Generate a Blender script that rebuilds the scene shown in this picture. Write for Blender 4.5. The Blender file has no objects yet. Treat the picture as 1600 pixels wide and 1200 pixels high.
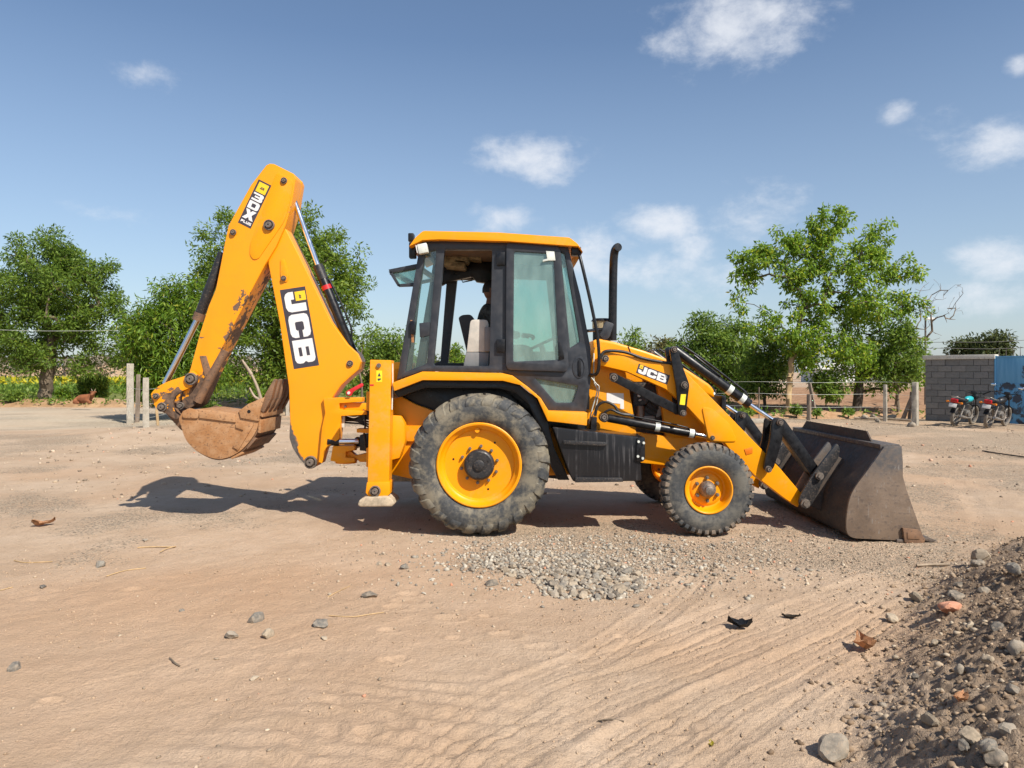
import bpy, bmesh, math, random
import numpy as np
from mathutils import Vector, Matrix

scene = bpy.context.scene
COL = scene.collection
R = math.radians

# ------------------------------------------------------------------ camera, sky, sun, exposure
F, CX, CYH, EYE = 1150.0, 800.0, 580.0, 1.635      # focal length in photo pixels, horizon row, eye height
cam_d = bpy.data.cameras.new('camera')
cam = bpy.data.objects.new('camera', cam_d); COL.objects.link(cam)
cam.location = (0, 0, EYE); cam.rotation_euler = (R(90), 0, 0)
cam_d.sensor_width = 36.0; cam_d.lens = 36.0 * F / 1600.0
cam_d.shift_y = -20.0 / 1600.0
cam_d.clip_start = 0.1; cam_d.clip_end = 3000
scene.camera = cam

SUN_H = Vector((0.66, -0.75))                       # horizontal direction towards the sun
SUN_EL = R(45.0)
sun_dir = Vector((SUN_H.x * math.cos(SUN_EL), SUN_H.y * math.cos(SUN_EL), math.sin(SUN_EL))).normalized()
sd = bpy.data.lights.new('sun', 'SUN'); so = bpy.data.objects.new('sun', sd); COL.objects.link(so)
sd.energy = 5.0; sd.angle = R(0.53); sd.color = (1.0, 0.94, 0.84)
so.rotation_euler = sun_dir.to_track_quat('Z', 'Y').to_euler(); so.location = (20, -20, 30)

world = bpy.data.worlds.new('World'); scene.world = world; world.use_nodes = True
wn, wl = world.node_tree.nodes, world.node_tree.links
wn.clear()
def wnode(t, **kw):
    n = wn.new(t)
    for k, v in kw.items(): setattr(n, k, v)
    return n
def wmath(op, a, b=None, c=None):
    n = wn.new('ShaderNodeMath'); n.operation = op
    for i, v in enumerate((a, b, c)):
        if v is None: continue
        if isinstance(v, (int, float)): n.inputs[i].default_value = v
        else: wl.new(v, n.inputs[i])
    return n.outputs[0]
sky = wnode('ShaderNodeTexSky', sky_type='NISHITA', sun_disc=False)
sky.sun_elevation = SUN_EL; sky.sun_rotation = math.atan2(SUN_H.x, SUN_H.y)
sky.altitude = 200; sky.air_density = 1.0; sky.dust_density = 1.0; sky.ozone_density = 2.4
tc = wnode('ShaderNodeTexCoord')
sep = wnode('ShaderNodeSeparateXYZ'); wl.new(tc.outputs['Generated'], sep.inputs[0])
az = wmath('ARCTAN2', sep.outputs[0], sep.outputs[1])
el = wmath('ARCSINE', sep.outputs[2])
comb = wnode('ShaderNodeCombineXYZ'); wl.new(az, comb.inputs[0]); wl.new(wmath('MULTIPLY', el, 1.5), comb.inputs[1])
ns = wnode('ShaderNodeTexNoise'); ns.inputs['Scale'].default_value = 15; ns.inputs['Detail'].default_value = 8; ns.inputs['Roughness'].default_value = 0.64
ns.inputs['Distortion'].default_value = 0.15
wl.new(comb.outputs[0], ns.inputs['Vector'])
ns2 = wnode('ShaderNodeTexNoise'); ns2.inputs['Scale'].default_value = 4.0; ns2.inputs['Detail'].default_value = 5
wl.new(comb.outputs[0], ns2.inputs['Vector'])
ns3 = wnode('ShaderNodeTexNoise'); ns3.inputs['Scale'].default_value = 2.2; ns3.inputs['Detail'].default_value = 3
wl.new(comb.outputs[0], ns3.inputs['Vector'])
# the small cumulus of the afternoon: (px, py, half width, half height, weight); the same kind of cloud goes on all round by noise
CLOUDS = [(1150,35,125,62,1.0),(1060,62,60,45,.75),(1215,55,60,34,.8),(838,250,92,34,1.0),(790,252,46,28,.8),(905,232,26,22,.6),
          (225,113,50,22,.72),(175,335,60,18,.6),(1035,352,66,32,1.05),(1083,386,50,24,.85),(925,395,110,40,.8),(1398,172,32,17,.62),
          (1556,220,70,40,.85),(1500,190,60,30,.4),(1592,104,22,16,.8),(1176,332,80,44,.8),(783,346,60,28,.85),(1125,440,80,36,.68),(1565,412,90,34,1.0),
          (1530,462,90,30,.85),(1300,30,14,18,.3),(990,420,110,36,.85),(700,410,40,16,.3),(1170,305,30,16,.45),(60,380,60,14,.3)]
acc = None
azel = wnode('ShaderNodeCombineXYZ'); wl.new(az, azel.inputs[0]); wl.new(el, azel.inputs[1])
for (px, py, rx, ry, w) in CLOUDS:
    a0 = math.atan((px - CX) / F); e0 = math.atan((CYH - py) / F * math.cos(a0))
    sx_, sy_ = rx / F * math.cos(a0) ** 1.5, ry / F * math.cos(a0)
    ma = wnode('ShaderNodeVectorMath', operation='MULTIPLY_ADD'); wl.new(azel.outputs[0], ma.inputs[0])
    ma.inputs[1].default_value = (1 / sx_, 1 / sy_, 0); ma.inputs[2].default_value = (-a0 / sx_, -e0 / sy_, 0)
    ln = wnode('ShaderNodeVectorMath', operation='LENGTH'); wl.new(ma.outputs[0], ln.inputs[0])
    mr = wnode('ShaderNodeMapRange', interpolation_type='SMOOTHSTEP'); wl.new(ln.outputs['Value'], mr.inputs[0])
    mr.inputs[1].default_value = 0.0; mr.inputs[2].default_value = 1.75; mr.inputs[3].default_value = w; mr.inputs[4].default_value = 0.0
    acc = mr.outputs[0] if acc is None else wmath('MAXIMUM', acc, mr.outputs[0])
behind = wmath('MULTIPLY', wmath('SUBTRACT', ns3.outputs[0], 0.53), 3.5)          # the rest of the sky: the same scattered cloud
side = wnode('ShaderNodeMapRange'); side.inputs[1].default_value = 0.66; side.inputs[2].default_value = 0.95
wl.new(wmath('ABSOLUTE', az), side.inputs[0])
acc = wmath('MAXIMUM', acc, wmath('MULTIPLY', wmath('MAXIMUM', behind, 0.0), side.outputs[0]))
veil = wnode('ShaderNodeMapRange'); veil.inputs[1].default_value = 0.42; veil.inputs[2].default_value = 0.0
veil.inputs[3].default_value = 0.0; veil.inputs[4].default_value = 0.42; wl.new(el, veil.inputs[0])
lump = wmath('ADD', wmath('MULTIPLY', ns.outputs[0], 1.0), wmath('MULTIPLY', ns2.outputs[0], 0.35))
dens = wmath('SUBTRACT', wmath('ADD', acc, wmath('MULTIPLY', wmath('SUBTRACT', lump, 0.675), 2.0)), 0.42)
cr = wnode('ShaderNodeMapRange'); cr.interpolation_type = 'SMOOTHSTEP'
cr.inputs[1].default_value = -0.20; cr.inputs[2].default_value = 0.90; cr.inputs[3].default_value = 0.0; cr.inputs[4].default_value = 0.80
wl.new(dens, cr.inputs[0])
cover = wmath('MULTIPLY', wmath('MAXIMUM', cr.outputs[0], 0.0), wmath('MINIMUM', wmath('MULTIPLY', acc, 5.0), 1.0))
mixv = wnode('ShaderNodeMix', data_type='RGBA'); wl.new(veil.outputs[0], mixv.inputs[0])
wl.new(sky.outputs[0], mixv.inputs[6]); mixv.inputs[7].default_value = (4.0, 4.85, 5.9, 1)
mixc = wnode('ShaderNodeMix', data_type='RGBA'); wl.new(cover, mixc.inputs[0])
wl.new(mixv.outputs[2], mixc.inputs[6]); mixc.inputs[7].default_value = (6.7, 6.9, 7.3, 1)
bg = wnode('ShaderNodeBackground'); bg.inputs[1].default_value = 0.104
wl.new(mixc.outputs[2], bg.inputs[0])
wo = wnode('ShaderNodeOutputWorld'); wl.new(bg.outputs[0], wo.inputs[0])

vs = scene.view_settings
vs.view_transform = 'Standard'; vs.look = 'None'; vs.exposure = 0.36; vs.gamma = 1.0; vs.use_curve_mapping = False
scene.render.engine = 'CYCLES'
world.cycles.sampling_method = 'MANUAL'; world.cycles.sample_map_resolution = 512
scene.cycles.max_bounces = 6; scene.cycles.diffuse_bounces = 3; scene.cycles.transparent_max_bounces = 24

# ------------------------------------------------------------------ helpers
def P(px, py, Y):
    "the point at distance Y that the photograph shows at this pixel"
    return Vector(((px - CX) * Y / F, Y, EYE - (py - CYH) * Y / F))
def G(px, py):
    "the point of level ground seen at this pixel"
    Y = EYE * F / (py - CYH)
    return Vector(((px - CX) * Y / F, Y, 0.0))

def link(o, parent=None):
    COL.objects.link(o)
    if parent is not None:
        o.parent = parent
        o.matrix_parent_inverse = world_of(parent).inverted()
    return o
def world_of(o):
    m = o.matrix_basis.copy()
    if o.parent is not None:
        m = world_of(o.parent) @ o.matrix_parent_inverse @ m
    return m
def tag(o, label, cat, group=None):
    o['label'] = label; o['category'] = cat
    if group: o['group'] = group
    return o
def struct(o): o['kind'] = 'structure'; return o
def thing(name, loc, label, cat, group=None):
    o = bpy.data.objects.new(name, None); o.empty_display_size = 0.2
    o.location = loc; COL.objects.link(o)
    return tag(o, label, cat, group)

def smooth_by_angle(me, ang=35):
    me.polygons.foreach_set('use_smooth', np.ones(len(me.polygons), dtype=bool))
    bm = bmesh.new(); bm.from_mesh(me)
    for e in bm.edges:
        if len(e.link_faces) == 2:
            e.smooth = e.calc_face_angle(0) < R(ang)
    bm.to_mesh(me); bm.free()

def obj(name, bm_or_me, mat, parent=None, smooth=None):
    if isinstance(bm_or_me, bmesh.types.BMesh):
        me = bpy.data.meshes.new(name); bm_or_me.to_mesh(me); bm_or_me.free()
    else: me = bm_or_me
    if mat is not None and len(me.materials) == 0: me.materials.append(mat)
    if smooth is not None: smooth_by_angle(me, smooth)
    o = bpy.data.objects.new(name, me)
    return link(o, parent)

def bev(bm, off, seg=2, ang=30):
    if off <= 0: return
    es = [e for e in bm.edges if len(e.link_faces) == 2 and e.calc_face_angle(0) > R(ang)]
    bmesh.ops.bevel(bm, geom=es, offset=off, segments=seg, profile=0.6, affect='EDGES', clamp_overlap=True)

def prism_bm(bm, pts, Y0, Y1):
    "pts: (x, z) pairs; a slab between the planes Y0 and Y1"
    a = [bm.verts.new((x, Y0, z)) for x, z in pts]
    b = [bm.verts.new((x, Y1, z)) for x, z in pts]
    n = len(pts)
    fs = [bm.faces.new(a), bm.faces.new(b[::-1])]
    for i in range(n):
        j = (i + 1) % n
        fs.append(bm.faces.new((a[j], a[i], b[i], b[j])))
    bmesh.ops.recalc_face_normals(bm, faces=fs)
def xz(pts, Y): return [(P(a, b, Y).x, P(a, b, Y).z) for a, b in pts]
def rnd(pts, r=6, seg=3, only=None):
    "round the corners of a pixel polygon"
    out = []; n = len(pts)
    for i, p in enumerate(pts):
        if only is not None and i not in only: out.append(p); continue
        p = Vector(p); a = Vector(pts[i - 1]); b = Vector(pts[(i + 1) % n])
        da, db = a - p, b - p
        q = min(r, da.length * .45, db.length * .45)
        s, e = p + da.normalized() * q, p + db.normalized() * q
        for k in range(seg + 1):
            t = k / seg
            out.append(tuple((1 - t) ** 2 * s + 2 * t * (1 - t) * p + t * t * e))
    return out
def slab(name, pts, Y0, Y1, mat, parent=None, bevel=0.006, seg=2, ref=None, smooth=30):
    "polygon traced in photo pixels at the plane ref (default Y0), a solid from Y0 to Y1"
    bm = bmesh.new(); prism_bm(bm, xz(pts, ref or Y0), Y0, Y1); bev(bm, bevel, seg)
    return obj(name, bm, mat, parent, smooth)
def slabs(name, polys, mat, parent=None, bevel=0.004, smooth=30):
    "one part of several slabs: (pts, Y0, Y1[, ref])"
    bm = bmesh.new()
    for p in polys:
        b2 = bmesh.new(); prism_bm(b2, xz(p[0], p[3] if len(p) > 3 else p[1]), p[1], p[2]); bev(b2, bevel, 2)
        me = bpy.data.meshes.new('t'); b2.to_mesh(me); b2.free(); bm.from_mesh(me); bpy.data.meshes.remove(me)
    return obj(name, bm, mat, parent, smooth)
def sheet(name, outer, holes, Y0, Y1, mat, parent=None, ref=None, bevel=0.003):
    "a plate with openings: 2-D filled curve, turned upright"
    Yr = ref or Y0
    cu = bpy.data.curves.new('t', 'CURVE'); cu.dimensions = '2D'; cu.fill_mode = 'BOTH'
    cu.extrude = abs(Y1 - Y0) / 2; cu.bevel_depth = bevel; cu.bevel_resolution = 1
    for pts in [outer] + holes:
        q = xz(pts, Yr); s = cu.splines.new('POLY'); s.points.add(len(q) - 1); s.use_cyclic_u = True
        for pt, (x, z) in zip(s.points, q): pt.co = (x, z, 0, 1)
    t = bpy.data.objects.new('t', cu); COL.objects.link(t)
    dg = bpy.context.evaluated_depsgraph_get()
    me = bpy.data.meshes.new_from_object(t.evaluated_get(dg))
    bpy.data.objects.remove(t); bpy.data.curves.remove(cu)
    ym = (Y0 + Y1) / 2
    for v in me.vertices: v.co = (v.co.x, ym - v.co.z, v.co.y)
    me.materials.clear()
    bm = bmesh.new(); bm.from_mesh(me); bmesh.ops.remove_doubles(bm, verts=bm.verts, dist=1e-5)
    bmesh.ops.recalc_face_normals(bm, faces=bm.faces); bm.to_mesh(me); bm.free()
    me.name = name
    return obj(name, me, mat, parent, 30)

def frame_of(d):
    d = d.normalized()
    a = Vector((0, 0, 1)) if abs(d.z) < .9 else Vector((1, 0, 0))
    u = d.cross(a).normalized()
    return u, d.cross(u).normalized()
def cyl_bm(bm, p0, p1, r0, r1=None, n=16, caps=True):
    p0, p1 = Vector(p0), Vector(p1); r1 = r0 if r1 is None else r1
    u, v = frame_of(p1 - p0)
    A = [bm.verts.new(p0 + (u * math.cos(t) + v * math.sin(t)) * r0) for t in [2 * math.pi * k / n for k in range(n)]]
    B = [bm.verts.new(p1 + (u * math.cos(t) + v * math.sin(t)) * r1) for t in [2 * math.pi * k / n for k in range(n)]]
    fs = [bm.faces.new((A[i], A[(i + 1) % n], B[(i + 1) % n], B[i])) for i in range(n)]
    if caps: fs += [bm.faces.new(A[::-1]), bm.faces.new(B)]
    bmesh.ops.recalc_face_normals(bm, faces=fs)
def cyl(name, p0, p1, r, mat, parent=None, r1=None, n=20, bevel=0.0):
    bm = bmesh.new(); cyl_bm(bm, p0, p1, r, r1, n)
    if bevel: bev(bm, bevel, 2, 50)
    return obj(name, bm, mat, parent, 40)
def tube_bm(bm, path, r, n=8, caps=True):
    path = [Vector(p) for p in path]; rings = []
    rr = r if isinstance(r, (list, tuple)) else [r] * len(path)
    up = None
    for i, p in enumerate(path):
        d = (path[min(i + 1, len(path) - 1)] - path[max(i - 1, 0)]).normalized()
        if up is None: u, v = frame_of(d)
        else:
            u = (up - d * up.dot(d)).normalized(); v = d.cross(u)
        up = u
        rings.append([bm.verts.new(p + (u * math.cos(t) + v * math.sin(t)) * rr[i]) for t in [2 * math.pi * k / n for k in range(n)]])
    fs = []
    for A, B in zip(rings, rings[1:]):
        fs += [bm.faces.new((A[i], A[(i + 1) % n], B[(i + 1) % n], B[i])) for i in range(n)]
    if caps: fs += [bm.faces.new(rings[0][::-1]), bm.faces.new(rings[-1])]
    bmesh.ops.recalc_face_normals(bm, faces=fs)
def curve_pts(pts, k=6):
    "Catmull-Rom through 3-D points"
    pts = [Vector(p) for p in pts]; out = []
    for i in range(len(pts) - 1):
        p0, p1, p2, p3 = pts[max(i - 1, 0)], pts[i], pts[i + 1], pts[min(i + 2, len(pts) - 1)]
        for j in range(k):
            t = j / k
            out.append(.5 * ((2 * p1) + (p2 - p0) * t + (2 * p0 - 5 * p1 + 4 * p2 - p3) * t * t + (3 * p1 - p0 - 3 * p2 + p3) * t ** 3))
    return out + [pts[-1]]
def tube(name, pts, r, mat, parent=None, n=8, k=6):
    bm = bmesh.new(); tube_bm(bm, curve_pts(pts, k) if k > 1 else pts, r, n)
    return obj(name, bm, mat, parent, 60)
def box_bm(bm, c, s, rot=None, bevel=0.0):
    b2 = bmesh.new(); bmesh.ops.create_cube(b2, size=1.0)
    for v in b2.verts: v.co = Vector((v.co.x * s[0], v.co.y * s[1], v.co.z * s[2]))
    bev(b2, bevel, 2)
    m = Matrix.Translation(Vector(c)) @ (rot.to_4x4() if rot else Matrix())
    b2.transform(m)
    me = bpy.data.meshes.new('t'); b2.to_mesh(me); b2.free(); bm.from_mesh(me); bpy.data.meshes.remove(me)
def box(name, c, s, mat, parent=None, rot=None, bevel=0.005):
    bm = bmesh.new(); box_bm(bm, c, s, rot, bevel)
    return obj(name, bm, mat, parent, 30)
def lathe_bm(bm, prof, n=48, axis='Y'):
    "prof: (radius, offset along the axis); closed profile loop of revolution about Y through the origin"
    rings = []
    for r, y in prof:
        rings.append([bm.verts.new((r * math.cos(t), y, r * math.sin(t))) for t in [2 * math.pi * k / n for k in range(n)]])
    fs = []
    for A, B in zip(rings, rings[1:]):
        for i in range(n):
            j = (i + 1) % n
            fs.append(bm.faces.new((A[i], A[j], B[j], B[i])))
    return rings, fs
def pin(name, px, py, Yf, r, mat, parent, depth=0.04, n=18, collar=True):
    "a round pin head standing proud of the plane Yf, towards -Y"
    c = P(px, py, Yf); bm = bmesh.new()
    if collar:
        b2 = bmesh.new()
        lathe_bm(b2, [(r, .004), (r, -depth * .5), (r * .94, -depth * .6), (r * .80, -depth * .6), (r * .76, -depth * .15), (r * .60, -depth * .15), (r * .57, -depth * .85), (r * .50, -depth), (r * .16, -depth), (r * .14, -depth * .7), (.0005, -depth * .7)], n)
        bmesh.ops.recalc_face_normals(b2, faces=b2.faces); bmesh.ops.translate(b2, verts=b2.verts, vec=c)
        me_ = bpy.data.meshes.new('t'); b2.to_mesh(me_); b2.free(); bm.from_mesh(me_); bpy.data.meshes.remove(me_)
    else: cyl_bm(bm, c + Vector((0, .004, 0)), c + Vector((0, -depth, 0)), r, r * .9, n=n)
    return obj(name, bm, mat, parent, 40)
def copy_to(o, parent, off):
    "a copy of a part with its sub-parts, moved by off; mesh data shared"
    c = o.copy(); COL.objects.link(c); c.parent = parent
    c.matrix_parent_inverse = world_of(parent).inverted()
    c.location = Vector(c.location) + Vector(off)
    for ch in list(o.children):
        d = ch.copy(); COL.objects.link(d); d.parent = c; d.matrix_parent_inverse = ch.matrix_parent_inverse.copy()
    return c

# ------------------------------------------------------------------ materials
def new_mat(name):
    m = bpy.data.materials.new(name); m.use_nodes = True
    nt = m.node_tree; b = nt.nodes['Principled BSDF']
    return m, nt, b
class NT:
    def __init__(s, nt): s.nt = nt; s.n = nt.nodes; s.l = nt.links
    def co(s, kind='Object'):
        t = s.n.new('ShaderNodeTexCoord'); return t.outputs[kind]
    def pos(s):
        return s.n.new('ShaderNodeNewGeometry').outputs['Position']
    def noise(s, vec, scale, detail=4, rough=.55, dist=0, out=0):
        t = s.n.new('ShaderNodeTexNoise'); s.l.new(vec, t.inputs['Vector'])
        t.inputs['Scale'].default_value = scale; t.inputs['Detail'].default_value = detail
        t.inputs['Roughness'].default_value = rough; t.inputs['Distortion'].default_value = dist
        return t.outputs[out]
    def mapr(s, v, a, b, c=0., d=1., smooth=True):
        t = s.n.new('ShaderNodeMapRange'); s.l.new(v, t.inputs[0])
        if smooth: t.interpolation_type = 'SMOOTHSTEP'
        for i, k in enumerate((a, b, c, d)): t.inputs[i + 1].default_value = k
        return t.outputs[0]
    def math(s, op, a, b=None):
        t = s.n.new('ShaderNodeMath'); t.operation = op
        for i, v in enumerate((a, b)):
            if v is None: continue
            if isinstance(v, (int, float)): t.inputs[i].default_value = v
            else: s.l.new(v, t.inputs[i])
        return t.outputs[0]
    def mix(s, f, a, b):
        t = s.n.new('ShaderNodeMix'); t.data_type = 'RGBA'
        if isinstance(f, (int, float)): t.inputs[0].default_value = f
        else: s.l.new(f, t.inputs[0])
        for i, v in ((6, a), (7, b)):
            if isinstance(v, tuple): t.inputs[i].default_value = (*v[:3], 1)
            else: s.l.new(v, t.inputs[i])
        return t.outputs[2]
    def bump(s, h, strength=.3, dist=.01, nrm=None):
        t = s.n.new('ShaderNodeBump'); s.l.new(h, t.inputs['Height'])
        t.inputs['Strength'].default_value = strength; t.inputs['Distance'].default_value = dist
        if nrm is not None: s.l.new(nrm, t.inputs['Normal'])
        return t.outputs[0]
    def scale(s, vec, xyz):
        t = s.n.new('ShaderNodeMapping'); s.l.new(vec, t.inputs[0]); t.inputs['Scale'].default_value = xyz
        return t.outputs[0]

def basic(name, col, rough=.5, metal=0., var=.12, scale=14, spec=.5, dust=0., dustcol=(.42, .31, .22), bump=0.):
    "paint, metal or plastic with mottled wear and a film of dust"
    m, nt, b = new_mat(name); k = NT(nt); co = k.co()
    n1 = k.noise(co, scale, 5, .6); n2 = k.noise(co, scale * .23, 3)
    dark = tuple(c * (1 - var) for c in col); lite = tuple(min(1, c * (1 + var)) for c in col)
    c = k.mix(k.mapr(n1, .3, .7), dark, lite)
    if dust > 0:
        f = k.math('MULTIPLY', k.mapr(k.math('ADD', n1, k.math('MULTIPLY', n2, .9)), .75, 1.25), dust)
        c = k.mix(f, c, dustcol)
    nt.links.new(c, b.inputs['Base Color'])
    nt.links.new(k.mapr(n1, .25, .75, max(.05, rough - .1), min(1, rough + .12)), b.inputs['Roughness'])
    b.inputs['Metallic'].default_value = metal; b.inputs['Specular IOR Level'].default_value = spec
    if bump: nt.links.new(k.bump(n1, bump, .004), b.inputs['Normal'])
    return m

YEL = (.86, .318, .001)
M = {}
def yellow_paint():
    "machine paint: a thin film of dust, fine scratches and small chips"
    m, nt, b = new_mat('yellow_paint'); k = NT(nt); p = k.pos()
    n1 = k.noise(p, 3.2, 5, .6, .3); n2 = k.noise(p, 38, 4, .6); n3 = k.noise(k.scale(p, (55, 20, 3)), 1., 3, .6); n4 = k.noise(p, 90, 2, .5)
    col = k.mix(k.mapr(n1, .3, .75), YEL, (.80, .298, .003))
    col = k.mix(k.mapr(k.math('ADD', n1, k.math('MULTIPLY', n2, .35)), .66, .95, 0, .32), col, (.56, .36, .15))
    col = k.mix(k.math('MULTIPLY', k.mapr(n3, .66, .72), k.mapr(n1, .45, .6, 0, .35)), col, (.42, .21, .05))
    chip = k.math('MULTIPLY', k.mapr(n4, .735, .75), k.mapr(n1, .5, .6))
    col = k.mix(chip, col, (.07, .045, .03))
    nt.links.new(col, b.inputs['Base Color']); nt.links.new(k.mapr(k.math('ADD', n1, k.math('MULTIPLY', n2, .3)), .4, .9, .30, .55), b.inputs['Roughness'])
    nt.links.new(k.bump(n1, .03, .01), b.inputs['Normal']); b.inputs['Specular IOR Level'].default_value = .35
    return m
M['yellow'] = yellow_paint()
M['dark'] = basic('charcoal_cab_paint', (.026, .029, .036), .40, var=.12, dust=.10, dustcol=(.11, .10, .09))
M['black'] = basic('black_paint', (.0070, .0070, .0085), .34, var=.25, scale=20, spec=.4, dust=.08, dustcol=(.06, .052, .045), bump=.05)
M['rubber_hose'] = basic('hose_rubber', (.012, .012, .012), .5, dust=.25, dustcol=(.12, .1, .08))
M['steel'] = basic('worn_steel', (.22, .19, .17), .5, .7, var=.35, scale=40, dust=.4, dustcol=(.12, .075, .045))
M['pin'] = basic('greasy_pin_steel', (.21, .18, .155), .5, .5, var=.35, scale=60, dust=.4, dustcol=(.16, .11, .075))
M['chrome'] = basic('chrome_rod', (.72, .74, .78), .12, 1., var=.03)
M['galv'] = basic('pale_clamp_band', (.62, .64, .58), .5, .1)
M['white'] = basic('white_print', (.74, .72, .70), .5, var=.04)
M['plaque'] = basic('charcoal_print', (.048, .042, .055), .5, var=.06)
M['badge'] = basic('badge_yellow', (.90, .55, .02), .5, var=.04)
M['label_y'] = basic('warning_label_yellow', (.85, .66, .02), .5, var=.1)
M['red'] = basic('red_paint', (.55, .018, .025), .45, var=.12)
M['pale_panel'] = basic('pale_console_plastic', (.50, .48, .43), .55, var=.12, dust=.2)
M['grey_panel'] = basic('grey_console_plastic', (.20, .20, .20), .55, var=.08)
M['headliner'] = basic('brown_headliner', (.16, .10, .06), .8, var=.25)
M['seat'] = basic('seat_vinyl', (.02, .02, .021), .5)
M['hood_y'] = M['yellow']
M['amber'] = basic('amber_plastic', (.75, .22, .01), .3)
M['orange_refl'] = basic('orange_reflector', (.80, .19, .01), .35)
M['pad'] = basic('dusty_foot_pad', (.42, .34, .24), .8, var=.25, scale=25, bump=.1)
M['tan_canvas'] = basic('camouflage_bundle', (.30, .24, .14), .8, var=.5, scale=18)

def worn_yellow():
    "dipper paint: chipped to brown steel along the arm and bare near the bucket end (chips fixed to the metal)"
    m, nt, b = new_mat('chipped_yellow_paint'); k = NT(nt); p = k.pos()
    sx = nt.nodes.new('ShaderNodeSeparateXYZ'); nt.links.new(p, sx.inputs[0])
    big = k.noise(p, 4.5, 4, .62, .4); fine = k.noise(p, 16, 5, .65, .5)
    v = k.math('ADD', k.math('MULTIPLY', big, .62), k.math('MULTIPLY', fine, .38))
    # distance from the front (right-hand) edge of the arm: x grows towards it, arm leans
    a = P(415, 412, 8.12); c = P(305, 628, 8.12)
    d = (c - a); nx, nz = -d.z, d.x; L = math.hypot(nx, nz); nx, nz = nx / L, nz / L
    if nx < 0: nx, nz = -nx, -nz
    e = k.math('ADD', k.math('MULTIPLY', sx.outputs[0], nx), k.math('MULTIPLY', sx.outputs[2], nz))
    e = k.math('SUBTRACT', e, a.x * nx + a.z * nz)                       # 0 at the front edge, negative inside
    near = k.mapr(e, -.16, .0, 0, .155)
    low = k.mapr(sx.outputs[2], 1.75, 1.30, 0, .21)
    mid = k.mapr(sx.outputs[2], 3.05, 2.7, -.12, 0.)
    t = k.math('ADD', k.math('ADD', v, near), k.math('ADD', low, mid))
    f = k.mapr(t, .655, .675)
    steel = k.mix(k.mapr(fine, .35, .65), (.055, .036, .026), (.17, .10, .062))
    col = k.mix(f, k.mix(k.mapr(big, .3, .8), YEL, (.76, .29, .006)), steel)
    nt.links.new(col, b.inputs['Base Color'])
    nt.links.new(k.mapr(f, 0, 1, .38, .72), b.inputs['Roughness'])
    nt.links.new(k.bump(f, -.25, .004), b.inputs['Normal'])
    return m
M['worn'] = worn_yellow()
def boom_paint():
    m, nt, b = new_mat('boom_yellow_paint'); k = NT(nt); p = k.pos()
    sx = nt.nodes.new('ShaderNodeSeparateXYZ'); nt.links.new(p, sx.inputs[0])
    n = k.noise(p, 9, 5, .6, .3)
    # bare scuffed heel where the bucket has rubbed the foot of the boom
    a = P(452, 655, 8.15); c = P(480, 735, 8.15); d = c - a
    nx, nz = d.z, -d.x; L = math.hypot(nx, nz); nx, nz = nx / L, nz / L
    if nx > 0: nx, nz = -nx, -nz
    e = k.math('SUBTRACT', k.math('ADD', k.math('MULTIPLY', sx.outputs[0], nx), k.math('MULTIPLY', sx.outputs[2], nz)), a.x * nx + a.z * nz)
    lowmask = k.mapr(sx.outputs[2], 1.14, 1.02)
    f = k.math('MULTIPLY', k.mapr(k.math('ADD', e, k.math('MULTIPLY', k.math('SUBTRACT', n, .5), .12)), -.012, .012), lowmask)
    steel = k.mix(k.mapr(n, .3, .7), (.06, .055, .055), (.16, .14, .13))
    col = k.mix(f, k.mix(k.mapr(n, .3, .75), YEL, (.80, .31, .005)), steel)
    nt.links.new(col, b.inputs['Base Color']); nt.links.new(k.mapr(f, 0, 1, .36, .6), b.inputs['Roughness'])
    nt.links.new(k.bump(n, .03, .004), b.inputs['Normal'])
    return m
M['boom'] = boom_paint()
def rusty(name, c0, c1, c2, metal=.0, rough=.7, sc=9):
    m, nt, b = new_mat(name); k = NT(nt); p = k.co()
    n1 = k.noise(p, sc, 6, .65, .3); n2 = k.noise(p, sc * 5, 5, .6); n3 = k.noise(k.scale(p, (1, 1, 6)), sc * 1.5, 4)
    col = k.mix(k.mapr(n1, .35, .65), c0, c1)
    col = k.mix(k.mapr(k.math('ADD', n2, k.math('MULTIPLY', n3, .5)), .78, .98), col, c2)
    nt.links.new(col, b.inputs['Base Color']); nt.links.new(k.mapr(n2, .3, .7, rough - .15, rough + .1), b.inputs['Roughness'])
    b.inputs['Metallic'].default_value = metal
    nt.links.new(k.bump(n2, .25, .004), b.inputs['Normal'])
    return m
M['rust'] = rusty('rusty_bucket_steel', (.35, .165, .062), (.42, .235, .115), (.19, .10, .05))
M['rust_dark'] = rusty('dark_rusty_steel', (.15, .085, .05), (.22, .12, .065), (.07, .05, .038))
M['bucket'] = rusty('muddy_loader_bucket_steel', (.150, .108, .078), (.195, .140, .100), (.085, .062, .050), .15, .5, 5)
M['bucket_shaded'] = rusty('shaded_loader_bucket_steel', (.040, .033, .029), (.075, .052, .038), (.10, .066, .046), .0, .78, 5)  # bucket steel with the shade of its rear side put into the colour
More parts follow.
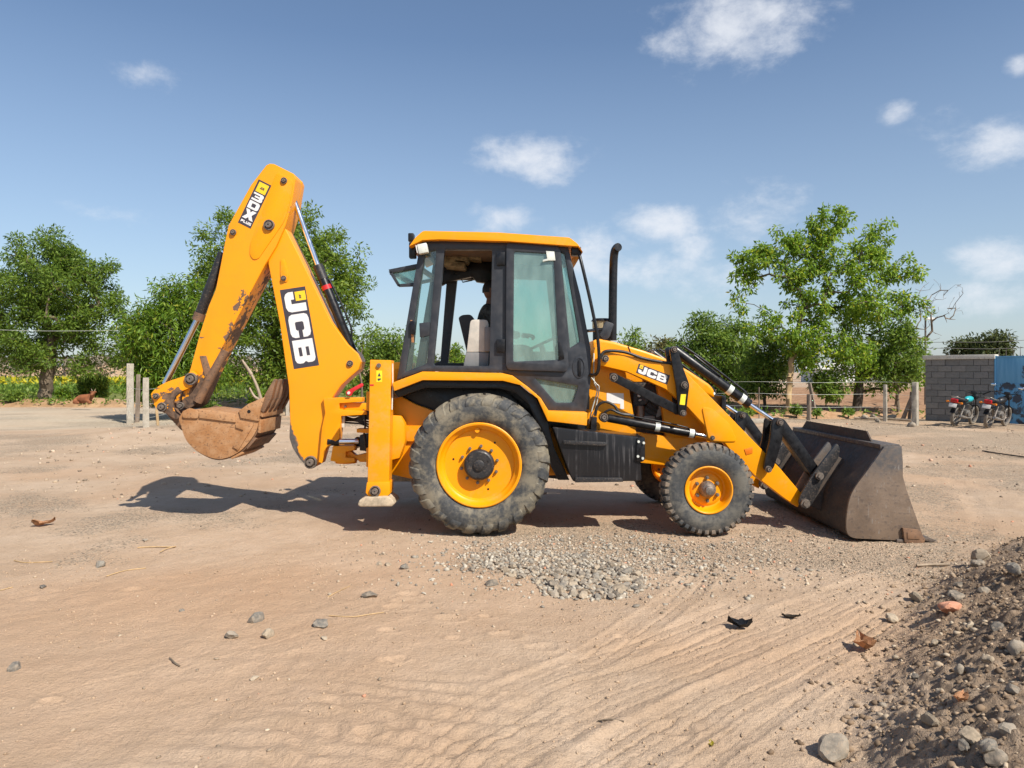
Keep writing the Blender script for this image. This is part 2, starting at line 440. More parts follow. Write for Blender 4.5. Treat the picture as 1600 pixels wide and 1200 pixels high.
def bucket_side():
    "loader bucket cheeks: dried mud film, bare scuffed steel towards the rim, scratches"
    m, nt, b = new_mat('muddy_loader_bucket_steel'); k = NT(nt); p = k.pos(); sx = nt.nodes.new('ShaderNodeSeparateXYZ'); nt.links.new(p, sx.inputs[0])
    n1 = k.noise(p, 5, 6, .65, .3); n2 = k.noise(p, 26, 5, .65); n3 = k.noise(k.scale(p, (3, 3, 26)), 2.2, 4, .6); n4 = k.noise(k.scale(p, (30, 4, 5)), 2., 3, .6)
    col = k.mix(k.mapr(n1, .35, .65), (.150, .108, .078), (.200, .145, .104))
    col = k.mix(k.mapr(k.math('ADD', n2, k.math('MULTIPLY', n3, .5)), .76, .96, 0, .8), col, (.085, .062, .050))
    f = k.mapr(k.math('ADD', sx.outputs[2], k.math('MULTIPLY', k.math('SUBTRACT', n1, .5), .55)), .58, .82)
    col = k.mix(k.math('MULTIPLY', f, k.mapr(n2, .3, .6, .35, .95)), col, (.070, .066, .066))
    col = k.mix(k.math('MULTIPLY', k.mapr(n4, .64, .68), k.mapr(n1, .4, .6, 0, .7)), col, (.27, .25, .23))
    nt.links.new(col, b.inputs['Base Color']); nt.links.new(k.mapr(n2, .3, .7, .42, .72), b.inputs['Roughness']); b.inputs['Metallic'].default_value = .1
    nt.links.new(k.bump(k.math('ADD', n2, n1), .35, .006), b.inputs['Normal']); return m
M['bucket'] = bucket_side()
M['worn_black'] = rusty('scuffed_black_paint', (.018, .018, .02), (.03, .028, .028), (.11, .08, .06), .1, .5, 12)
def tank_mat():
    m, nt, b = new_mat('dusty_black_tank'); k = NT(nt); p = k.co()
    st = k.noise(k.scale(p, (38, 38, 1.6)), 1.0, 3, .6); n = k.noise(p, 7, 4)
    f = k.math('MULTIPLY', k.mapr(st, .5, .75), k.mapr(n, .35, .7))
    nt.links.new(k.mix(f, (.012, .012, .014), (.085, .08, .08)), b.inputs['Base Color'])
    nt.links.new(k.mapr(f, 0, 1, .28, .6), b.inputs['Roughness'])
    return m
M['tank'] = tank_mat()
def tyre_mat(name, dustcol, amt):
    m, nt, b = new_mat(name); k = NT(nt); p = k.co()
    n1 = k.noise(p, 5, 5, .62, .4); n2 = k.noise(p, 34, 4, .6)
    f = k.math('MULTIPLY', k.mapr(k.math('ADD', n1, k.math('MULTIPLY', n2, .22)), .5, .76), amt)
    nt.links.new(k.mix(f, k.mix(k.mapr(n2, .3, .7), (.040, .043, .046), (.062, .064, .065)), dustcol), b.inputs['Base Color'])
    b.inputs['Roughness'].default_value = .72; b.inputs['Specular IOR Level'].default_value = .35
    nt.links.new(k.bump(n2, .15, .004), b.inputs['Normal'])
    return m
M['tyre'] = tyre_mat('dusty_tyre_rubber', (.225, .195, .140), .9)
M['tyre_f'] = tyre_mat('front_tyre_rubber', (.17, .155, .125), .7)
M['tread'] = tyre_mat('tread_rubber', (.24, .185, .135), 1.0)
def glass_mat(name, tint, film, gl=.08):
    "thin sheet glass: tinted, part mirror, with a film of dust"
    m = bpy.data.materials.new(name); m.use_nodes = True; nt = m.node_tree; nt.nodes.clear(); k = NT(nt)
    o = nt.nodes.new('ShaderNodeOutputMaterial')
    tr = nt.nodes.new('ShaderNodeBsdfTransparent'); tr.inputs[0].default_value = (*tint, 1)
    gb = nt.nodes.new('ShaderNodeBsdfGlossy'); gb.inputs['Roughness'].default_value = .03
    df = nt.nodes.new('ShaderNodeBsdfDiffuse'); df.inputs[0].default_value = (.42, .62, .56, 1)
    fr = nt.nodes.new('ShaderNodeFresnel'); fr.inputs[0].default_value = 1.5
    m1 = nt.nodes.new('ShaderNodeMixShader'); m2 = nt.nodes.new('ShaderNodeMixShader')
    n = k.noise(k.scale(k.co(), (1, 1, .4)), 6, 4)
    nt.links.new(k.mapr(n, .25, .75, film * .6, film * 1.3), m1.inputs[0])
    nt.links.new(tr.outputs[0], m1.inputs[1]); nt.links.new(df.outputs[0], m1.inputs[2])
    nt.links.new(k.math('ADD', k.math('MULTIPLY', fr.outputs[0], .8), gl), m2.inputs[0])
    nt.links.new(m1.outputs[0], m2.inputs[1]); nt.links.new(gb.outputs[0], m2.inputs[2])
    nt.links.new(m2.outputs[0], o.inputs[0])
    return m
M['glass'] = glass_mat('green_tinted_glass', (.64, .90, .82), .30)
M['glass_clear'] = glass_mat('clear_dusty_glass', (.82, .92, .9), .06, .04)
def leaf_mat(name, cols, trans=.35, rough=.5):
    "foliage: every leaf its own shade"
    m = bpy.data.materials.new(name); m.use_nodes = True; nt = m.node_tree; nt.nodes.clear()
    o = nt.nodes.new('ShaderNodeOutputMaterial'); g = nt.nodes.new('ShaderNodeNewGeometry')
    r = nt.nodes.new('ShaderNodeValToRGB'); nt.links.new(g.outputs['Random Per Island'], r.inputs[0])
    el = r.color_ramp.elements
    while len(el) < len(cols): el.new(.5)
    for e, (p, c) in zip(el, cols): e.position = p; e.color = (*c, 1)
    d = nt.nodes.new('ShaderNodeBsdfPrincipled'); nt.links.new(r.outputs[0], d.inputs['Base Color'])
    d.inputs['Roughness'].default_value = rough; d.inputs['Specular IOR Level'].default_value = .35
    t = nt.nodes.new('ShaderNodeBsdfTranslucent')
    hs = nt.nodes.new('ShaderNodeHueSaturation'); hs.inputs['Value'].default_value = 1.5; hs.inputs['Hue'].default_value = .485
    nt.links.new(r.outputs[0], hs.inputs['Color']); nt.links.new(hs.outputs[0], t.inputs[0])
    mx = nt.nodes.new('ShaderNodeMixShader'); mx.inputs[0].default_value = trans
    nt.links.new(d.outputs[0], mx.inputs[1]); nt.links.new(t.outputs[0], mx.inputs[2]); nt.links.new(mx.outputs[0], o.inputs[0])
    return m
def bark_mat(name, c0, c1):
    m, nt, b = new_mat(name); k = NT(nt); p = k.co()
    n = k.noise(k.scale(p, (1, 1, .25)), 14, 5, .65)
    nt.links.new(k.mix(k.mapr(n, .3, .7), c0, c1), b.inputs['Base Color']); b.inputs['Roughness'].default_value = .9
    nt.links.new(k.bump(n, .6, .02), b.inputs['Normal'])
    return m
M['bark'] = bark_mat('grey_brown_bark', (.10, .075, .05), (.22, .17, .12))
M['bark_tan'] = bark_mat('tan_bark', (.30, .20, .10), (.46, .33, .18))
def two_bark():
    m, nt, b = new_mat('tan_trunk_grey_limb_bark'); k = NT(nt); p = k.pos(); sx = nt.nodes.new('ShaderNodeSeparateXYZ'); nt.links.new(p, sx.inputs[0])
    n = k.noise(k.scale(p, (1, 1, .25)), 12, 5, .65)
    f = k.mapr(k.math('ADD', sx.outputs[2], k.math('MULTIPLY', n, .8)), 2.0, 3.0)
    nt.links.new(k.mix(f, k.mix(k.mapr(n, .3, .7), (.30, .20, .10), (.48, .34, .18)), k.mix(k.mapr(n, .3, .7), (.07, .055, .04), (.15, .12, .085))), b.inputs['Base Color'])
    b.inputs['Roughness'].default_value = .9; nt.links.new(k.bump(n, .6, .02), b.inputs['Normal']); return m
M['bark_two'] = two_bark()
M['bark_dark'] = bark_mat('dark_bark', (.035, .028, .022), (.10, .075, .055))
M['twig'] = bark_mat('pale_dry_twig', (.26, .20, .14), (.38, .30, .22))
M['wood_old'] = bark_mat('old_post_wood', (.13, .10, .075), (.24, .19, .15))
M['coping'] = rusty('pale_coping_concrete', (.58, .55, .47), (.66, .63, .55), (.42, .38, .32), 0, .85, 5)
M['concrete'] = rusty('fence_post_concrete', (.31, .275, .22), (.40, .36, .295), (.19, .165, .135), 0, .85, 8)
# ------------------------------------------------------------------ ground
RNG = np.random.default_rng(7)
def perlin(x, y, seed=0):
    rg = np.random.default_rng(seed); n = 256
    perm = rg.permutation(n); ang = rg.random(n) * 2 * np.pi
    gx, gy = np.cos(ang), np.sin(ang)
    xi = np.floor(x).astype(int); yi = np.floor(y).astype(int); xf = x - xi; yf = y - yi
    u = xf * xf * xf * (xf * (xf * 6 - 15) + 10); v = yf * yf * yf * (yf * (yf * 6 - 15) + 10)
    def g(ix, iy, dx, dy):
        h = perm[(perm[ix % n] + iy) % n]; return gx[h] * dx + gy[h] * dy
    a = g(xi, yi, xf, yf); b = g(xi + 1, yi, xf - 1, yf); c = g(xi, yi + 1, xf, yf - 1); d = g(xi + 1, yi + 1, xf - 1, yf - 1)
    return (a + u * (b - a)) + v * ((c + u * (d - c)) - (a + u * (b - a)))
def fbm(x, y, sc, octv=4, seed=0, gain=.5):
    t = 0; a = 1.
    for o in range(octv):
        t = t + a * perlin(x * sc, y * sc, seed + o); sc *= 2.03; a *= gain
    return t
def sstep(x, a, b):
    t = np.clip((x - a) / (b - a), 0, 1); return t * t * (3 - 2 * t)
def poly_dist(x, y, pts):
    "signed distance to a polyline and arc length along it"
    best = np.full(x.shape, 1e9); sgn = np.zeros(x.shape); arc = np.zeros(x.shape); s0 = 0.
    for (ax, ay), (bx, by) in zip(pts, pts[1:]):
        dx, dy = bx - ax, by - ay; L = math.hypot(dx, dy)
        t = np.clip(((x - ax) * dx + (y - ay) * dy) / L ** 2, 0, 1)
        ex, ey = x - ax - t * dx, y - ay - t * dy; d = np.hypot(ex, ey)
        c = (dx * ey - dy * ex) / L
        m = d < best
        best = np.where(m, d, best); sgn = np.where(m, np.sign(c), sgn); arc = np.where(m, s0 + t * L, arc); s0 += L
    return best * sgn, arc
def gpath(pp, k=8):
    q = curve_pts([G(a, b) for a, b in pp], k); return [(v.x, v.y) for v in q]
# (path in photo pixels, half width m, number of grooves, depth m, groove kind)
TRACKS = [
    (gpath([(600, 1290), (760, 1175), (930, 1085), (1130, 1010), (1330, 930), (1480, 885)]), .21, 6, .017, 'rib'),
    (gpath([(860, 1290), (980, 1170), (1110, 1100), (1290, 1010), (1440, 925)]), .17, 5, .019, 'rib'),
    (gpath([(560, 1290), (700, 1150), (860, 1060), (1010, 1010), (1200, 930)]), .16, 4, .013, 'rib'),
    (gpath([(760, 1100), (900, 1040), (1000, 975), (1070, 925), (1110, 880)]), .13, 3, .015, 'rib'),
    (gpath([(1480, 740), (1510, 770), (1530, 800), (1533, 825), (1508, 850)]), .12, 4, .018, 'rib'),
    (gpath([(1000, 1290), (1080, 1190), (1200, 1110), (1330, 1030)]), .10, 3, .016, 'rib'),
    (gpath([(-60, 960), (150, 930), (400, 880), (620, 850)]), .22, 4, .005, 'rib'),
    (gpath([(-60, 1120), (200, 1060), (480, 985), (700, 930)]), .22, 3, .005, 'rib'),
    (gpath([(1420, 720), (1500, 700), (1620, 690)]), .3, 4, .012, 'rib'),
    (gpath([(240, 1290), (420, 1165), (620, 1105), (760, 1080)]), .26, 3, .006, 'lug'),
]
HEAP = [(.85, 2.2), (1.38, 3.2), (2.15, 4.4), (3.05, 5.6), (4.5, 6.9), (8.0, 8.2)]     # foot of the gravel heap
def heap_amt(x, y):
    d, _ = poly_dist(x, y, HEAP)
    return -d                                                     # positive on the right-hand side
_r = random.Random(12)
DENTS = [(_r.uniform(-.9, .9), _r.uniform(3.3, 5.2), _r.uniform(.05, .12)) for _ in range(12)] + [(_r.uniform(-3, 3.2), _r.uniform(2.8, 6.5), _r.uniform(.04, .1)) for _ in range(8)]
def ground_h(x, y, fine=True):
    x = np.asarray(x, float); y = np.asarray(y, float)
    h = .035 * fbm(x, y, .35, 3, 11) + .012 * fbm(x, y, 1.6, 3, 21)
    calm = 1 - .75 * np.exp(-((x + .2) / 3.6) ** 4 - ((y - 8.3) / 1.9) ** 4)
    h = h * calm
    if fine:
        h = h + .007 * fbm(x, y, 6.5, 4, 31) * (1 + .8 * sstep(fbm(x, y, .5, 2, 5), .0, .5))
        clod = np.clip(fbm(x, y, 11, 3, 41), 0, 1)
        rough_zone = sstep(fbm(x, y, .45, 3, 77) + .25 * sstep(x, .5, 2.5), .05, .5)
        h = h + .017 * clod ** 1.5 * rough_zone * sstep(x, -3.0, .5)
        # footprints and scuffed dents
        for (fx_, fy_, fr_) in DENTS:
            m = (np.abs(x - fx_) < fr_ * 2) & (np.abs(y - fy_) < fr_ * 2)
            if not m.any(): continue
            q = np.hypot((x[m] - fx_) / fr_, (y[m] - fy_) / (fr_ * .7)) + .25 * fbm(x[m], y[m], 9, 2, 81)
            h[m] = h[m] - .010 * np.exp(-(q / .8) ** 4) + .007 * np.exp(-((q - 1.15) / .22) ** 2)
        # wind and tyre ripples in the loose sand
        rip = np.exp(-((x + .75) / 1.0) ** 4 - ((y - 3.35) / .75) ** 4)
        ph = (y * 1.0 + .12 * x + .10 * fbm(x, y, 1.3, 3, 51)) * 2 * np.pi / .135
        h = h + rip * .0075 * np.sin(ph) * (.5 + fbm(x, y, 1.1, 2, 52))
        for pts, hw, n, dep, kind in TRACKS:
            xs = [p[0] for p in pts]; ys = [p[1] for p in pts]
            m = (x > min(xs) - .6) & (x < max(xs) + .6) & (y > min(ys) - .6) & (y < max(ys) + .6)
            if not m.any(): continue
            d, s = poly_dist(x[m], y[m], pts); wob = .018 * fbm(x[m], y[m], 2.2, 2, 61)
            d = d + wob; q = d / hw; env = np.clip(1 - np.abs(q) ** 6, 0, 1) * (.45 + .9 * np.clip(fbm(x[m], y[m], .9, 2, 62) + .35, 0, 1))
            if kind == 'rib':
                cell = np.floor(q * n * .5); gro = -np.exp(-(((q * n * .5) % 1.0 - .5) / .075) ** 2) * (.1 + 1.5 * np.clip(perlin(s * .9 + cell * 7.3, cell * 3.1, 64) + .5, 0, 1))
                lugs = .35 * np.sin(s * 2 * np.pi / .06 + 3 * q)
                hh = dep * gro + dep * .12 * lugs
            else:
                hh = dep * np.sin(s * 2 * np.pi / .16 + np.sign(q) * q * 4.0)
            rim = np.exp(-((np.abs(q) - 1.12) / .14) ** 2) * dep * .5
            fade = sstep(s, 0, .5) * sstep(s, s.max(), s.max() - .6)
            add = (hh * env + rim * (.4 + .8 * np.clip(fbm(x[m], y[m], 2.5, 2, 63) + .4, 0, 1)) - .4 * dep * env) * fade
            h[m] = h[m] + add
    # gravel heap at the right, low bank by the fence at the left, road verge
    hp = heap_amt(x, y); near = sstep(y, 9.5, 7.0)
    hump = np.clip(hp, 0, 1.9); hs = (.40 * hump + .05 * np.clip(hp, 0, 6)) * sstep(hp, -.05, .35) * near
    h = h + hs * (1 + .35 * fbm(x, y, 1.4, 3, 71))
    if fine: h = h + sstep(hp, -.25, .35) * near * (.050 * np.abs(fbm(x, y, 6, 5, 72, .6)) + .014 * fbm(x, y, 16, 2, 73))
    h = h + .16 * np.exp(-((x + 9.2) / 2.4) ** 2 - ((y - 19.2) / 2.2) ** 2)
    return h
def axis(parts):
    out = []
    for a, b, st in parts: out += list(np.arange(a, b, st))
    return out
def grow_axis(a, b, s0, f):
    out = [a]; s = s0
    while out[-1] < b: out.append(out[-1] + s); s *= f
    return out
xr = axis([(0, 2.6, .0115), (2.6, 4.2, .02), (4.2, 9, .05)]) + grow_axis(9, 420, .12, 1.12)
xs = np.array(sorted(set([-v for v in xr] + xr)))
ys = np.array([-60, -30, -15, -8, -4, -1.5, 0, .8, 1.6] + axis([(2.2, 2.8, .02), (2.8, 5.2, .0105), (5.2, 7.5, .024), (7.5, 13, .05), (13, 26, .12)]) + grow_axis(26, 900, .3, 1.07))
gx, gy = np.meshgrid(xs, ys)
gz = ground_h(gx.ravel(), gy.ravel()).reshape(gx.shape)
def gz_at(x, y):
    "height of the ground sheet at one point"
    i = min(max(int(np.searchsorted(xs, x)) - 1, 0), len(xs) - 2); j = min(max(int(np.searchsorted(ys, y)) - 1, 0), len(ys) - 2)
    u = (x - xs[i]) / (xs[i + 1] - xs[i]); v = (y - ys[j]) / (ys[j + 1] - ys[j])
    return float((gz[j, i] * (1 - u) + gz[j, i + 1] * u) * (1 - v) + (gz[j + 1, i] * (1 - u) + gz[j + 1, i + 1] * u) * v)
ny, nx = gx.shape
me = bpy.data.meshes.new('ground')
me.vertices.add(nx * ny); me.vertices.foreach_set('co', np.stack([gx.ravel(), gy.ravel(), gz.ravel()], 1).astype(np.float32).ravel())
ii = np.arange(nx * ny).reshape(ny, nx)
quads = np.stack([ii[:-1, :-1], ii[:-1, 1:], ii[1:, 1:], ii[1:, :-1]], -1).reshape(-1, 4)
def set_faces(me, quads):
    n, k = quads.shape
    me.loops.add(n * k); me.polygons.add(n)
    me.loops.foreach_set('vertex_index', quads.astype(np.int32).ravel())
    me.polygons.foreach_set('loop_start', np.arange(0, n * k, k, dtype=np.int32))
    try: me.polygons.foreach_set('loop_total', np.full(n, k, dtype=np.int32))
    except Exception: pass
    me.update(calc_edges=True); me.validate()
set_faces(me, quads)
me.polygons.foreach_set('use_smooth', np.ones(len(me.polygons), dtype=bool))
# what the soil is made of, from place to place: r gravel, g dark heap soil, b pale road dust, a red earth
X, Yy = gx.ravel(), gy.ravel()
grav = sstep(fbm(X, Yy, .42, 4, 91) + .55 * np.exp(-((X - 1.3) / 2.0) ** 2 - ((Yy - 6.9) / 1.1) ** 2) + .35 * sstep(X, 3, 5.5) * sstep(Yy, 6, 7.5) + .20 * sstep(Yy, 10, 14) - .45 * sstep(Yy, 6.4, 5.4), .08, .5)
darkh = sstep(heap_amt(X, Yy) + .30 * fbm(X, Yy, 1.2, 3, 93), -.10, .6) * sstep(Yy, 10, 7.2)
roadm = np.clip(sstep(Yy, 19.5, 21.5) * sstep(Yy, 33.5, 31.5) * sstep(X, -8.2 , -11), 0, 1) * np.clip(.75 + .5 * fbm(X * .2, Yy, .8, 3, 94), 0, 1)
redm = np.clip(sstep(fbm(X, Yy, .3, 3, 95), -.05, .45) * .6 + np.exp(-((X + 1.7) / 1.6) ** 2 - ((Yy - 5.6) / .8) ** 2) * .8 + sstep(Yy, 24, 26) * .5, 0, 1)
ca = me.color_attributes.new('soil', 'FLOAT_COLOR', 'POINT')
ca.data.foreach_set('color', np.stack([grav, darkh, roadm, redm], 1).astype(np.float32).ravel())
def ground_mat():
    m, nt, b = new_mat('sandy_earth'); k = NT(nt); p = k.pos()
    at = nt.nodes.new('ShaderNodeAttribute'); at.attribute_name = 'soil'
    sp = nt.nodes.new('ShaderNodeSeparateColor'); nt.links.new(at.outputs['Color'], sp.inputs[0])
    n0 = k.noise(p, .9, 6, .65); n1 = k.noise(p, 5, 5, .6); n2 = k.noise(p, 42, 4, .65); n3 = k.noise(p, 150, 3, .7)
    vo = nt.nodes.new('ShaderNodeTexVoronoi'); nt.links.new(p, vo.inputs['Vector']); vo.inputs['Scale'].default_value = 62
    vo2 = nt.nodes.new('ShaderNodeTexVoronoi'); nt.links.new(p, vo2.inputs['Vector']); vo2.inputs['Scale'].default_value = 18
    sand = k.mix(k.mapr(n0, .3, .7), (.430, .308, .210), (.530, .402, .290))
    sand = k.mix(k.math('MULTIPLY', at.outputs['Alpha'], .55), sand, (.485, .295, .172))
    sand = k.mix(k.mapr(n1, .35, .75, 0, .35), sand, (.42, .295, .19))
    sand = k.mix(k.mapr(n2, .52, .75, 0, .55), sand, (.31, .22, .145))
    sand = k.mix(k.mapr(n3, .58, .8, 0, .5), sand, (.56, .42, .30))
    sc = nt.nodes.new('ShaderNodeSeparateColor'); nt.links.new(vo.outputs['Color'], sc.inputs[0])
    chip = k.mix(k.mapr(sc.outputs[0], .1, .9), (.21, .17, .125), (.47, .38, .28))
    mk = k.mapr(k.math('ADD', sc.outputs[1], k.math('MULTIPLY', sp.outputs[0], .62)), .985, 1.10)
    col = k.mix(k.math('MULTIPLY', mk, .8), sand, chip)
    sc2 = nt.nodes.new('ShaderNodeSeparateColor'); nt.links.new(vo2.outputs['Color'], sc2.inputs[0])
    clod = k.mix(k.mapr(sc2.outputs[0], .1, .9), (.155, .112, .078), (.30, .225, .16))
    col = k.mix(k.math('MULTIPLY', sp.outputs[1], .85), col, k.mix(k.mapr(n2, .4, .65), clod, (.20, .145, .10)))
    col = k.mix(sp.outputs[2], col, k.mix(k.mapr(n1, .3, .7), (.43, .36, .27), (.52, .44, .33)))
    nt.links.new(col, b.inputs['Base Color']); b.inputs['Roughness'].default_value = .95; b.inputs['Specular IOR Level'].default_value = .15
    pit = k.math('MULTIPLY', k.math('SUBTRACT', .5, vo.outputs['Distance']), k.math('MULTIPLY', mk, 1.2))
    hgt = k.math('ADD', k.math('ADD', k.math('MULTIPLY', n2, .8), k.math('MULTIPLY', n3, .45)), pit)
    nt.links.new(k.bump(hgt, .9, .02), b.inputs['Normal'])
    return m
ground = struct(obj('ground', me, ground_mat()))

# --- ploughed field behind the right-hand fence: real furrows
def field_mat(name, c0, c1):
    m, nt, b = new_mat(name); k = NT(nt); p = k.pos()
    n = k.noise(k.scale(p, (1, .6, 1)), 2.2, 6, .65); n2 = k.noise(p, .25, 3)
    nt.links.new(k.mix(k.mapr(k.math('ADD', n, k.math('MULTIPLY', n2, .4)), .5, .95), c0, c1), b.inputs['Base Color'])
    b.inputs['Roughness'].default_value = .95; b.inputs['Specular IOR Level'].default_value = .1
    nt.links.new(k.bump(n, .8, .08), b.inputs['Normal'])
    return m
def furrow_sheet(name, x0, x1, y0, y1, z0, mat, pitch=.62, amp=.09, skew=.06):
    xx = np.linspace(x0, x1, 110); yy = np.arange(y0, y1, .155)
    a, b = np.meshgrid(xx, yy)
    z = z0 + amp * (np.sin((b + skew * a) * 2 * np.pi / pitch)) * (.7 + .6 * fbm(a, b, .5, 2, 101)) + .06 * fbm(a, b, 1.1, 3, 102)
    edge = np.minimum.reduce([a - x0, x1 - a, b - y0, y1 - b]); z = z - .35 * sstep(edge, 1.2, 0)
    me = bpy.data.meshes.new(name); n2, n1 = a.shape
    me.vertices.add(n1 * n2); me.vertices.foreach_set('co', np.stack([a.ravel(), b.ravel(), z.ravel()], 1).astype(np.float32).ravel())
    i2 = np.arange(n1 * n2).reshape(n2, n1)
    set_faces(me, np.stack([i2[:-1, :-1], i2[:-1, 1:], i2[1:, 1:], i2[1:, :-1]], -1).reshape(-1, 4))
    me.polygons.foreach_set('use_smooth', np.ones(len(me.polygons), dtype=bool))
    return struct(obj(name, me, mat))
furrow_sheet('ploughed_field', 5, 45, 27.5, 62, .22, field_mat('ploughed_brown_earth', (.235, .135, .08), (.36, .225, .14)))
furrow_sheet('crop_field', -75, -8, 43, 96, .10, field_mat('green_field_earth', (.10, .13, .035), (.20, .20, .07)), amp=.05)

# --- far bank with dry scrub at the left, pale
def bank_mesh(name, x0, x1, y0, y1, hmax, mat, seed):
    xx = np.linspace(x0, x1, 160); yy = np.linspace(y0, y1, 24); a, b = np.meshgrid(xx, yy)
    t = (b - y0) / (y1 - y0); prof = np.sin(np.pi * np.clip(t, 0, 1)) ** .8
    z = -.3 + (hmax * (.75 + .5 * fbm(a, b, .08, 3, seed)) + .3) * prof + .25 * prof * fbm(a, b, .5, 4, seed + 3)
    me = bpy.data.meshes.new(name); n2, n1 = a.shape
    me.vertices.add(n1 * n2); me.vertices.foreach_set('co', np.stack([a.ravel(), b.ravel(), z.ravel()], 1).astype(np.float32).ravel())
    i2 = np.arange(n1 * n2).reshape(n2, n1)
    set_faces(me, np.stack([i2[:-1, :-1], i2[:-1, 1:], i2[1:, 1:], i2[1:, :-1]], -1).reshape(-1, 4))
    return struct(obj(name, me, mat, None, 60))
bank_mesh('earth_bank', -130, -10, 97, 112, 3.0, field_mat('pale_bank_earth', (.36, .24, .15), (.46, .34, .23)), 120)
bank_mesh('road_verge', -45, -9.2, 33.0, 36.2, .30, field_mat('red_verge_earth', (.30, .18, .095), (.43, .28, .16)), 130)
bank_mesh('field_verge', 8, 24, 24.6, 27.6, .18, field_mat('red_field_verge_earth', (.34, .19, .10), (.46, .30, .18)), 140)

# ------------------------------------------------------------------ trees
def quads_obj(name, V, mat, parent=None, kind=None):
    "V: (n, 4, 3) leaf corners"
    n = V.shape[0]; me = bpy.data.meshes.new(name)
    me.vertices.add(n * 4); me.vertices.foreach_set('co', V.reshape(-1).astype(np.float32))
    set_faces(me, np.arange(n * 4).reshape(n, 4))
    o = obj(name, me, mat, parent)
    if kind: o['kind'] = kind
    return o
def leaves(rg, centers, spread, n_per, L, Wd, up=.55, droop=.25, outward=None):
    "leaf blades round clump centres; returns corners"
    c = np.repeat(centers, n_per, 0); n = len(c)
    off = rg.normal(size=(n, 3)); off /= np.linalg.norm(off, axis=1, keepdims=True) + 1e-9
    rad = (np.repeat(spread, n_per) if np.ndim(spread) else spread) * rg.random(n) ** .45
    pos = c + off * rad[:, None] * np.array([1, 1, .75])
    d = off * .8 + rg.normal(size=(n, 3)) * .6; d[:, 2] -= droop
    d /= np.linalg.norm(d, axis=1, keepdims=True)
    nrm = rg.normal(size=(n, 3)) * .6 + off * .6; nrm[:, 2] += up
    s = np.cross(d, nrm); s /= np.linalg.norm(s, axis=1, keepdims=True) + 1e-9
    l = L * (.65 + .7 * rg.random(n)); w = Wd * (.7 + .6 * rg.random(n))
    nn = np.cross(s, d)
    a = pos; t = pos + d * l[:, None] - nn * (l * .12)[:, None]
    m = pos + d * (l * .45)[:, None] + nn * (l * .05)[:, None]
    b_ = m + s * (w * .5)[:, None]; e_ = m - s * (w * .5)[:, None]
    return np.stack([a, b_, t, e_], 1)
def grow(rg, trunk, tips, segs=3, sag=.08, jitter=.12, first=.35):
    "join every tip to the nearest piece of the skeleton grown so far; returns nodes, parents"
    nodes = [Vector(p) for p in trunk]; par = [-1] + list(range(len(trunk) - 1))
    nt0 = max(1, int(len(trunk) * first))
    arr = np.array([list(p) for p in nodes])
    top = arr[-1]; order = np.argsort(np.linalg.norm(tips - top, axis=1) + rg.random(len(tips)) * .6)
    use = np.zeros(len(arr), bool); use[nt0:] = True
    for i in order:
        t = tips[i]; dv = t - arr; dist = np.linalg.norm(dv, axis=1)
        cost = dist + np.where(dv[:, 2] < 0, -dv[:, 2] * .9, 0) + np.where(use, 0, 50)
        j = int(np.argmin(cost)); base = arr[j]; prev = j
        k = max(1, min(segs, int(dist[j] / .35) + 1))
        for q in range(1, k + 1):
            f = q / k; p = base + (t - base) * f
            if q < k: p = p + rg.normal(size=3) * jitter * dist[j] * .5 + np.array([0, 0, sag * dist[j] * math.sin(math.pi * f)])
            nodes.append(Vector(p)); par.append(prev); prev = len(nodes) - 1
            arr = np.vstack([arr, p]); use = np.append(use, True)
    return nodes, par
def skeleton_bm(nodes, par, r_tip, r_base, expo=.45, n=6, flare=1.25):
    cnt = [0] * len(nodes); kids = [0] * len(nodes)
    for i in range(len(nodes)):
        if par[i] >= 0: kids[par[i]] += 1
    for i in range(len(nodes) - 1, -1, -1):
        if kids[i] == 0: cnt[i] += 1
        if par[i] >= 0: cnt[par[i]] += cnt[i]
    # children always have a larger index than their parents
    mx = max(cnt); sc = (r_base - r_tip) / max(1e-6, (mx ** expo - 1))
    rad = [r_tip + sc * (c ** expo - 1) for c in cnt]; rad[0] *= flare
    bm = bmesh.new()
    for i, p in enumerate(par):
        if p < 0 or (nodes[i] - nodes[p]).length < 1e-4: continue
        cyl_bm(bm, nodes[p], nodes[i] + (nodes[i] - nodes[p]).normalized() * rad[i] * .3, min(rad[p], rad[i] * 1.6) if i > p + 1 else rad[p], rad[i], n=n if rad[i] > .02 else 4, caps=False)
    return bm
def lobe_tips(rg, lobes, Y, n, shell=.45, depth=.9):
    "sample tips inside ellipsoid lobes given as (px, py, rx, ry[, dY]) at distance Y"
    vol = np.array([l[2] * l[3] * min(l[2], l[3]) ** .6 for l in lobes], float); vol /= vol.sum()
    out = []
    for l, v in zip(lobes, vol):
        k = max(2, int(round(n * v))); dy = l[4] if len(l) > 4 else 0.
        c = P(l[0], l[1], Y + dy); rx = l[2] * Y / F; rz = l[3] * Y / F; ry = depth * (rx + rz) / 2
        u = rg.normal(size=(k, 3)); u /= np.linalg.norm(u, axis=1, keepdims=True)
        r = (shell ** 2 + (1 - shell ** 2) * rg.random(k)) ** .5
        out.append(np.array([c.x, c.y, c.z]) + u * r[:, None] * np.array([rx, ry, rz]))
    return np.concatenate(out)
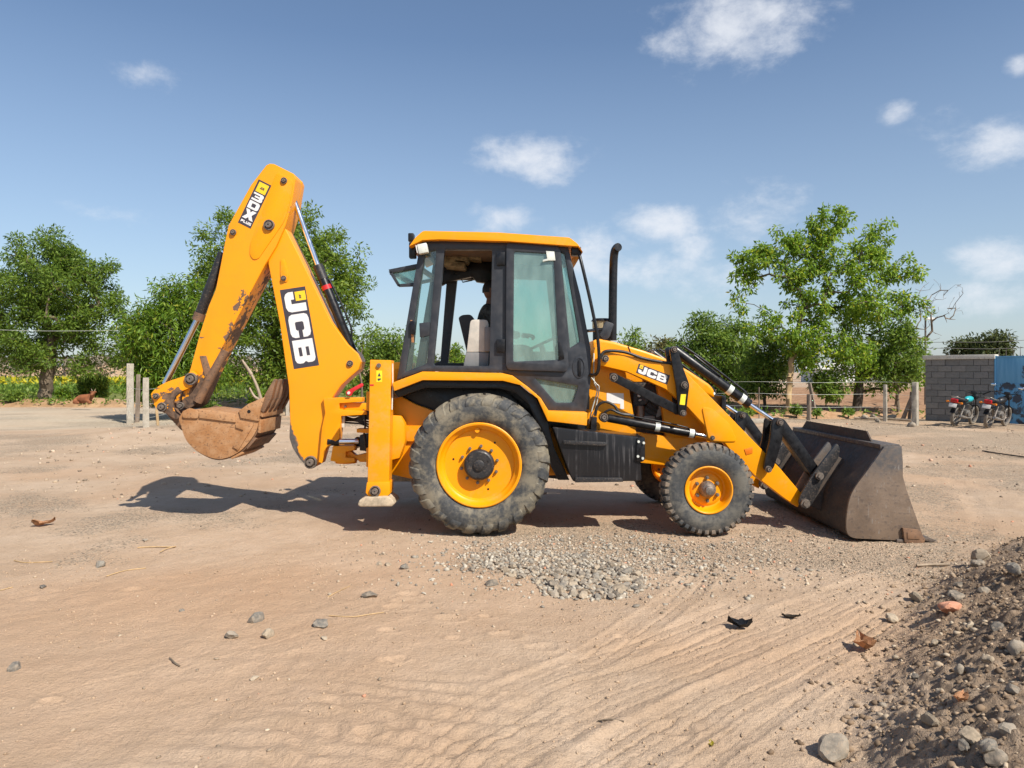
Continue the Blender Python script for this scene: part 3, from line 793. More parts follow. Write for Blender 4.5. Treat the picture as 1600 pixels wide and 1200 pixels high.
def tree(name, label, base_px, Y, lobes, n_tips, n_leaf, L, Wd, spread, lmat, bark, seed, trunk_top=None, r_base=.14, r_tip=.008, group=None,
         shell=.45, up=.55, droop=.25, cat='tree', depth=.9, first=.45, trunk_path=None, base_z=None):
    rg = np.random.default_rng(seed)
    b = P(base_px[0], base_px[1], Y); bz = base_z if base_z is not None else 0.0
    b.z = bz
    root = thing(name, b, label, cat, group)
    tt = trunk_top or (base_px[0], lobes[0][1] + lobes[0][3] * .6)
    tp = P(tt[0], tt[1], Y)
    path = [Vector((b.x, b.y, bz - .1))]
    if trunk_path: path += [P(a, c, Y) for a, c in trunk_path]
    path += [tp]
    trunk = curve_pts(path, 5)
    trunk = [p + Vector((rg.normal() * .02, rg.normal() * .03, 0)) for p in trunk]
    tips = lobe_tips(rg, lobes, Y, n_tips, shell, depth)
    tips = tips[tips[:, 2] > bz + .35] if cat == 'tree' else tips[tips[:, 2] > bz + .05]
    nodes, par = grow(rg, trunk, tips, first=first)
    obj('trunk', skeleton_bm(nodes, par, r_tip, r_base), bark, root, 60)
    if n_leaf:
        V = leaves(rg, tips, spread * (.6 + .8 * rg.random(len(tips))), n_leaf, L, Wd, up, droop)
        V = V[V[:, :, 2].min(1) > bz - .02]
        quads_obj('crown', V, lmat, root)
    return root
LM = {
 'neem': leaf_mat('neem_leaves', [(0, (.070, .130, .020)), (.5, (.130, .215, .030)), (.97, (.205, .300, .042)), (1, (.30, .33, .04))], .46),
 'dark': leaf_mat('dark_neem_leaves', [(0, (.068, .132, .018)), (.55, (.155, .245, .030)), (1, (.26, .345, .045))], .45),
 'bright': leaf_mat('bright_narrow_leaves', [(0, (.065, .130, .014)), (.5, (.125, .230, .020)), (.9, (.205, .310, .028)), (1, (.34, .33, .04))], .42),
 'almond': leaf_mat('broad_yellow_green_leaves', [(0, (.085, .170, .020)), (.5, (.165, .285, .030)), (.85, (.245, .375, .038)), (.97, (.40, .46, .04)), (1, (.50, .44, .03))], .48),
 'mid': leaf_mat('mid_green_leaves', [(0, (.070, .138, .022)), (.5, (.140, .230, .034)), (1, (.230, .320, .048))], .42),
 'olive': leaf_mat('olive_scrub_leaves', [(0, (.075, .085, .025)), (.6, (.140, .140, .045)), (1, (.21, .185, .06))], .3),
 'far': leaf_mat('far_tree_leaves', [(0, (.045, .065, .020)), (1, (.110, .135, .040))], .3),
}
tree('neem_tree', 'spreading dark green tree with thick trunk at the far left of the photo', (70, 634), 36.0,
     [(100, 455, 88, 75), (60, 430, 70, 70), (70, 520, 90, 55), (150, 500, 50, 62), (25, 500, 60, 70), (95, 560, 92, 36), (175, 545, 30, 30), (40, 560, 60, 30), (85, 395, 48, 36), (135, 420, 40, 36), (-40, 480, 60, 70), (190, 470, 16, 20)],
     400, 110, .19, .066, .46, LM['neem'], M['bark'], 3, trunk_top=(80, 530), r_base=.30, first=.55, trunk_path=[(72, 600), (76, 570)])
tree('broadleaf_tree', 'bright green bushy tree with long leaves behind the two pale fence posts', (278, 650), 24.5,
     [(262, 520, 66, 62), (225, 540, 36, 62), (300, 480, 42, 46), (290, 580, 60, 44), (240, 590, 40, 36), (320, 540, 30, 50), (262, 462, 28, 30)],
     380, 60, .19, .046, .38, LM['bright'], M['bark_dark'], 5, trunk_top=(275, 560), r_base=.11, droop=.6)
tree('large_tree', 'tall dense dark tree rising behind the raised digging arm', (430, 650), 30.0,
     [(440, 430, 105, 85), (370, 400, 62, 70), (350, 480, 55, 70), (510, 440, 66, 85), (545, 500, 42, 60), (430, 520, 110, 60), (400, 560, 80, 52), (500, 560, 70, 55), (360, 360, 30, 36), (470, 370, 50, 46), (330, 420, 28, 30), (548, 430, 28, 32), (445, 590, 60, 36)],
     560, 95, .18, .062, .44, LM['dark'], M['bark_dark'], 8, trunk_top=(430, 520), r_base=.28, first=.5)
tree('small_tree', 'light green small tree between the stabiliser and the cab rear window', (606, 655), 33.0,
     [(605, 545, 34, 36), (590, 570, 34, 40), (625, 580, 34, 44), (600, 610, 44, 34)], 150, 50, .2, .07, .45, LM['mid'], M['bark'], 11, trunk_top=(605, 590), r_base=.09)
tree('narrow_tree', 'narrow pointed tree seen through the open cab window', (709, 650), 36.0,
     [(709, 560, 8, 26), (709, 590, 11, 30), (708, 615, 12, 26)], 70, 50, .17, .06, .3, LM['bright'], M['bark'], 13, trunk_top=(709, 580), r_base=.07, up=.3)
tree('low_tree', 'low rounded tree beside the narrow one seen through the open cab window', (738, 650), 38.0,
     [(738, 575, 22, 22), (755, 590, 24, 26), (725, 600, 22, 26), (742, 615, 30, 24)], 110, 46, .2, .07, .42, LM['mid'], M['bark'], 14, trunk_top=(738, 600), r_base=.08)
tree('young_tree', 'small pointed light green tree just behind the exhaust pipe', (984, 655), 31.0,
     [(985, 535, 12, 22), (985, 560, 20, 24), (984, 590, 26, 30)], 90, 50, .2, .062, .36, LM['mid'], M['bark'], 15, trunk_top=(985, 580), r_base=.07)
tree('scrub_tree', 'low olive brown tree far behind the engine hood', (1036, 640), 62.0,
     [(1030, 555, 30, 26), (1052, 560, 26, 26), (1010, 570, 24, 24), (1040, 585, 40, 24)], 130, 40, .36, .14, .8, LM['olive'], M['bark'], 16, trunk_top=(1036, 590), r_base=.16)
tree('bushy_tree', 'bright green bushy tree behind the raised loader tilt cylinder', (1112, 655), 32.0,
     [(1100, 540, 40, 44), (1130, 560, 44, 56), (1075, 565, 34, 40), (1150, 530, 30, 34), (1110, 600, 56, 36), (1100, 510, 18, 22), (1165, 585, 30, 40)],
     300, 52, .2, .062, .45, LM['mid'], M['bark'], 17, trunk_top=(1112, 590), r_base=.12)
tree('shade_tree', 'dark thin-stemmed tree between the bushy tree and the tan trunk', (1193, 652), 28.5,
     [(1200, 570, 30, 44), (1178, 590, 26, 34), (1215, 555, 26, 34), (1195, 545, 22, 26), (1205, 605, 26, 22)], 120, 44, .17, .06, .30, LM['mid'], M['bark_dark'], 18, trunk_top=(1195, 600), r_base=.06)
tree('almond_tree', 'tall open tree with yellow green broad leaves and tan trunk', (1231, 653), 26.2,
     [(1300, 352, 34, 30), (1285, 385, 34, 36), (1365, 380, 36, 34), (1225, 385, 40, 30), (1175, 405, 34, 30), (1160, 440, 24, 24), (1240, 430, 50, 30), (1320, 430, 44, 34),
      (1400, 425, 36, 26), (1190, 500, 26, 24), (1146, 477, 16, 14), (1168, 522, 16, 14), (1270, 480, 46, 30), (1350, 480, 50, 34), (1420, 470, 24, 26), (1235, 530, 36, 26), (1280, 540, 44, 30), (1330, 540, 40, 30), (1250, 562, 30, 16), (1376, 350, 18, 14), (1310, 332, 20, 10), (1440, 482, 12, 12)],
     330, 60, .16, .070, .27, LM['almond'], M['bark_two'], 21, trunk_top=(1258, 470), r_base=.10, shell=.35, up=.5, droop=.5, first=.5, trunk_path=[(1234, 600), (1239, 555)], r_tip=.009)
tree('forked_tree', 'dark multi-stemmed tree with blackened foot behind the fence', (1336, 655), 27.5,
     [(1345, 555, 46, 36), (1390, 545, 40, 44), (1420, 570, 22, 40), (1370, 590, 40, 26), (1310, 590, 36, 26), (1395, 590, 34, 24), (1340, 510, 40, 30), (1400, 500, 34, 26)],
     150, 34, .17, .065, .30, LM['almond'], M['bark_dark'], 23, trunk_top=(1345, 570), r_base=.17, first=.2)
tree('sapling', 'slender sapling with thin stem in front of the ploughed field', (1289, 655), 26.6,
     [(1292, 600, 24, 18), (1305, 612, 20, 12), (1280, 590, 16, 14)], 46, 34, .17, .06, .28, LM['mid'], M['bark_dark'], 25, trunk_top=(1291, 612), r_base=.022, first=.7)
tree('leafy_tree', 'mid green tree right of the forked one, next to the block wall', (1402, 655), 27.0,
     [(1408, 560, 30, 36), (1425, 585, 18, 26), (1385, 580, 24, 30), (1400, 530, 26, 24), (1440, 550, 10, 20)], 100, 46, .16, .05, .30, LM['mid'], M['bark'], 27, trunk_top=(1403, 600), r_base=.06)
tree('bare_tree', 'leafless bare branches reaching over the block wall top', (1398, 650), 29.5,
     [(1465, 470, 44, 40), (1490, 460, 20, 24), (1445, 500, 36, 40)], 120, 0, .1, .1, .1, None, M['bark'], 29, trunk_top=(1412, 540), r_base=.055, r_tip=.005, first=.7)
tree('far_tree', 'left one of two dark round trees beyond the block wall', (1512, 600), 62.0,
     [(1505, 545, 18, 18), (1522, 540, 16, 16), (1515, 558, 28, 16)], 90, 46, .34, .13, .7, LM['far'], M['bark_dark'], 31, trunk_top=(1512, 565), r_base=.16)
tree('far_tree', 'right one of two dark round trees beyond the block wall', (1556, 600), 60.0,
     [(1558, 537, 18, 15), (1545, 552, 18, 16), (1565, 556, 16, 14)], 80, 46, .34, .13, .7, LM['far'], M['bark_dark'], 33, trunk_top=(1556, 560), r_base=.15)

# bushes and small plants
def bush(label, px, py, Y, rx, ry, lm, seed, L=.14, Wd=.05, n=40, nl=40, bz=0.0):
    return tree('bush', label, (px, py), Y, [(px, CYH + (EYE - bz) * F / Y - ry, rx, ry)], n, nl, L, Wd, max(rx, ry) * Y / F * .4, lm, M['bark_dark'], seed,
                trunk_top=(px, CYH + (EYE - bz) * F / Y - ry * .9), r_base=.025, cat='bush', shell=.2, base_z=bz)
bush('dark rounded bush right of the neem trunk by the road', 145, 606, 38.5, 22, 22, LM['dark'], 41, .2, .07, 60, 60, .1)
bush('small green bush on the road verge left of the neem trunk', 22, 640, 34.2, 12, 9, LM['mid'], 42, .15, .06, 24, 40, .22)
bush('light green weed clump between the neem trunk and the brown calf', 100, 628, 35.4, 12, 9, LM['bright'], 43, .16, .06, 24, 40, .2)
bush('low green plant at the foot of the tan trunk', 1244, 645, 25.4, 8, 8, LM['mid'], 44, .12, .05, 16, 30, .1)
bush('low green plant at the foot of the leaning grey post', 1276, 650, 25.2, 6, 6, LM['mid'], 45, .1, .045, 14, 30, .1)
bush('low green plant left of the blackened tree foot', 1326, 650, 25.3, 7, 6, LM['mid'], 46, .1, .045, 14, 30, .1)
bush('low green weeds at the field edge above the loader cylinder rod', 1170, 650, 26.2, 9, 7, LM['mid'], 47, .1, .045, 20, 30, .1)
bush('leafy weeds at the field edge left of the digging bucket', 330, 640, 27.0, 13, 9, LM['mid'], 48, .13, .05, 26, 40, 0)
bush('shrub behind the digging bucket teeth', 412, 620, 27.5, 22, 20, LM['bright'], 49, .16, .05, 46, 50, 0)

# yellow-flowering crop at the left: nobody could count it
def scatter_tufts(name, label, cat, x0, x1, y0, y1, n, size, mat, seed, z0=0., hfun=None):
    rg = np.random.default_rng(seed)
    x = rg.uniform(x0, x1, n); y = y0 + (y1 - y0) * rg.random(n) ** 1.3
    keep = fbm(x, y, .12, 3, seed) + rg.normal(size=n) * .2 > -.1; x, y = x[keep], y[keep]
    z = np.full(len(x), z0) if hfun is None else hfun(x, y)
    V = leaves(rg, np.stack([x, y, z + size * .7], 1), size * .7, 5, size, size * .45, .3, -.3)
    V[:, :, 2] = np.maximum(V[:, :, 2], z0 - .05)
    o = quads_obj(name, V, mat, None, 'stuff'); tag(o, label, cat); return o
YF = leaf_mat('yellow_flower_heads', [(0, (.12, .18, .03)), (.42, (.16, .22, .03)), (.5, (.42, .38, .02)), (1, (.55, .46, .02))], .2)
scatter_tufts('flowering_crop', 'band of yellow flowering crop beyond the road at the left', 'crop', -72, -9, 58, 92, 5200, .42, YF, 61, .35)
scatter_tufts('green_crop', 'low green crop rows in front of the yellow flowers', 'crop', -60, -9, 43, 58, 4200, .34, LM['mid'], 62, .12)
scatter_tufts('dry_scrub', 'pale dry scrub covering the far earth bank', 'scrub', -120, -12, 98, 110, 2600, .75,
              leaf_mat('dry_grey_twigs', [(0, (.17, .14, .10)), (1, (.33, .28, .21))], .1), 63, 0, lambda x, y: 1.3 + 1.4 * np.sin(np.pi * np.clip((y - 97) / 15, 0, 1)))
scatter_tufts('verge_grass', 'tufts of green grass and weeds along the far side of the road', 'grass', -42, -9.5, 33.6, 36.6, 1500, .17, LM['mid'], 65, .12)
scatter_tufts('verge_weeds', 'sparse weeds along the field edge behind the fence', 'weeds', 5, 22, 24.8, 27.4, 420, .16, LM['mid'], 64, .08)
# tree line on the horizon: one mass
rg = np.random.default_rng(70)
ft = []
for x in np.arange(-190, 190, 1.1):
    hh = 3.2 + 2.2 * float(perlin(np.array([x * .05]), np.array([.3]), 5)[0]) + rg.normal() * .6
    y = 150 + rg.normal() * 4
    for z in np.arange(.4, max(1.2, hh), .8): ft.append((x + rg.normal() * .5, y + rg.normal() * 1.5, z))
o = quads_obj('far_tree_line', leaves(rg, np.array(ft), 1.1, 22, .95, .45), LM['far'], None, 'stuff'); tag(o, 'low far line of trees along the horizon', 'tree line')
# ------------------------------------------------------------------ the backhoe loader
YN, YF_, YC = 7.20, 9.40, 8.30          # near and far faces of the wheels, middle of the machine
BH = thing('backhoe_loader', (0.0, YC, 0.0), 'yellow backhoe loader with dark cab, front bucket lowered and digging arm folded', 'backhoe loader')
y_, d_, k_ = M['yellow'], M['dark'], M['black']

# --- lettering: block capitals drawn as flat print, in a unit box
GL = {
 'J': (.86, [[(.52,1),(.86,1),(.86,.24),(.80,.08),(.64,0),(.20,0),(.06,.08),(0,.22),(0,.46),(.33,.46),(.33,.30),(.52,.30)]]),
 'C': (1.0, [[(.22,0),(.80,0),(.94,.06),(1,.2),(1,.40),(.70,.40),(.70,.34),(.64,.29),(.38,.29),(.33,.34),(.33,.66),(.38,.71),(.64,.71),(.70,.66),(.70,.60),(1,.60),(1,.8),(.94,.94),(.80,1),(.22,1),(.06,.94),(0,.8),(0,.2),(.06,.06)]]),
 'B': (1.0, [[(0,0),(.32,0),(.32,1),(0,1)], [(.32,0),(.70,0),(.70,.24),(.32,.24)], [(.32,.40),(.70,.40),(.70,.60),(.32,.60)], [(.32,.76),(.70,.76),(.70,1),(.32,1)],
             [(.70,0),(.84,0),(.96,.07),(1,.18),(1,.38),(.92,.5),(.99,.62),(.99,.82),(.94,.94),(.82,1),(.70,1)]]),
 '3': (1.0, [[(0,0),(.66,0),(.66,.25),(0,.25)], [(.2,.40),(.66,.40),(.66,.62),(.2,.62)], [(0,.77),(.66,.77),(.66,1),(0,1)],
             [(.66,0),(.84,0),(.96,.07),(1,.18),(1,.4),(.93,.5),(1,.6),(1,.82),(.95,.94),(.84,1),(.66,1)]]),
 'D': (1.0, [[(0,0),(.30,0),(.30,1),(0,1)], [(.30,0),(.68,0),(.68,.26),(.30,.26)], [(.30,.74),(.68,.74),(.68,1),(.30,1)], [(.68,0),(.82,0),(.95,.08),(1,.22),(1,.78),(.95,.92),(.82,1),(.68,1)]]),
 'X': (1.0, [[(0,0),(.36,0),(.5,.26),(.64,0),(1,0),(.70,.5),(.98,1),(.62,1),(.5,.76),(.38,1),(.02,1),(.30,.5)]]),
 'P': (.9, [[(0,0),(.3,0),(.3,1),(0,1)], [(.3,.35),(.9,.35),(.9,1),(.3,1)]]),
 'L': (.8, [[(0,0),(.8,0),(.8,.3),(.3,.3),(.3,1),(0,1)]]),
 'U': (.9, [[(0,0),(.9,0),(.9,1),(.62,1),(.62,.3),(.28,.3),(.28,1),(0,1)]]),
 'S': (.9, [[(0,0),(.9,0),(.9,.6),(.3,.6),(.3,.74),(.9,.74),(.9,1),(0,1),(0,.4),(.6,.4),(.6,.26),(0,.26)]]),
}
def affine(o, ux, vy):
    o, ux, vy = Vector(o), Vector(ux) - Vector(o), Vector(vy) - Vector(o)
    return lambda a, b: o + ux * a + vy * b
def print_bm(bm, polys, mp, lift):
    for pl in polys:
        vs_ = [bm.verts.new(mp(a, b) + Vector((0, -lift, 0))) for a, b in pl]
        f = bm.faces.new(vs_); f.normal_update()
        if f.normal.y > 0: f.normal_flip()
def text_polys(s, x0, y0, w, h, gap=.08):
    tot = sum(GL[c][0] for c in s) + gap * (len(s) - 1); k = w / tot; x = x0; out = []
    for c in s:
        for pl in GL[c][1]: out.append([(x + a * k, y0 + b * h) for a, b in pl])
        x += (GL[c][0] + gap) * k
    return out
def decal(name, o, u, v, Y, white, badge, mini, parent):
    "plaque spanned by the pixel corners o (text origin), u (text right), v (text up) at the plane Y"
    mp = affine(P(*o, Y), P(*u, Y), P(*v, Y))
    bm = bmesh.new(); print_bm(bm, [[(0,0),(1,0),(1,1),(0,1)]], mp, .0015); pl = obj(name, bm, M['plaque'], parent)
    bm = bmesh.new(); print_bm(bm, white, mp, .003); obj('lettering', bm, M['white'], pl)
    bm = bmesh.new(); print_bm(bm, [badge], mp, .003); obj('badge', bm, M['badge'], pl)
    bm = bmesh.new(); print_bm(bm, mini, mp, .0045); obj('badge_lettering', bm, M['plaque'], pl)
    return pl

# --- wheels
def rear_wheel(yc, sgn):
    "yc: middle of the tyre; sgn -1 when the outer face looks towards the camera"
    c = P(748.5, 727, YN); c.y = yc; c.z = .715
    root = bpy.data.objects.new('rear_wheel', None); root.empty_display_size = .1; root.location = c; link(root, BH)
    Rr, w, ri = .690, .43, .405
    s = sgn
    prof = [(ri-.005, s*.165), (ri+.03, s*.20), (.50, s*.226), (.58, s*.225), (.635, s*.205), (.665, s*.175), (.680, s*.10), (.684, 0), (.680, -s*.10), (.665, -s*.175), (.635, -s*.205), (.58, -s*.225), (.50, -s*.226), (ri+.03, -s*.20), (ri-.005, -s*.165)]
    bm = bmesh.new(); rings, fs = lathe_bm(bm, prof, 72); bmesh.ops.recalc_face_normals(bm, faces=fs)
    tr = obj('tyre', bm, M['tyre'], None, 50); tr.location = c; relink(tr, root)
    # traction lugs: bars from the middle of the tread over the shoulder, alternate sides
    bm = bmesh.new(); N = 24; rg = random.Random(4)
    for side in (-1, 1):
        for k in range(N):
            t0 = 2 * math.pi * (k + (.5 if side > 0 else 0)) / N
            rows = []
            wr = 1 - .12 * rg.random()
            for (f, rad, ht, lag, wd) in ((-.03, .683, .016, 0, .066), (.07, .683, .020, .035, .070), (.14, .676, .022, .075, .086), (.185, .655, .023, .11, .104), (.213, .622, .014, .135, .112), (.224, .590, .004, .15, .100), (.222, .57, -.006, .155, .08)):
                a = t0 + lag * (1 if side * s > 0 else 1); hw = wd / 2 / rad
                yy = side * f
                nrm_r = 1.0 if f < .17 else (.6 if f < .2 else .15); nrm_y = side * (0 if f < .1 else .35 if f < .17 else .8 if f < .2 else 1.)
                R1 = rad + ht * nrm_r * wr; y1 = yy + ht * nrm_y * .8
                rows.append([(rad - .012, yy - side * .004, a - hw * 1.15), (R1, y1, a - hw * .85), (R1, y1, a + hw * .85), (rad - .012, yy - side * .004, a + hw * 1.15)])
            vv = [[bm.verts.new((r * math.cos(q), y, r * math.sin(q))) for r, y, q in row] for row in rows]
            fs = []
            for A, B in zip(vv, vv[1:]):
                for i in range(3): fs.append(bm.faces.new((A[i], A[i+1], B[i+1], B[i])))
            fs.append(bm.faces.new(vv[0])); fs.append(bm.faces.new(vv[-1]))
            bmesh.ops.recalc_face_normals(bm, faces=fs)
    lg = obj('tread_lugs', bm, M['tyre'], None, 35); lg.location = c; relink(lg, root)
    # rim
    prof = [(ri+.012, s*.190), (ri+.014, s*.205), (ri+.004, s*.212), (ri-.012, s*.208), (ri-.022, s*.190), (ri-.036, s*.165), (ri-.048, s*.158), (ri-.056, s*.150), (ri-.058, s*.128), (ri-.064, s*.122), (.12, s*.115), (.02, s*.115)]
    bm = bmesh.new(); rings, fs = lathe_bm(bm, prof, 64); bmesh.ops.recalc_face_normals(bm, faces=fs)
    rm = obj('rim', bm, y_, None, 40); rm.location = c; relink(rm, root)
    bm = bmesh.new(); rings, fs = lathe_bm(bm, [(ri-.02, -s*.2), (ri-.05, -s*.1), (ri-.06, s*.05)], 48)
    rb = obj('rim_back', bm, y_, None, 40); rb.location = c; relink(rb, root)
    bm = bmesh.new(); rings, fs = lathe_bm(bm, [(.150, s*.10), (.150, s*.195), (.140, s*.21), (.128, s*.215), (.126, s*.225), (.09, s*.227), (.055, s*.225), (.053, s*.242), (.045, s*.246), (.003, s*.246)], 40)
    for k in range(3):
        a = .5 + k * 2.1; cyl_bm(bm, (.105*math.cos(a), s*.220, .105*math.sin(a)), (.105*math.cos(a), s*.234, .105*math.sin(a)), .012, n=8)
    bmesh.ops.recalc_face_normals(bm, faces=bm.faces)
    hb = obj('hub', bm, M['worn_black'], None, 40); hb.location = c; relink(hb, root)
    for k in range(10):
        a = 2 * math.pi * (k + .35) / 10
        bm = bmesh.new(); p = Vector((.182*math.cos(a), s*.112, .182*math.sin(a))); cyl_bm(bm, p, p + Vector((0, s*.030, 0)), .0165, n=6); cyl_bm(bm, p, p + Vector((0, s*.045, 0)), .009, n=8)
        b = obj('wheel_nut', bm, M['pin'], None, 40); b.location = c; relink(b, root)
    for a in (.95, 2.95, 5.05):
        bm = bmesh.new(); p = Vector((.262*math.cos(a), s*.1195, .262*math.sin(a))); cyl_bm(bm, p, p + Vector((0, s*.002, 0)), .011, n=10)
        ho = obj('rim_hole', bm, M['black'], None, 40); ho.location = c; relink(ho, root)
    bm = bmesh.new(); p = Vector((-.02, s*.118, ri - .066)); cyl_bm(bm, p, p + Vector((0, s*.05, 0)), .03, .024, n=12)
    vb = obj('valve_boss', bm, y_, None, 40); vb.location = c; relink(vb, root)
    return root
def relink(o, parent):
    o.parent = parent; o.matrix_parent_inverse = world_of(parent).inverted()
rear_wheel(YN + .215 - .01, -1); rear_wheel(YF_ - .215, 1)

def front_wheel(yc, sgn):
    c = P(1108, 767, YN + .05); c.y = yc; c.z = .462
    s = sgn; ri = .228
    root = bpy.data.objects.new('front_wheel', None); root.empty_display_size = .1; root.location = c; link(root, BH)
    prof = [(ri-.01, s*.085), (ri+.02, s*.108), (.30, s*.128), (.36, s*.130), (.405, s*.118), (.432, s*.098), (.443, s*.05), (.446, 0), (.443, -s*.05), (.432, -s*.098), (.405, -s*.118), (.36, -s*.130), (.30, -s*.128), (ri+.02, -s*.108), (ri-.01, -s*.085)]
    bm = bmesh.new(); rings, fs = lathe_bm(bm, prof, 72); bmesh.ops.recalc_face_normals(bm, faces=fs)
    tr = obj('tyre', bm, M['tyre_f'], None, 50); tr.location = c; relink(tr, root)
    bm = bmesh.new(); N = 38
    for side in (-1, 1):
        for k in range(N):
            t0 = 2 * math.pi * (k + (.5 if side > 0 else 0)) / N; vv = []
            for (f, rad, ht, lag, wd) in ((.004, .444, .014, .0, .052), (.045, .443, .017, .02, .050), (.085, .436, .018, .03, .050), (.104, .424, .016, .03, .046), (.117, .402, .006, .03, .042), (.121, .385, -.003, .03, .036)):
                a = t0 + lag; hw = wd / 2 / rad; kr = 1. if f < .09 else .6 if f < .11 else .1; ky = 0. if f < .07 else .5 if f < .1 else 1.
                R1, y1 = rad + ht * kr, side * (f + ht * ky)
                vv.append([(rad - .01, side * (f - .006), a - hw), (R1, y1, a - hw * .86), (R1, y1, a + hw * .86), (rad - .01, side * (f - .006), a + hw)])
            vv = [[bm.verts.new((r * math.cos(q), y, r * math.sin(q))) for r, y, q in row] for row in vv]; fs = []
            for A, B in zip(vv, vv[1:]):
                for i in range(3): fs.append(bm.faces.new((A[i], A[i+1], B[i+1], B[i])))
            fs += [bm.faces.new(vv[0]), bm.faces.new(vv[-1])]; bmesh.ops.recalc_face_normals(bm, faces=fs)
    lg = obj('tread_blocks', bm, M['tread'], None, 35); lg.location = c; relink(lg, root)
    prof = [(ri+.008, s*.100), (ri+.010, s*.116), (ri, s*.120), (ri-.012, s*.112), (ri-.020, s*.085), (ri-.030, s*.04), (ri-.042, s*.022), (.17, s*.018), (.155, s*.032), (.13, s*.036), (.02, s*.036)]
    bm = bmesh.new(); rings, fs = lathe_bm(bm, prof, 56); bmesh.ops.recalc_face_normals(bm, faces=fs)
    rm = obj('rim', bm, y_, None, 40); rm.location = c; relink(rm, root)
    bm = bmesh.new(); lathe_bm(bm, [(ri-.005, -s*.11), (ri-.03, -s*.03), (ri-.035, s*.03)], 48); bmesh.ops.recalc_face_normals(bm, faces=bm.faces)
    rb = obj('rim_back', bm, y_, None, 40); rb.location = c; relink(rb, root)
    bm = bmesh.new(); lathe_bm(bm, [(.085, s*.03), (.082, s*.06), (.074, s*.10), (.045, s*.125), (.042, s*.15), (.03, s*.156), (.002, s*.156)], 32); bmesh.ops.recalc_face_normals(bm, faces=bm.faces)
    hb = obj('hub', bm, M['pin'], None, 40); hb.location = c; relink(hb, root)
    for k in range(6):
        a = 2 * math.pi * (k + .02) / 6 + math.pi / 2
        bm = bmesh.new(); p = Vector((.115*math.cos(a), s*.034, .115*math.sin(a))); cyl_bm(bm, p, p + Vector((0, s*.028, 0)), .019, n=6); cyl_bm(bm, p, p + Vector((0, s*.045, 0)), .010, n=8)
        b = obj('wheel_nut', bm, M['pin'], None, 40); b.location = c; relink(b, root)
front_wheel(YN + .17, -1); front_wheel(YF_ - .20, 1)
cyl('rear_axle', P(748.5, 727, YN) + Vector((0, .3, 0)), P(748.5, 727, YN) + Vector((0, 1.95, 0)), .11, y_, BH)
fa = P(1108, 767, YN + .05); fa.z = .462
bm = bmesh.new(); box_bm(bm, (fa.x, YC, .47), (.16, 1.5, .15), bevel=.02); obj('front_axle', bm, y_, BH, 30)

# --- chassis
slabs('chassis', [([(612, 655), (680, 640), (905, 664), (905, 742), (640, 748), (605, 740)], 7.74, 8.86), ([(905, 664), (1105, 690), (1128, 700), (1128, 733), (1047, 728), (990, 722), (905, 722)], 7.86, 8.74)], y_, BH, .012)
slabs('rear_hull', [([(614, 622), (628, 620), (650, 632), (675, 641), (700, 648), (700, 690), (614, 690)], 7.70, 8.90), ([(600, 648), (626, 650), (632, 662), (633, 690), (624, 716), (600, 722)], 7.55, 7.74)], y_, BH, .014)
up1 = slab('frame_upright', [(930, 542), (973, 562), (984, 612), (992, 660), (996, 690), (903, 690), (909, 655), (918, 600)], 7.80, 7.90, y_, BH, .008)
lab = slab('pale_sticker', [(948, 614), (974.5, 614.5), (975, 639), (969, 639), (969, 631), (948, 629)], 7.797, 7.80, M['white'], up1, 0)
copy_to(up1, BH, (0, .90, 0))
up2 = slab('frame_upright', [(1024, 592), (1075, 637), (1103, 668), (1106, 702), (1043, 702), (1035, 640)], 7.87, 7.97, y_, BH, .008)
copy_to(up2, BH, (0, .76, 0))
# bonnet: long sloping engine cover with rounded edges
slab('bonnet', [(926, 532), (936, 529), (960, 534), (1010, 549), (1045, 562), (1078, 580), (1108, 600), (1116, 609), (1117, 622), (1090, 612), (1040, 592), (975, 570), (930, 568)], 7.97, 8.63, y_, BH, .035, 4)
slab('bonnet_seam', [(981, 541.5), (982.5, 541), (986, 551), (984.5, 551)], 7.966, 7.972, k_, BH, 0)
# engine seen through the gap between the uprights
bm = bmesh.new()
box_bm(bm, P(1012, 640, 8.25), (.42, .55, .62), bevel=.02); box_bm(bm, P(1000, 612, 8.1), (.16, .22, .16), bevel=.01)
cyl_bm(bm, P(1012, 600, 8.02), P(1014, 660, 8.02), .018, n=8); cyl_bm(bm, P(1004, 655, 8.0), P(1028, 650, 8.0), .025, n=10); cyl_bm(bm, P(1005, 625, 7.95), P(1005, 625, 8.1), .05, n=14)
box_bm(bm, P(1060, 650, 8.3), (.5, .6, .5), bevel=.02)
en = obj('engine', bm, M['worn_black'], BH, 30)
cyl('oil_filter', P(1000, 634, 7.96), P(1000, 652, 7.96), .05, M['steel'], en); cyl('pulley', P(1024, 640, 7.98), P(1024, 640, 8.03), .085, M['steel'], en); cyl('injector_pipe', P(996, 618, 7.97), P(1030, 628, 7.97), .012, M['galv'], en)
cyl('injector_pipe', P(998, 626, 7.96), P(1026, 618, 7.98), .010, M['galv'], en); box('pump_body', P(1012, 655, 7.98), (.14, .10, .08), M['steel'], en, None, .012)
for i in range(4): tube('engine_hose', [P(992 + i * 3, 655, 7.95), P(1000 + i * 5, 640 - i * 6, 7.98), P(1016 + i * 4, 646 - i * 5, 7.97), P(1034, 658 - i * 8, 8.0)], .009, M['rubber_hose'], BH, 6, 5)
bm = bmesh.new(); box_bm(bm, P(1119, 655, 8.3), (.05, .62, .55), bevel=.01)
for i in range(9): box_bm(bm, P(1123, 630 + i * 6, 8.3), (.03, .56, .012))
obj('radiator_grille', bm, k_, BH, 30)

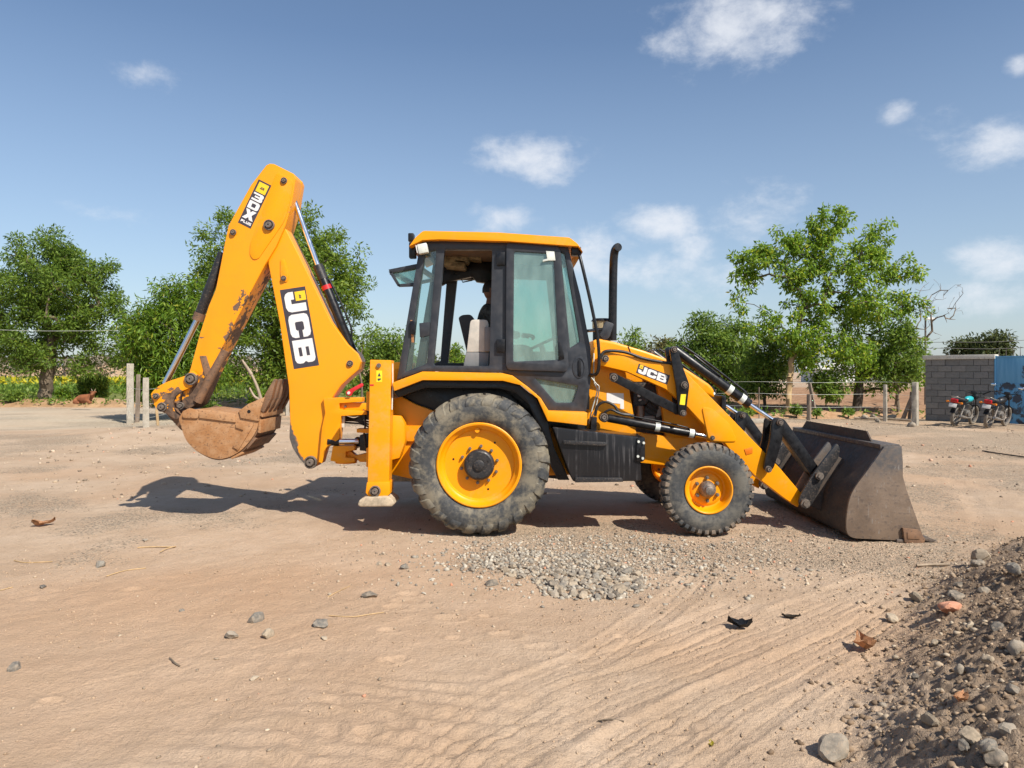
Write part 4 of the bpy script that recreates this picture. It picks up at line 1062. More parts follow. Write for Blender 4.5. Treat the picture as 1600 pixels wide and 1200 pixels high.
# --- side tank with steps
st = slab('side_tank', rnd([(863, 667), (1000, 683), (1003, 752), (896, 753), (890, 742)], 5, 3, [1]), 7.34, 7.80, M['tank'], BH, .022, 3)
slab('step_bar', [(880, 688), (946, 691), (949, 695), (944, 697), (881, 694)], 7.30, 7.345, M['worn_black'], st, .004)
slab('step_bar', [(899, 746), (972, 747), (974, 753), (899, 754)], 7.30, 7.345, M['worn_black'], st, .004)
bk = slab('tank_bracket', rnd([(995, 684), (1008, 683), (1008, 718), (1004, 722), (994, 721)], 3, 2), 7.32, 7.84, k_, BH, .006)
for q in ((1005.5, 692), (1004, 716), (997.5, 690), (996.5, 713)): pin('bolt', q[0], q[1], 7.32, .014, M['galv'], bk, .02, 8, False)

# --- mudguard and the dark arch behind the tyre
GTOP = [(613, 598), (660, 580.5), (784, 583), (801, 587), (824, 604), (845, 622), (858, 643), (918, 645)]
GBOT = [(917, 665), (856, 658), (840, 623), (814, 602), (786, 595), (660, 594), (616, 611)]
mg = slab('mudguard', GTOP + GBOT, 7.34, 7.62, y_, BH, .007)
GI = [(616, 611), (660, 594.5), (786, 595.5), (813, 602.5), (838, 623), (855, 657), (866, 700), (890, 750), (872, 750), (846, 700), (838, 660), (826, 632), (806, 614), (780, 607), (664, 606), (622, 621)]
slab('wheel_arch', GI, 7.45, 7.80, k_, BH, .004)
slab('arch_void_plate', [(618, 613), (660, 596), (786, 597), (812, 604), (838, 624), (855, 660), (872, 700), (884, 750), (800, 740), (700, 650), (640, 634)], 7.76, 7.785, k_, BH, .003)  # black plate put in for the shaded void behind the tyre
copy_to(mg, BH, (0, 1.66, 0))

# --- cab
CN, CF = 7.60, 8.96
def far(pts, a=CN, b=CF): return [(CX + (x - CX) * a / b, CYH + (y - CYH) * a / b) for x, y in pts]
OUT = [(658, 377), (795, 378), (886, 384), (906, 462), (922, 545), (922, 594), (915, 643), (858, 641), (845, 620), (824, 602), (801, 585), (784, 581), (660, 579), (621, 592), (626, 566)]
HA = rnd([(664, 394), (683, 389), (668, 569), (632, 582)], 3, 2)
HB = rnd([(694, 389), (770, 389), (765.5, 573), (676, 572)], 4, 2)
HC = rnd([(797, 389), (867, 391), (882, 570), (798, 571)], 4, 2)
HD = rnd([(875, 393), (883, 395), (907, 534), (890, 545)], 2, 2)
HE = rnd([(834, 590), (905, 602), (896, 630), (868, 630)], 4, 2)
cab = sheet('cab_side', OUT, [HA, HB, HC, HD, HE], CN, CN + .075, d_, BH, bevel=.006)
def pane(name, pts, Y, mat, parent, t=.006): return slab(name, pts, Y, Y + t, mat, parent, 0)
def grown(pts, f=1.02):
    cx = sum(p[0] for p in pts) / len(pts); cy = sum(p[1] for p in pts) / len(pts)
    return [(cx + (x - cx) * f, cy + (y - cy) * f) for x, y in pts]
pane('rear_quarter_pane', grown(HA, 1.03), CN + .03, M['glass_clear'], cab)
pane('front_quarter_pane', grown(HD, 1.05), CN + .03, M['glass'], cab)
pane('door_glazing', grown(HE, 1.03), CN + .03, M['glass'], cab)
farholes = [far([(699, 412), (770, 412), (768, 566), (682, 566)]), far(HD), far([(668, 400), (683, 396), (670, 562), (640, 574)]), far([(800, 410), (864, 412), (878, 545), (801, 545)])]
cabf = sheet('cab_side', far(OUT), farholes, CF - .075, CF, d_, BH, ref=CF, bevel=.006)
slab('far_door_pane', far(farholes[3], 1, 1), CF - .04, CF - .035, M['glass_clear'], cabf, 0, ref=CF)
# posts between the two sides, rear and front
def cross(name, px, py, r, mat=d_): cyl(name, P(px, py, CN) + Vector((0, .05, 0)), P(px, py, CN) + Vector((0, CF - CN - .05, 0)), r, mat, BH, n=12)
cross('rear_header', 664, 386, .035); cross('front_header', 884, 392, .04); cross('rear_sill', 628, 584, .03)
# windscreen
w0, w1 = P(887, 396, CN), P(919, 548, CN)
bm = bmesh.new(); vv = [bm.verts.new(p) for p in (w0 + Vector((0, .08, 0)), w0 + Vector((0, 1.28, 0)), w1 + Vector((0, 1.28, 0)), w1 + Vector((0, .08, 0)))]; bm.faces.new(vv)
obj('windscreen', bm, M['glass_clear'], BH)
slab('dash_panel', [(905, 545), (921, 545), (921, 640), (880, 640), (890, 575)], CN + .09, CF - .09, k_, BH, .01)
slab('cab_floor', [(640, 590), (784, 588), (846, 628), (858, 655), (918, 660), (916, 672), (850, 668), (780, 600), (640, 604)], CN + .09, CF - .09, k_, BH, .004)
# roof
rf = slab('roof', rnd([(639, 385), (649, 371), (661, 360.5), (777, 363), (890, 371), (903, 381), (911, 394), (904, 385), (795, 377), (686, 374), (660, 375)], 3, 2, [1, 2, 4, 5]), 7.50, 9.06, y_, BH, .014, 3)
slab('headliner', [(664, 377), (795, 380), (884, 385), (884, 391), (795, 387), (664, 385)], CN + .09, CF - .09, M['headliner'], rf, .004)
# hinged door window, opened flat against the side, with frame, hinges and handle
FO = rnd([(792, 380), (869, 383.5), (875, 391), (888, 574), (884, 580), (794, 577), (791, 570)], 5, 3)
FI = rnd([(802.5, 392), (865.5, 396), (874, 563), (801, 566)], 4, 2)
dw = sheet('door_window_frame', FO, [FI], CN - .045, CN - .012, d_, BH, bevel=.006)
pane('door_pane', grown(FI, 1.02), CN - .03, M['glass'], dw)
for yy in (404, 540): 
    slab('hinge', [(776, yy - 10), (789, yy - 10), (789, yy + 10), (776, yy + 10)], CN - .04, CN + .001, k_, dw, .005)
slab('window_latch', [(853, 392), (866, 393), (868, 407), (857, 407), (848, 409), (848, 406), (855, 404)], CN - .06, CN - .045, M['galv'], dw, .003)
slab('window_handle', [(872, 535), (876, 534), (880, 550), (882, 560), (873, 562)], CN - .065, CN - .045, k_, dw, .003)
# lower door handle recess
c = P(905, 574, CN)
bm = bmesh.new()
n = 28; ring = lambda ra, rb, y: [bm.verts.new((c.x + ra * math.cos(2*math.pi*k/n), c.y - y, c.z + rb * math.sin(2*math.pi*k/n))) for k in range(n)]
A, B, Cc, D = ring(.074, .118, .0), ring(.070, .114, .012), ring(.052, .094, .014), ring(.048, .088, -.004)
for p, q in ((A, B), (B, Cc), (Cc, D)):
    for i in range(n): bm.faces.new((p[i], p[(i+1) % n], q[(i+1) % n], q[i]))
bm.faces.new(D)
bmesh.ops.recalc_face_normals(bm, faces=bm.faces)
dh = obj('door_handle_recess', bm, d_, BH, 40)
slab('door_handle', rnd([(903.5, 562), (907.5, 562), (908, 588), (904, 588)], 2, 2), CN - .022, CN - .006, k_, dh, .004)
# grab rail in front of the cab
tube('grab_rail', [P(905, 397, CN - .05), P(912, 425, CN - .09), P(925, 482, CN - .1), P(934, 530, CN - .1), P(936, 568, CN - .09), P(932, 584, CN - .07), P(922, 586, CN - .01)], .017, k_, BH, 10)
# work lamps, rear window flap and bits on the roof edge
wl_ = box('work_lamp', P(661, 389, 7.52), (.10, .09, .10), M['galv'], BH, Matrix.Rotation(-.2, 3, 'Y'), .012)
box('lamp_lens', P(655, 390, 7.52) + Vector((-.022, 0, 0)), (.01, .07, .08), M['white'], wl_, Matrix.Rotation(-.2, 3, 'Y'), .003)
box('work_lamp', P(643, 372, 7.9), (.06, .12, .09), k_, BH, None, .012); box('work_lamp', P(645, 392, 7.7), (.07, .10, .16), k_, BH, None, .012)
box('work_lamp', P(900, 393, 7.62), (.10, .10, .09), k_, BH, None, .015)
# rear window swung up: a framed pane hinged at the top of the cab
q0, q1 = P(656, 414, 7.75), P(608, 424, 7.75)
vdir = (q1 - q0); wdt = Vector((0, 1.05, 0)); ndir = vdir.cross(wdt).normalized()
def quad_frame(o, u, v, t, wd):
    bm = bmesh.new(); nrm = u.cross(v).normalized() * t
    ul, vl = u.length, v.length
    for (a0, a1, b0, b1) in ((0, 1, 0, wd / vl), (0, 1, 1 - wd / vl, 1), (0, wd / ul, wd / vl, 1 - wd / vl), (1 - wd / ul, 1, wd / vl, 1 - wd / vl)):
        pts = [o + u * a + v * b for a, b in ((a0, b0), (a1, b0), (a1, b1), (a0, b1))]
        A = [bm.verts.new(p) for p in pts]; B = [bm.verts.new(p + nrm) for p in pts]
        bm.faces.new(A); bm.faces.new(B[::-1])
        for i in range(4): bm.faces.new((A[i], B[i], B[(i+1) % 4], A[(i+1) % 4]))
    bmesh.ops.recalc_face_normals(bm, faces=bm.faces); return bm
tilt = Vector((.09, 1.05, -.0))
rw = obj('rear_window_frame', quad_frame(q0, vdir, tilt, .035, .05), M['grey_panel'], BH, 30)
bm = bmesh.new(); bm.faces.new([bm.verts.new(q0 + vdir * a + tilt * b + Vector((0, 0, -.015))) for a, b in ((.12, .04), (.9, .04), (.9, .96), (.12, .96))]); obj('rear_pane', bm, M['glass_clear'], rw)
slab('flap_edge', [(608, 422), (657, 413), (656, 434), (653, 445), (623, 447)], 7.70, 7.72, M['glass'], rw, 0)
slabs('flap_trim', [([(607, 421), (657, 411), (657, 418), (610, 427)], 7.66, 7.70), ([(621, 444), (654, 441), (654, 447), (623, 448)], 7.66, 7.70), ([(607, 424), (612, 424), (626, 447), (621, 447)], 7.66, 7.70)], M['dark'], rw, .003)
# rear-corner bits seen through the quarter pane
tube('rear_post', [P(662, 395, 8.8), P(650, 470, 8.8), P(638, 585, 8.8)], .04, M['headliner'], BH, 8, 3)
box('rear_number_light', P(645, 512, CN - .02), (.05, .04, .14), k_, BH, None, .01)
slab('reflector_strip', [(641, 500), (644, 500), (647, 535), (643, 535)], CN - .012, CN - .004, M['rust'], BH, .001)
slabs('quarter_bracket', [([(655, 505), (672, 503), (671, 524), (656, 527)], CN - .012, CN - .004)], M['dark'], BH, .002)
# inside: seat, side console, steering column, bundle under the roof, wiper box
seat_y = 8.28
sb = slab('seat', rnd([(716, 496), (722, 492), (736, 491), (742, 500), (744, 545), (800, 548), (803, 566), (734, 570), (728, 545)], 6, 3), seat_y - .26, seat_y + .26, M['seat'], BH, .04, 3)
slab('side_console', rnd([(735, 499), (763, 499.5), (764, 550), (729, 550)], 6, 3, [0, 1]), 7.74, 7.90, M['pale_panel'], BH, .012)
slab('console_base', [(728, 550.5), (764, 550.5), (763, 573), (724, 573)], 7.735, 7.92, M['grey_panel'], BH, .008)
slab('console_panel', [(757, 511), (768, 511), (768, 549), (757, 549)], 7.70, 7.735, M['grey_panel'], BH, .006)
bm = bmesh.new()
for i, (a, b, s1, s2) in enumerate(((700, 408, .2, .1), (722, 406, .16, .08), (738, 402, .22, .07), (712, 416, .24, .06))): box_bm(bm, P(a, b, 8.55), (s1, .4, s2), Matrix.Rotation(.12, 3, 'Y'), .02)
obj('overhead_bundle', bm, M['tan_canvas'], BH, 30)
slabs('far_roof_rail', [([(690, 424), (760, 402), (772, 402), (772, 436), (764, 443), (744, 440), (738, 432), (700, 440), (690, 446)], 8.70, 8.80)], k_, BH, .006)
bm = bmesh.new(); tube_bm(bm, [P(721, 436, 8.7), P(723, 441, 8.7), P(738, 438, 8.7), P(737, 431, 8.7)], .008, 6); obj('mirror_frame', bm, k_, BH, 60)
cyl('steering_column', P(860, 590, 8.28), P(846, 540, 8.28), .03, k_, BH)
bm = bmesh.new()
sc_ = P(845, 538, 8.28); uu = Vector((.9, 0, .42)).normalized(); vv_ = Vector((0, 1, 0))
tube_bm(bm, [sc_ + (uu * math.cos(t) + vv_ * math.sin(t)) * .19 for t in [2*math.pi*k/24 for k in range(25)]], .014, 8, False)
for t in (0, 2.1, 4.2): cyl_bm(bm, sc_, sc_ + (uu * math.cos(t) + vv_ * math.sin(t)) * .185, .01, n=6)
obj('steering_wheel', bm, k_, BH, 60)

# exhaust and air cleaner
bm = bmesh.new(); tube_bm(bm, curve_pts([P(957, 532, 8.15), P(957.5, 470, 8.15), P(958.5, 415, 8.15), P(960, 395, 8.14), P(963, 388, 8.12), P(966, 386, 8.08)], 6), .046, 18)
ex = obj('exhaust_pipe', bm, k_, BH, 50)
pc = cyl('air_cleaner', P(940, 535, 8.3), P(940, 503, 8.3), .10, k_, BH)
cyl('air_cleaner_bowl', P(940, 513, 8.3), P(940, 502, 8.3), .105, M['tan_canvas'], pc); cyl('air_cleaner_cap', P(940, 502, 8.3), P(940, 498, 8.3), .12, k_, pc, .10)
slab('front_mirror', rnd([(946, 501), (960, 506), (952, 528), (944, 532), (937, 524)], 3, 2), 7.98, 8.02, d_, BH, .008)
cyl('mirror_arm', P(918, 517, CN), P(940, 515, 8.0), .016, k_, BH)

# --- loader arms, links and cylinders (near set, then the far copies)
AY0, AY1 = 7.62, 7.76; FARO = 1.21
ARM = [(937, 553), (944, 549), (955, 551), (1040, 567), (1056, 573), (1073, 583), (1130, 640), (1160, 671), (1197, 709), (1220, 733), (1254, 773), (1247, 793), (1226, 779), (1179, 743), (1140, 702), (1132, 692), (1112, 691), (1105, 686), (1103, 667), (1075, 637), (1056, 621), (1040, 608), (980, 581), (938, 571)]
near_parts = []
arm = slab('loader_arm', ARM, AY0, AY1, y_, BH, .010, 3)
slab('arm_gusset', rnd([(1097, 636), (1112, 638), (1140, 662), (1152, 690), (1130, 690), (1108, 688), (1103, 665)], 5, 3), AY0 - .012, AY0 + .002, y_, arm, .004)
slab('reflector', [(1163, 702), (1176, 698), (1176, 708), (1166, 711)], AY0 - .006, AY0, M['orange_refl'], arm, .001)
decal('brand_decal', (993.7, 582.3), (1042.3, 601), (998.3, 568), AY0, text_polys('JCB', .04, .08, .90, .80), [(.05, .58), (.155, .58), (.155, .96), (.05, .96)], text_polys('JCB', .08, .72, .05, .08), BH)
pin('pivot_pin', 945.5, 560.5, AY0, .038, M['pin'], arm, .05); pin('pivot_pin', 1113, 684, AY0 - .01, .024, M['pin'], arm, .03)
near_parts.append(arm)
LEV = rnd([(1046, 544), (1053, 540), (1060, 545), (1062, 556), (1067, 573), (1077.5, 601), (1071.5, 650), (1061, 650), (1056.5, 603), (1049, 562)], 4, 3)
lev = slab('bell_crank', LEV, AY0 - .075, AY0 - .035, k_, BH, .006)
slab('warning_label', [(1064, 616), (1072, 616), (1070, 633), (1062, 632)], AY0 - .078, AY0 - .075, M['label_y'], lev, 0)
for q, r in (((1053, 546), .034), ((1069, 601.5), .036), ((1067, 645.5), .032)): pin('pivot_pin', q[0], q[1], AY0 - .075, r, M['pin'], lev, .04)
near_parts.append(lev)
lev2 = slab('bell_crank', LEV, AY1 + .015, AY1 + .05, k_, BH, .006, ref=AY0 - .075); near_parts.append(lev2)
tie = slab('tie_bar', rnd([(952, 583), (960, 582), (968, 587), (1062, 634), (1070, 643), (1064, 649), (1054, 646), (1030, 634), (962, 598), (954, 596)], 5, 3), AY0 - .034, AY0 - .006, M['black'], BH, .010, 3)
pin('pivot_pin', 958.5, 590, AY0 - .034, .042, M['pin'], tie, .05); near_parts.append(tie)
# lift cylinder
lc_y = 7.66
lift = cyl('lift_cylinder', P(950, 653, lc_y), P(1086, 678.5, lc_y), .044, k_, BH, n=24, bevel=.004)
cyl('lift_rod', P(1084, 678, lc_y), P(1106, 682, lc_y), .024, M['chrome'], lift)
for q in (1027, 1080): 
    t = (q - 950) / 136.; a = P(950, 653, lc_y).lerp(P(1086, 678.5, lc_y), t); dd = (P(1086, 678.5, lc_y) - P(950, 653, lc_y)).normalized()
    cyl('clamp_band', a - dd * .025, a + dd * .025, .0475, M['galv'], lift, n=24)
pin('pivot_pin', 943.5, 652, lc_y - .05, .042, M['pin'], lift, .04); cyl('rod_eye', P(943.5, 652, lc_y) + Vector((0, -.05, 0)), P(943.5, 652, lc_y) + Vector((0, .06, 0)), .05, k_, lift)
tube('feed_pipe', [P(985, 650, lc_y - .03), P(1030, 658, lc_y - .04), P(1070, 667, lc_y - .04), P(1077, 671, lc_y - .03)], .007, k_, lift)
near_parts.append(lift)
# tilt cylinder along the top
ty = 7.69
t0, t1, t2 = P(1053, 546, ty), P(1171, 632, ty), P(1214, 661, ty)
dd = (t1 - t0).normalized()
tiltc = cyl('tilt_cylinder', t0, t1, .052, k_, BH, n=24, bevel=.006)
cyl('tilt_rod', t1, t2, .024, M['chrome'], tiltc)
for q in (.735, .90):
    a = t0.lerp(t1, q); cyl('clamp_band', a - dd * .026, a + dd * .026, .0555, M['galv'], tiltc, n=24)
nv = Vector((-dd.z, 0, dd.x)); nv = nv if nv.z > 0 else -nv
tube('feed_pipe', [t0 + dd * .05 + nv * .085, t0 + dd * .35 + nv * .095, t0 + dd * .75 + nv * .085, t0 + dd * .86 + nv * .08, t1 - dd * .06 + nv * .05], .012, k_, tiltc)
tube('feed_pipe', [t0 + dd * .2 + nv * .07 + Vector((0, -.03, 0)), t0 + dd * .35 + nv * .06 + Vector((0, -.05, 0)), t0 + dd * .55 + nv * .055 + Vector((0, -.03, 0))], .011, k_, tiltc)
near_parts.append(tiltc)
# rocking link and push link to the bucket
lk = slab('rocker_link', rnd([(1207, 655), (1218, 652), (1226, 660), (1222, 690), (1209, 732), (1201, 739), (1193, 733), (1196, 716), (1203, 690)], 5, 3), AY0 - .07, AY0 - .03, k_, BH, .006)
pin('pivot_pin', 1218, 660, AY0 - .07, .034, M['pin'], lk, .045); pin('pivot_pin', 1200, 733, AY0 - .07, .034, M['pin'], lk, .045); near_parts.append(lk)
lk2 = slab('rocker_link', rnd([(1207, 655), (1218, 652), (1226, 660), (1222, 690), (1209, 732), (1201, 739), (1193, 733), (1196, 716), (1203, 690)], 5, 3), AY1 + .015, AY1 + .05, k_, BH, .006, ref=AY0 - .07); near_parts.append(lk2)
pl = slab('push_link', rnd([(1212, 664), (1218, 653), (1226, 655), (1284, 736), (1284, 748), (1274, 752), (1268, 744)], 5, 3), AY0 - .025, AY1 + .01, k_, BH, .010); near_parts.append(pl)
for o in near_parts: copy_to(o, BH, (0, FARO, 0))
cyl('arm_cross_tube', P(1165, 706, AY1), P(1165, 706, AY1) + Vector((0, FARO - .12, 0)), .07, y_, BH)
# hoses on the arm and by the cab
tube('arm_hose', [P(938, 560, AY0 - .02), P(946, 549, AY0 - .02), P(975, 550, AY0 - .01), P(1005, 560, AY0 - .01), P(1035, 566, AY0 + .0), P(1048, 568, AY0 + .02)], .016, M['rubber_hose'], BH, 8)
tube('lift_hose', [P(930, 650, 7.66), P(934, 634, 7.65), P(946, 628, 7.63), P(960, 634, 7.62), P(968, 645, 7.62), P(985, 648, 7.64)], .014, M['rubber_hose'], BH, 8)
tube('lift_hose', [P(944, 645, 7.64), P(954, 640, 7.62), P(966, 645, 7.61), P(976, 648, 7.62), P(990, 649, 7.64)], .012, M['rubber_hose'], BH, 8)
tube('cab_pipe', [P(928, 552, 7.72), P(928, 595, 7.72), P(933, 610, 7.72), P(925, 640, 7.72), P(920, 662, 7.72)], .007, M['galv'], BH, 6)
tube('cab_pipe', [P(924, 590, 7.70), P(932, 600, 7.70), P(936, 607, 7.70), P(930, 640, 7.70), P(920, 660, 7.70)], .006, M['galv'], BH, 6)
slab('chassis_post', [(924, 652), (933, 652), (932, 675), (923, 675)], 7.62, 7.78, k_, BH, .004)

def smooth2(pts, k=5):
    q = curve_pts([Vector((p[0], p[1], 0)) for p in pts], k); return [(v.x, v.y) for v in q]
# --- loader bucket
LB0, LB1 = 7.03, 9.30
SIDE = [(1382, 698), (1409, 697), (1411, 722), (1411, 744), (1418, 769), (1429, 800), (1441, 833), (1445, 846), (1412, 845), (1338, 841.5), (1328, 838), (1323, 829), (1322.5, 812), (1326, 786), (1334, 765), (1352, 740), (1368, 718)]
lb = bpy.data.objects.new('loader_bucket', None); lb.empty_display_size = .1; lb.location = P(1380, 845, YC); lb.location.z = 0; link(lb, BH)
SIDE = SIDE[:9] + smooth2(SIDE[9:] + [SIDE[0]], 4)[:-1]
slab('side_plate', SIDE, LB0, LB0 + .03, M['bucket'], lb, .005)
slab('side_plate', SIDE, LB1 - .03, LB1, M['bucket'], lb, .005, ref=LB0)
REAR = [(1411, 699), (1382, 698), (1368, 718), (1352, 740), (1334, 765), (1326, 786), (1322.5, 812), (1323, 829), (1328, 838), (1338, 841.5), (1412, 845), (1456, 847.5)]
def curved_plate(name, pts, Y0, Y1, t, mat, parent, ref, smooth=40):
    "a bent plate: the pixel polyline swept from Y0 to Y1, thickness t to its left"
    q = [Vector(p) for p in xz(pts, ref)]; n = len(q); off = []
    for i in range(n):
        d = (q[min(i + 1, n - 1)] - q[max(i - 1, 0)]).normalized(); off.append(q[i] + Vector((-d.y, d.x)) * t)
    bm = bmesh.new(); prism_bm(bm, [tuple(v) for v in q] + [tuple(v) for v in off[::-1]], Y0, Y1)
    return obj(name, bm, mat, parent, smooth)
curved_plate('shell', REAR[:2] + smooth2(REAR[1:10], 4)[1:] + REAR[10:], LB0 + .03, LB1 - .03, .022, M['bucket_shaded'], lb, LB0)
slab('top_lip', [(1378, 695), (1409, 695), (1409, 700), (1378, 702)], LB0 + .032, LB1 - .032, M['bucket'], lb, .006, ref=LB0)
# spill guard: raised plate along the middle of the top edge, ends cut at a slant
g0, g1 = LB0 + .42, LB1 - .30; xg0, xg1 = P(1384, 695, LB0).x, P(1398, 695, LB0).x; zg = P(1384, 695.5, LB0).z
bm = bmesh.new()
A = [bm.verts.new(v) for v in ((xg0 + .02, g0 - .10, zg), (xg0 + .02, g1 + .12, zg), (xg0 + .03, g1, zg + .10), (xg0 + .03, g0 + .03, zg + .10))]
B = [bm.verts.new(v.co + Vector((.016, 0, -.002))) for v in A]
bm.faces.new(A); bm.faces.new(B[::-1])
for i in range(4): bm.faces.new((A[i], B[i], B[(i + 1) % 4], A[(i + 1) % 4]))
bmesh.ops.recalc_face_normals(bm, faces=bm.faces); obj('spill_guard', bm, M['bucket_shaded'], lb, 30)
# hinge brackets: pairs of plates on the back
BRK = rnd([(1248, 787), (1250, 775), (1272, 738), (1280, 728), (1308, 692), (1313, 700), (1310, 716), (1287, 750), (1273, 780), (1266, 792), (1256, 796)], 4, 2)
for dy in (-.115, .085):
    for base in (0, FARO):
        q = slab('hinge_bracket', BRK, AY0 + dy + base, AY0 + dy + base + .03, M['bucket'] if dy > 0 else M['worn_black'], lb, .004, ref=AY0 - .115)
for base in (0, FARO):
    for q, r in (((1279, 743), .040), ((1257, 786), .046)):
        c = P(q[0], q[1], AY0 - .115); c.y += base
        bm = bmesh.new(); cyl_bm(bm, c, c + Vector((0, -.035, 0)), r, n=20); cyl_bm(bm, c, c + Vector((0, -.055, 0)), r * .6, n=16); cyl_bm(bm, c, c + Vector((0, .30, 0)), r * .5, n=12)
        obj('hinge_pin', bm, M['pin'], lb, 40)
# fillets from brackets to the shell and ribs
for base in (0, FARO):
    slab('bracket_web', [(1265, 790), (1287, 750), (1312, 712), (1350, 735), (1334, 765), (1327, 790), (1324, 815)], AY0 + base - .02, AY0 + base + .03, M['bucket_shaded'], lb, .003, ref=AY0 - .115)
cut = slab('cutting_edge', [(1400, 842), (1445, 843), (1456, 846), (1440, 848), (1400, 847)], LB0 - .02, LB1 + .02, M['steel'], lb, .004, ref=LB0)
slab('corner_guard', [(1411, 825), (1437, 828), (1446, 843), (1444, 850), (1414, 848)], LB0 - .035, LB0 - .002, M['rust_dark'], lb, .005)
slab('corner_guard_inset', [(1418, 832), (1436, 833), (1438, 843), (1418, 842)], LB0 - .042, LB0 - .035, M['rust_dark'], lb, .003)
TOOTH = [(1436, 840), (1448, 838), (1466, 846), (1444, 848)]
tooth = slab('bucket_tooth', TOOTH, LB0 - .02, LB0 + .07, M['steel'], lb, .004)
for i in range(1, 8): copy_to(tooth, lb, (0, i * .31, 0))

# --- backhoe: kingpost, boom, dipper
BY = YC                                               # the digging arm works in the middle plane
BN, BF_ = BY - .14, BY + .14
BOOM = [(432, 372), (446, 357), (470, 405), (486, 438), (517, 502), (543, 538), (559, 553), (564, 565), (560, 578), (546, 590), (533, 602), (520, 620), (510, 642), (504, 668), (502, 700), (499, 722), (490, 731), (480, 730), (468, 717), (457, 700), (452, 684), (453, 657), (451, 605), (437, 505), (419, 412), (420, 392)]
bo = slab('boom', BOOM, BN, BF_, M['boom'], BH, .012, 3)
slab('cylinder_seat', rnd([(438, 405), (444, 404), (451, 430), (449, 441), (440, 440), (438, 430)], 4, 3), BN - .012, BN + .002, y_, bo, .004)
decal('brand_decal', (437.3, 453.3), (459.3, 576.7), (476.7, 447.3), BN, text_polys('JCB', .045, .12, .90, .80, .10), [(.05, .55), (.165, .55), (.165, .96), (.05, .96)], text_polys('JCB', .09, .70, .05, .08), BH)
pin('pivot_pin', 443.5, 435, BN - .01, .030, M['pin'], bo, .03); pin('pivot_pin', 547, 568, BN, .036, M['pin'], bo, .03)
pin('foot_pin', 486, 722, BN, .072, M['pin'], bo, .06)
# dipper: box arm straddling the boom head
DN, DF = BY - .175, BY + .175
DIP = [(416, 258), (421, 255.5), (428, 256), (459, 271.5), (462, 279), (455, 322), (446, 352), (432, 384), (415, 412), (387, 465), (350, 537), (330, 577), (312, 618), (303, 634), (293, 640), (285, 634), (284, 622), (290, 600), (298, 574), (312, 522), (326, 478), (337, 452), (345, 412), (351, 380), (357, 352), (366, 336), (392, 289)]
dp = slab('dipper', DIP, DN, DF, M['worn'], BH, .010, 3)
slab('side_stiffener', rnd([(432, 268), (459, 282), (452, 320), (444, 346), (404, 404), (396, 406), (390, 398), (391, 380), (410, 330)], 8, 4), DN - .010, DN + .002, y_, dp, .004)
decal('model_decal', (371.7, 347.5), (391.7, 357.5), (404.2, 280), DN,
      [[(.12 + a * .78, .565 + b * .165) for a, b in pl] for pl in GL['3'][1]] + [[(.10 + a * .80, .375 + b * .165) for a, b in pl] for pl in GL['D'][1]] +
      [[(.08 + a * .84, .145 + b * .205) for a, b in pl] for pl in GL['X'][1]] + text_polys('PLUS', .12, .05, .78, .055, .1),
      [(.14, .755), (.88, .755), (.88, .965), (.14, .965)], text_polys('JCB', .36, .83, .32, .05), BH)
for q, r, dpt in (((421, 352), .060, .05), ((444, 282.5), .036, .03), ((364.5, 363), .034, .03)): pin('pivot_pin', q[0], q[1], DN - .01, r, M['pin'], dp, dpt)
# second dipper head plate seen behind, and the worn front channel
slab('head_plate', [(462, 276), (472, 284), (466, 318), (456, 350), (446, 370), (440, 362), (452, 325)], BY + .05, BY + .10, y_, dp, .006)
tube('front_channel', [P(352, 548, DN + .04), P(330, 588, DN + .02), P(309, 628, DN + .02)], .05, M['rust_dark'], dp, 8, 3)
slab('wear_plate', [(312, 556), (322, 556), (333, 590), (325, 606), (318, 580)], DN - .008, DN + .001, M['rust_dark'], dp, .003)
# dipper cylinder on top of the boom
c0, c1, c2 = P(455, 300, BY - .02), P(497, 416, BY - .02), P(556, 562, BY - .02)
dc = cyl('dipper_cylinder', c1, c2, .052, k_, BH, n=24, bevel=.005)
cyl('dipper_rod', c0, c1, .027, M['chrome'], dc)
dd = (c2 - c1).normalized(); cyl('gland', c1 - dd * .01, c1 + dd * .16, .056, M['worn_black'], dc, n=24); a = c1 + dd * .26; cyl('red_band', a - dd * .025, a + dd * .025, .0545, M['red'], dc, n=24)
nv = Vector((-dd.z, 0, dd.x)); nv = nv if nv.x > 0 else -nv
tube('feed_pipe', [c1 + dd * .18 + nv * .06, c1 + dd * .5 + nv * .085, c1 + dd * .78 + nv * .085, c1 + dd * .88 + nv * .05, c1 + dd * 1.0 + nv * .02], .011, k_, dc)
tube('boom_hose', [P(447, 362, BY), P(455, 385, BY), P(472, 420, BY - .05), P(490, 460, BY - .08), P(510, 500, BY - .08), P(530, 530, BY - .08)], .014, M['rubber_hose'], bo, 8)
# tipping (bucket) cylinder on the back of the dipper
e0, e1, e2 = P(349, 395, BY), P(310, 497, BY), P(258, 600, BY)
bc = cyl('bucket_cylinder', e0, e1, .056, M['worn_black'], BH, n=24, bevel=.006); cyl('bucket_rod', e1, e2, .034, M['chrome'], bc); dd = (e1 - e0).normalized()
cyl('gland', e1 - dd * .06, e1 + dd * .03, .062, M['rust_dark'], bc, n=24)
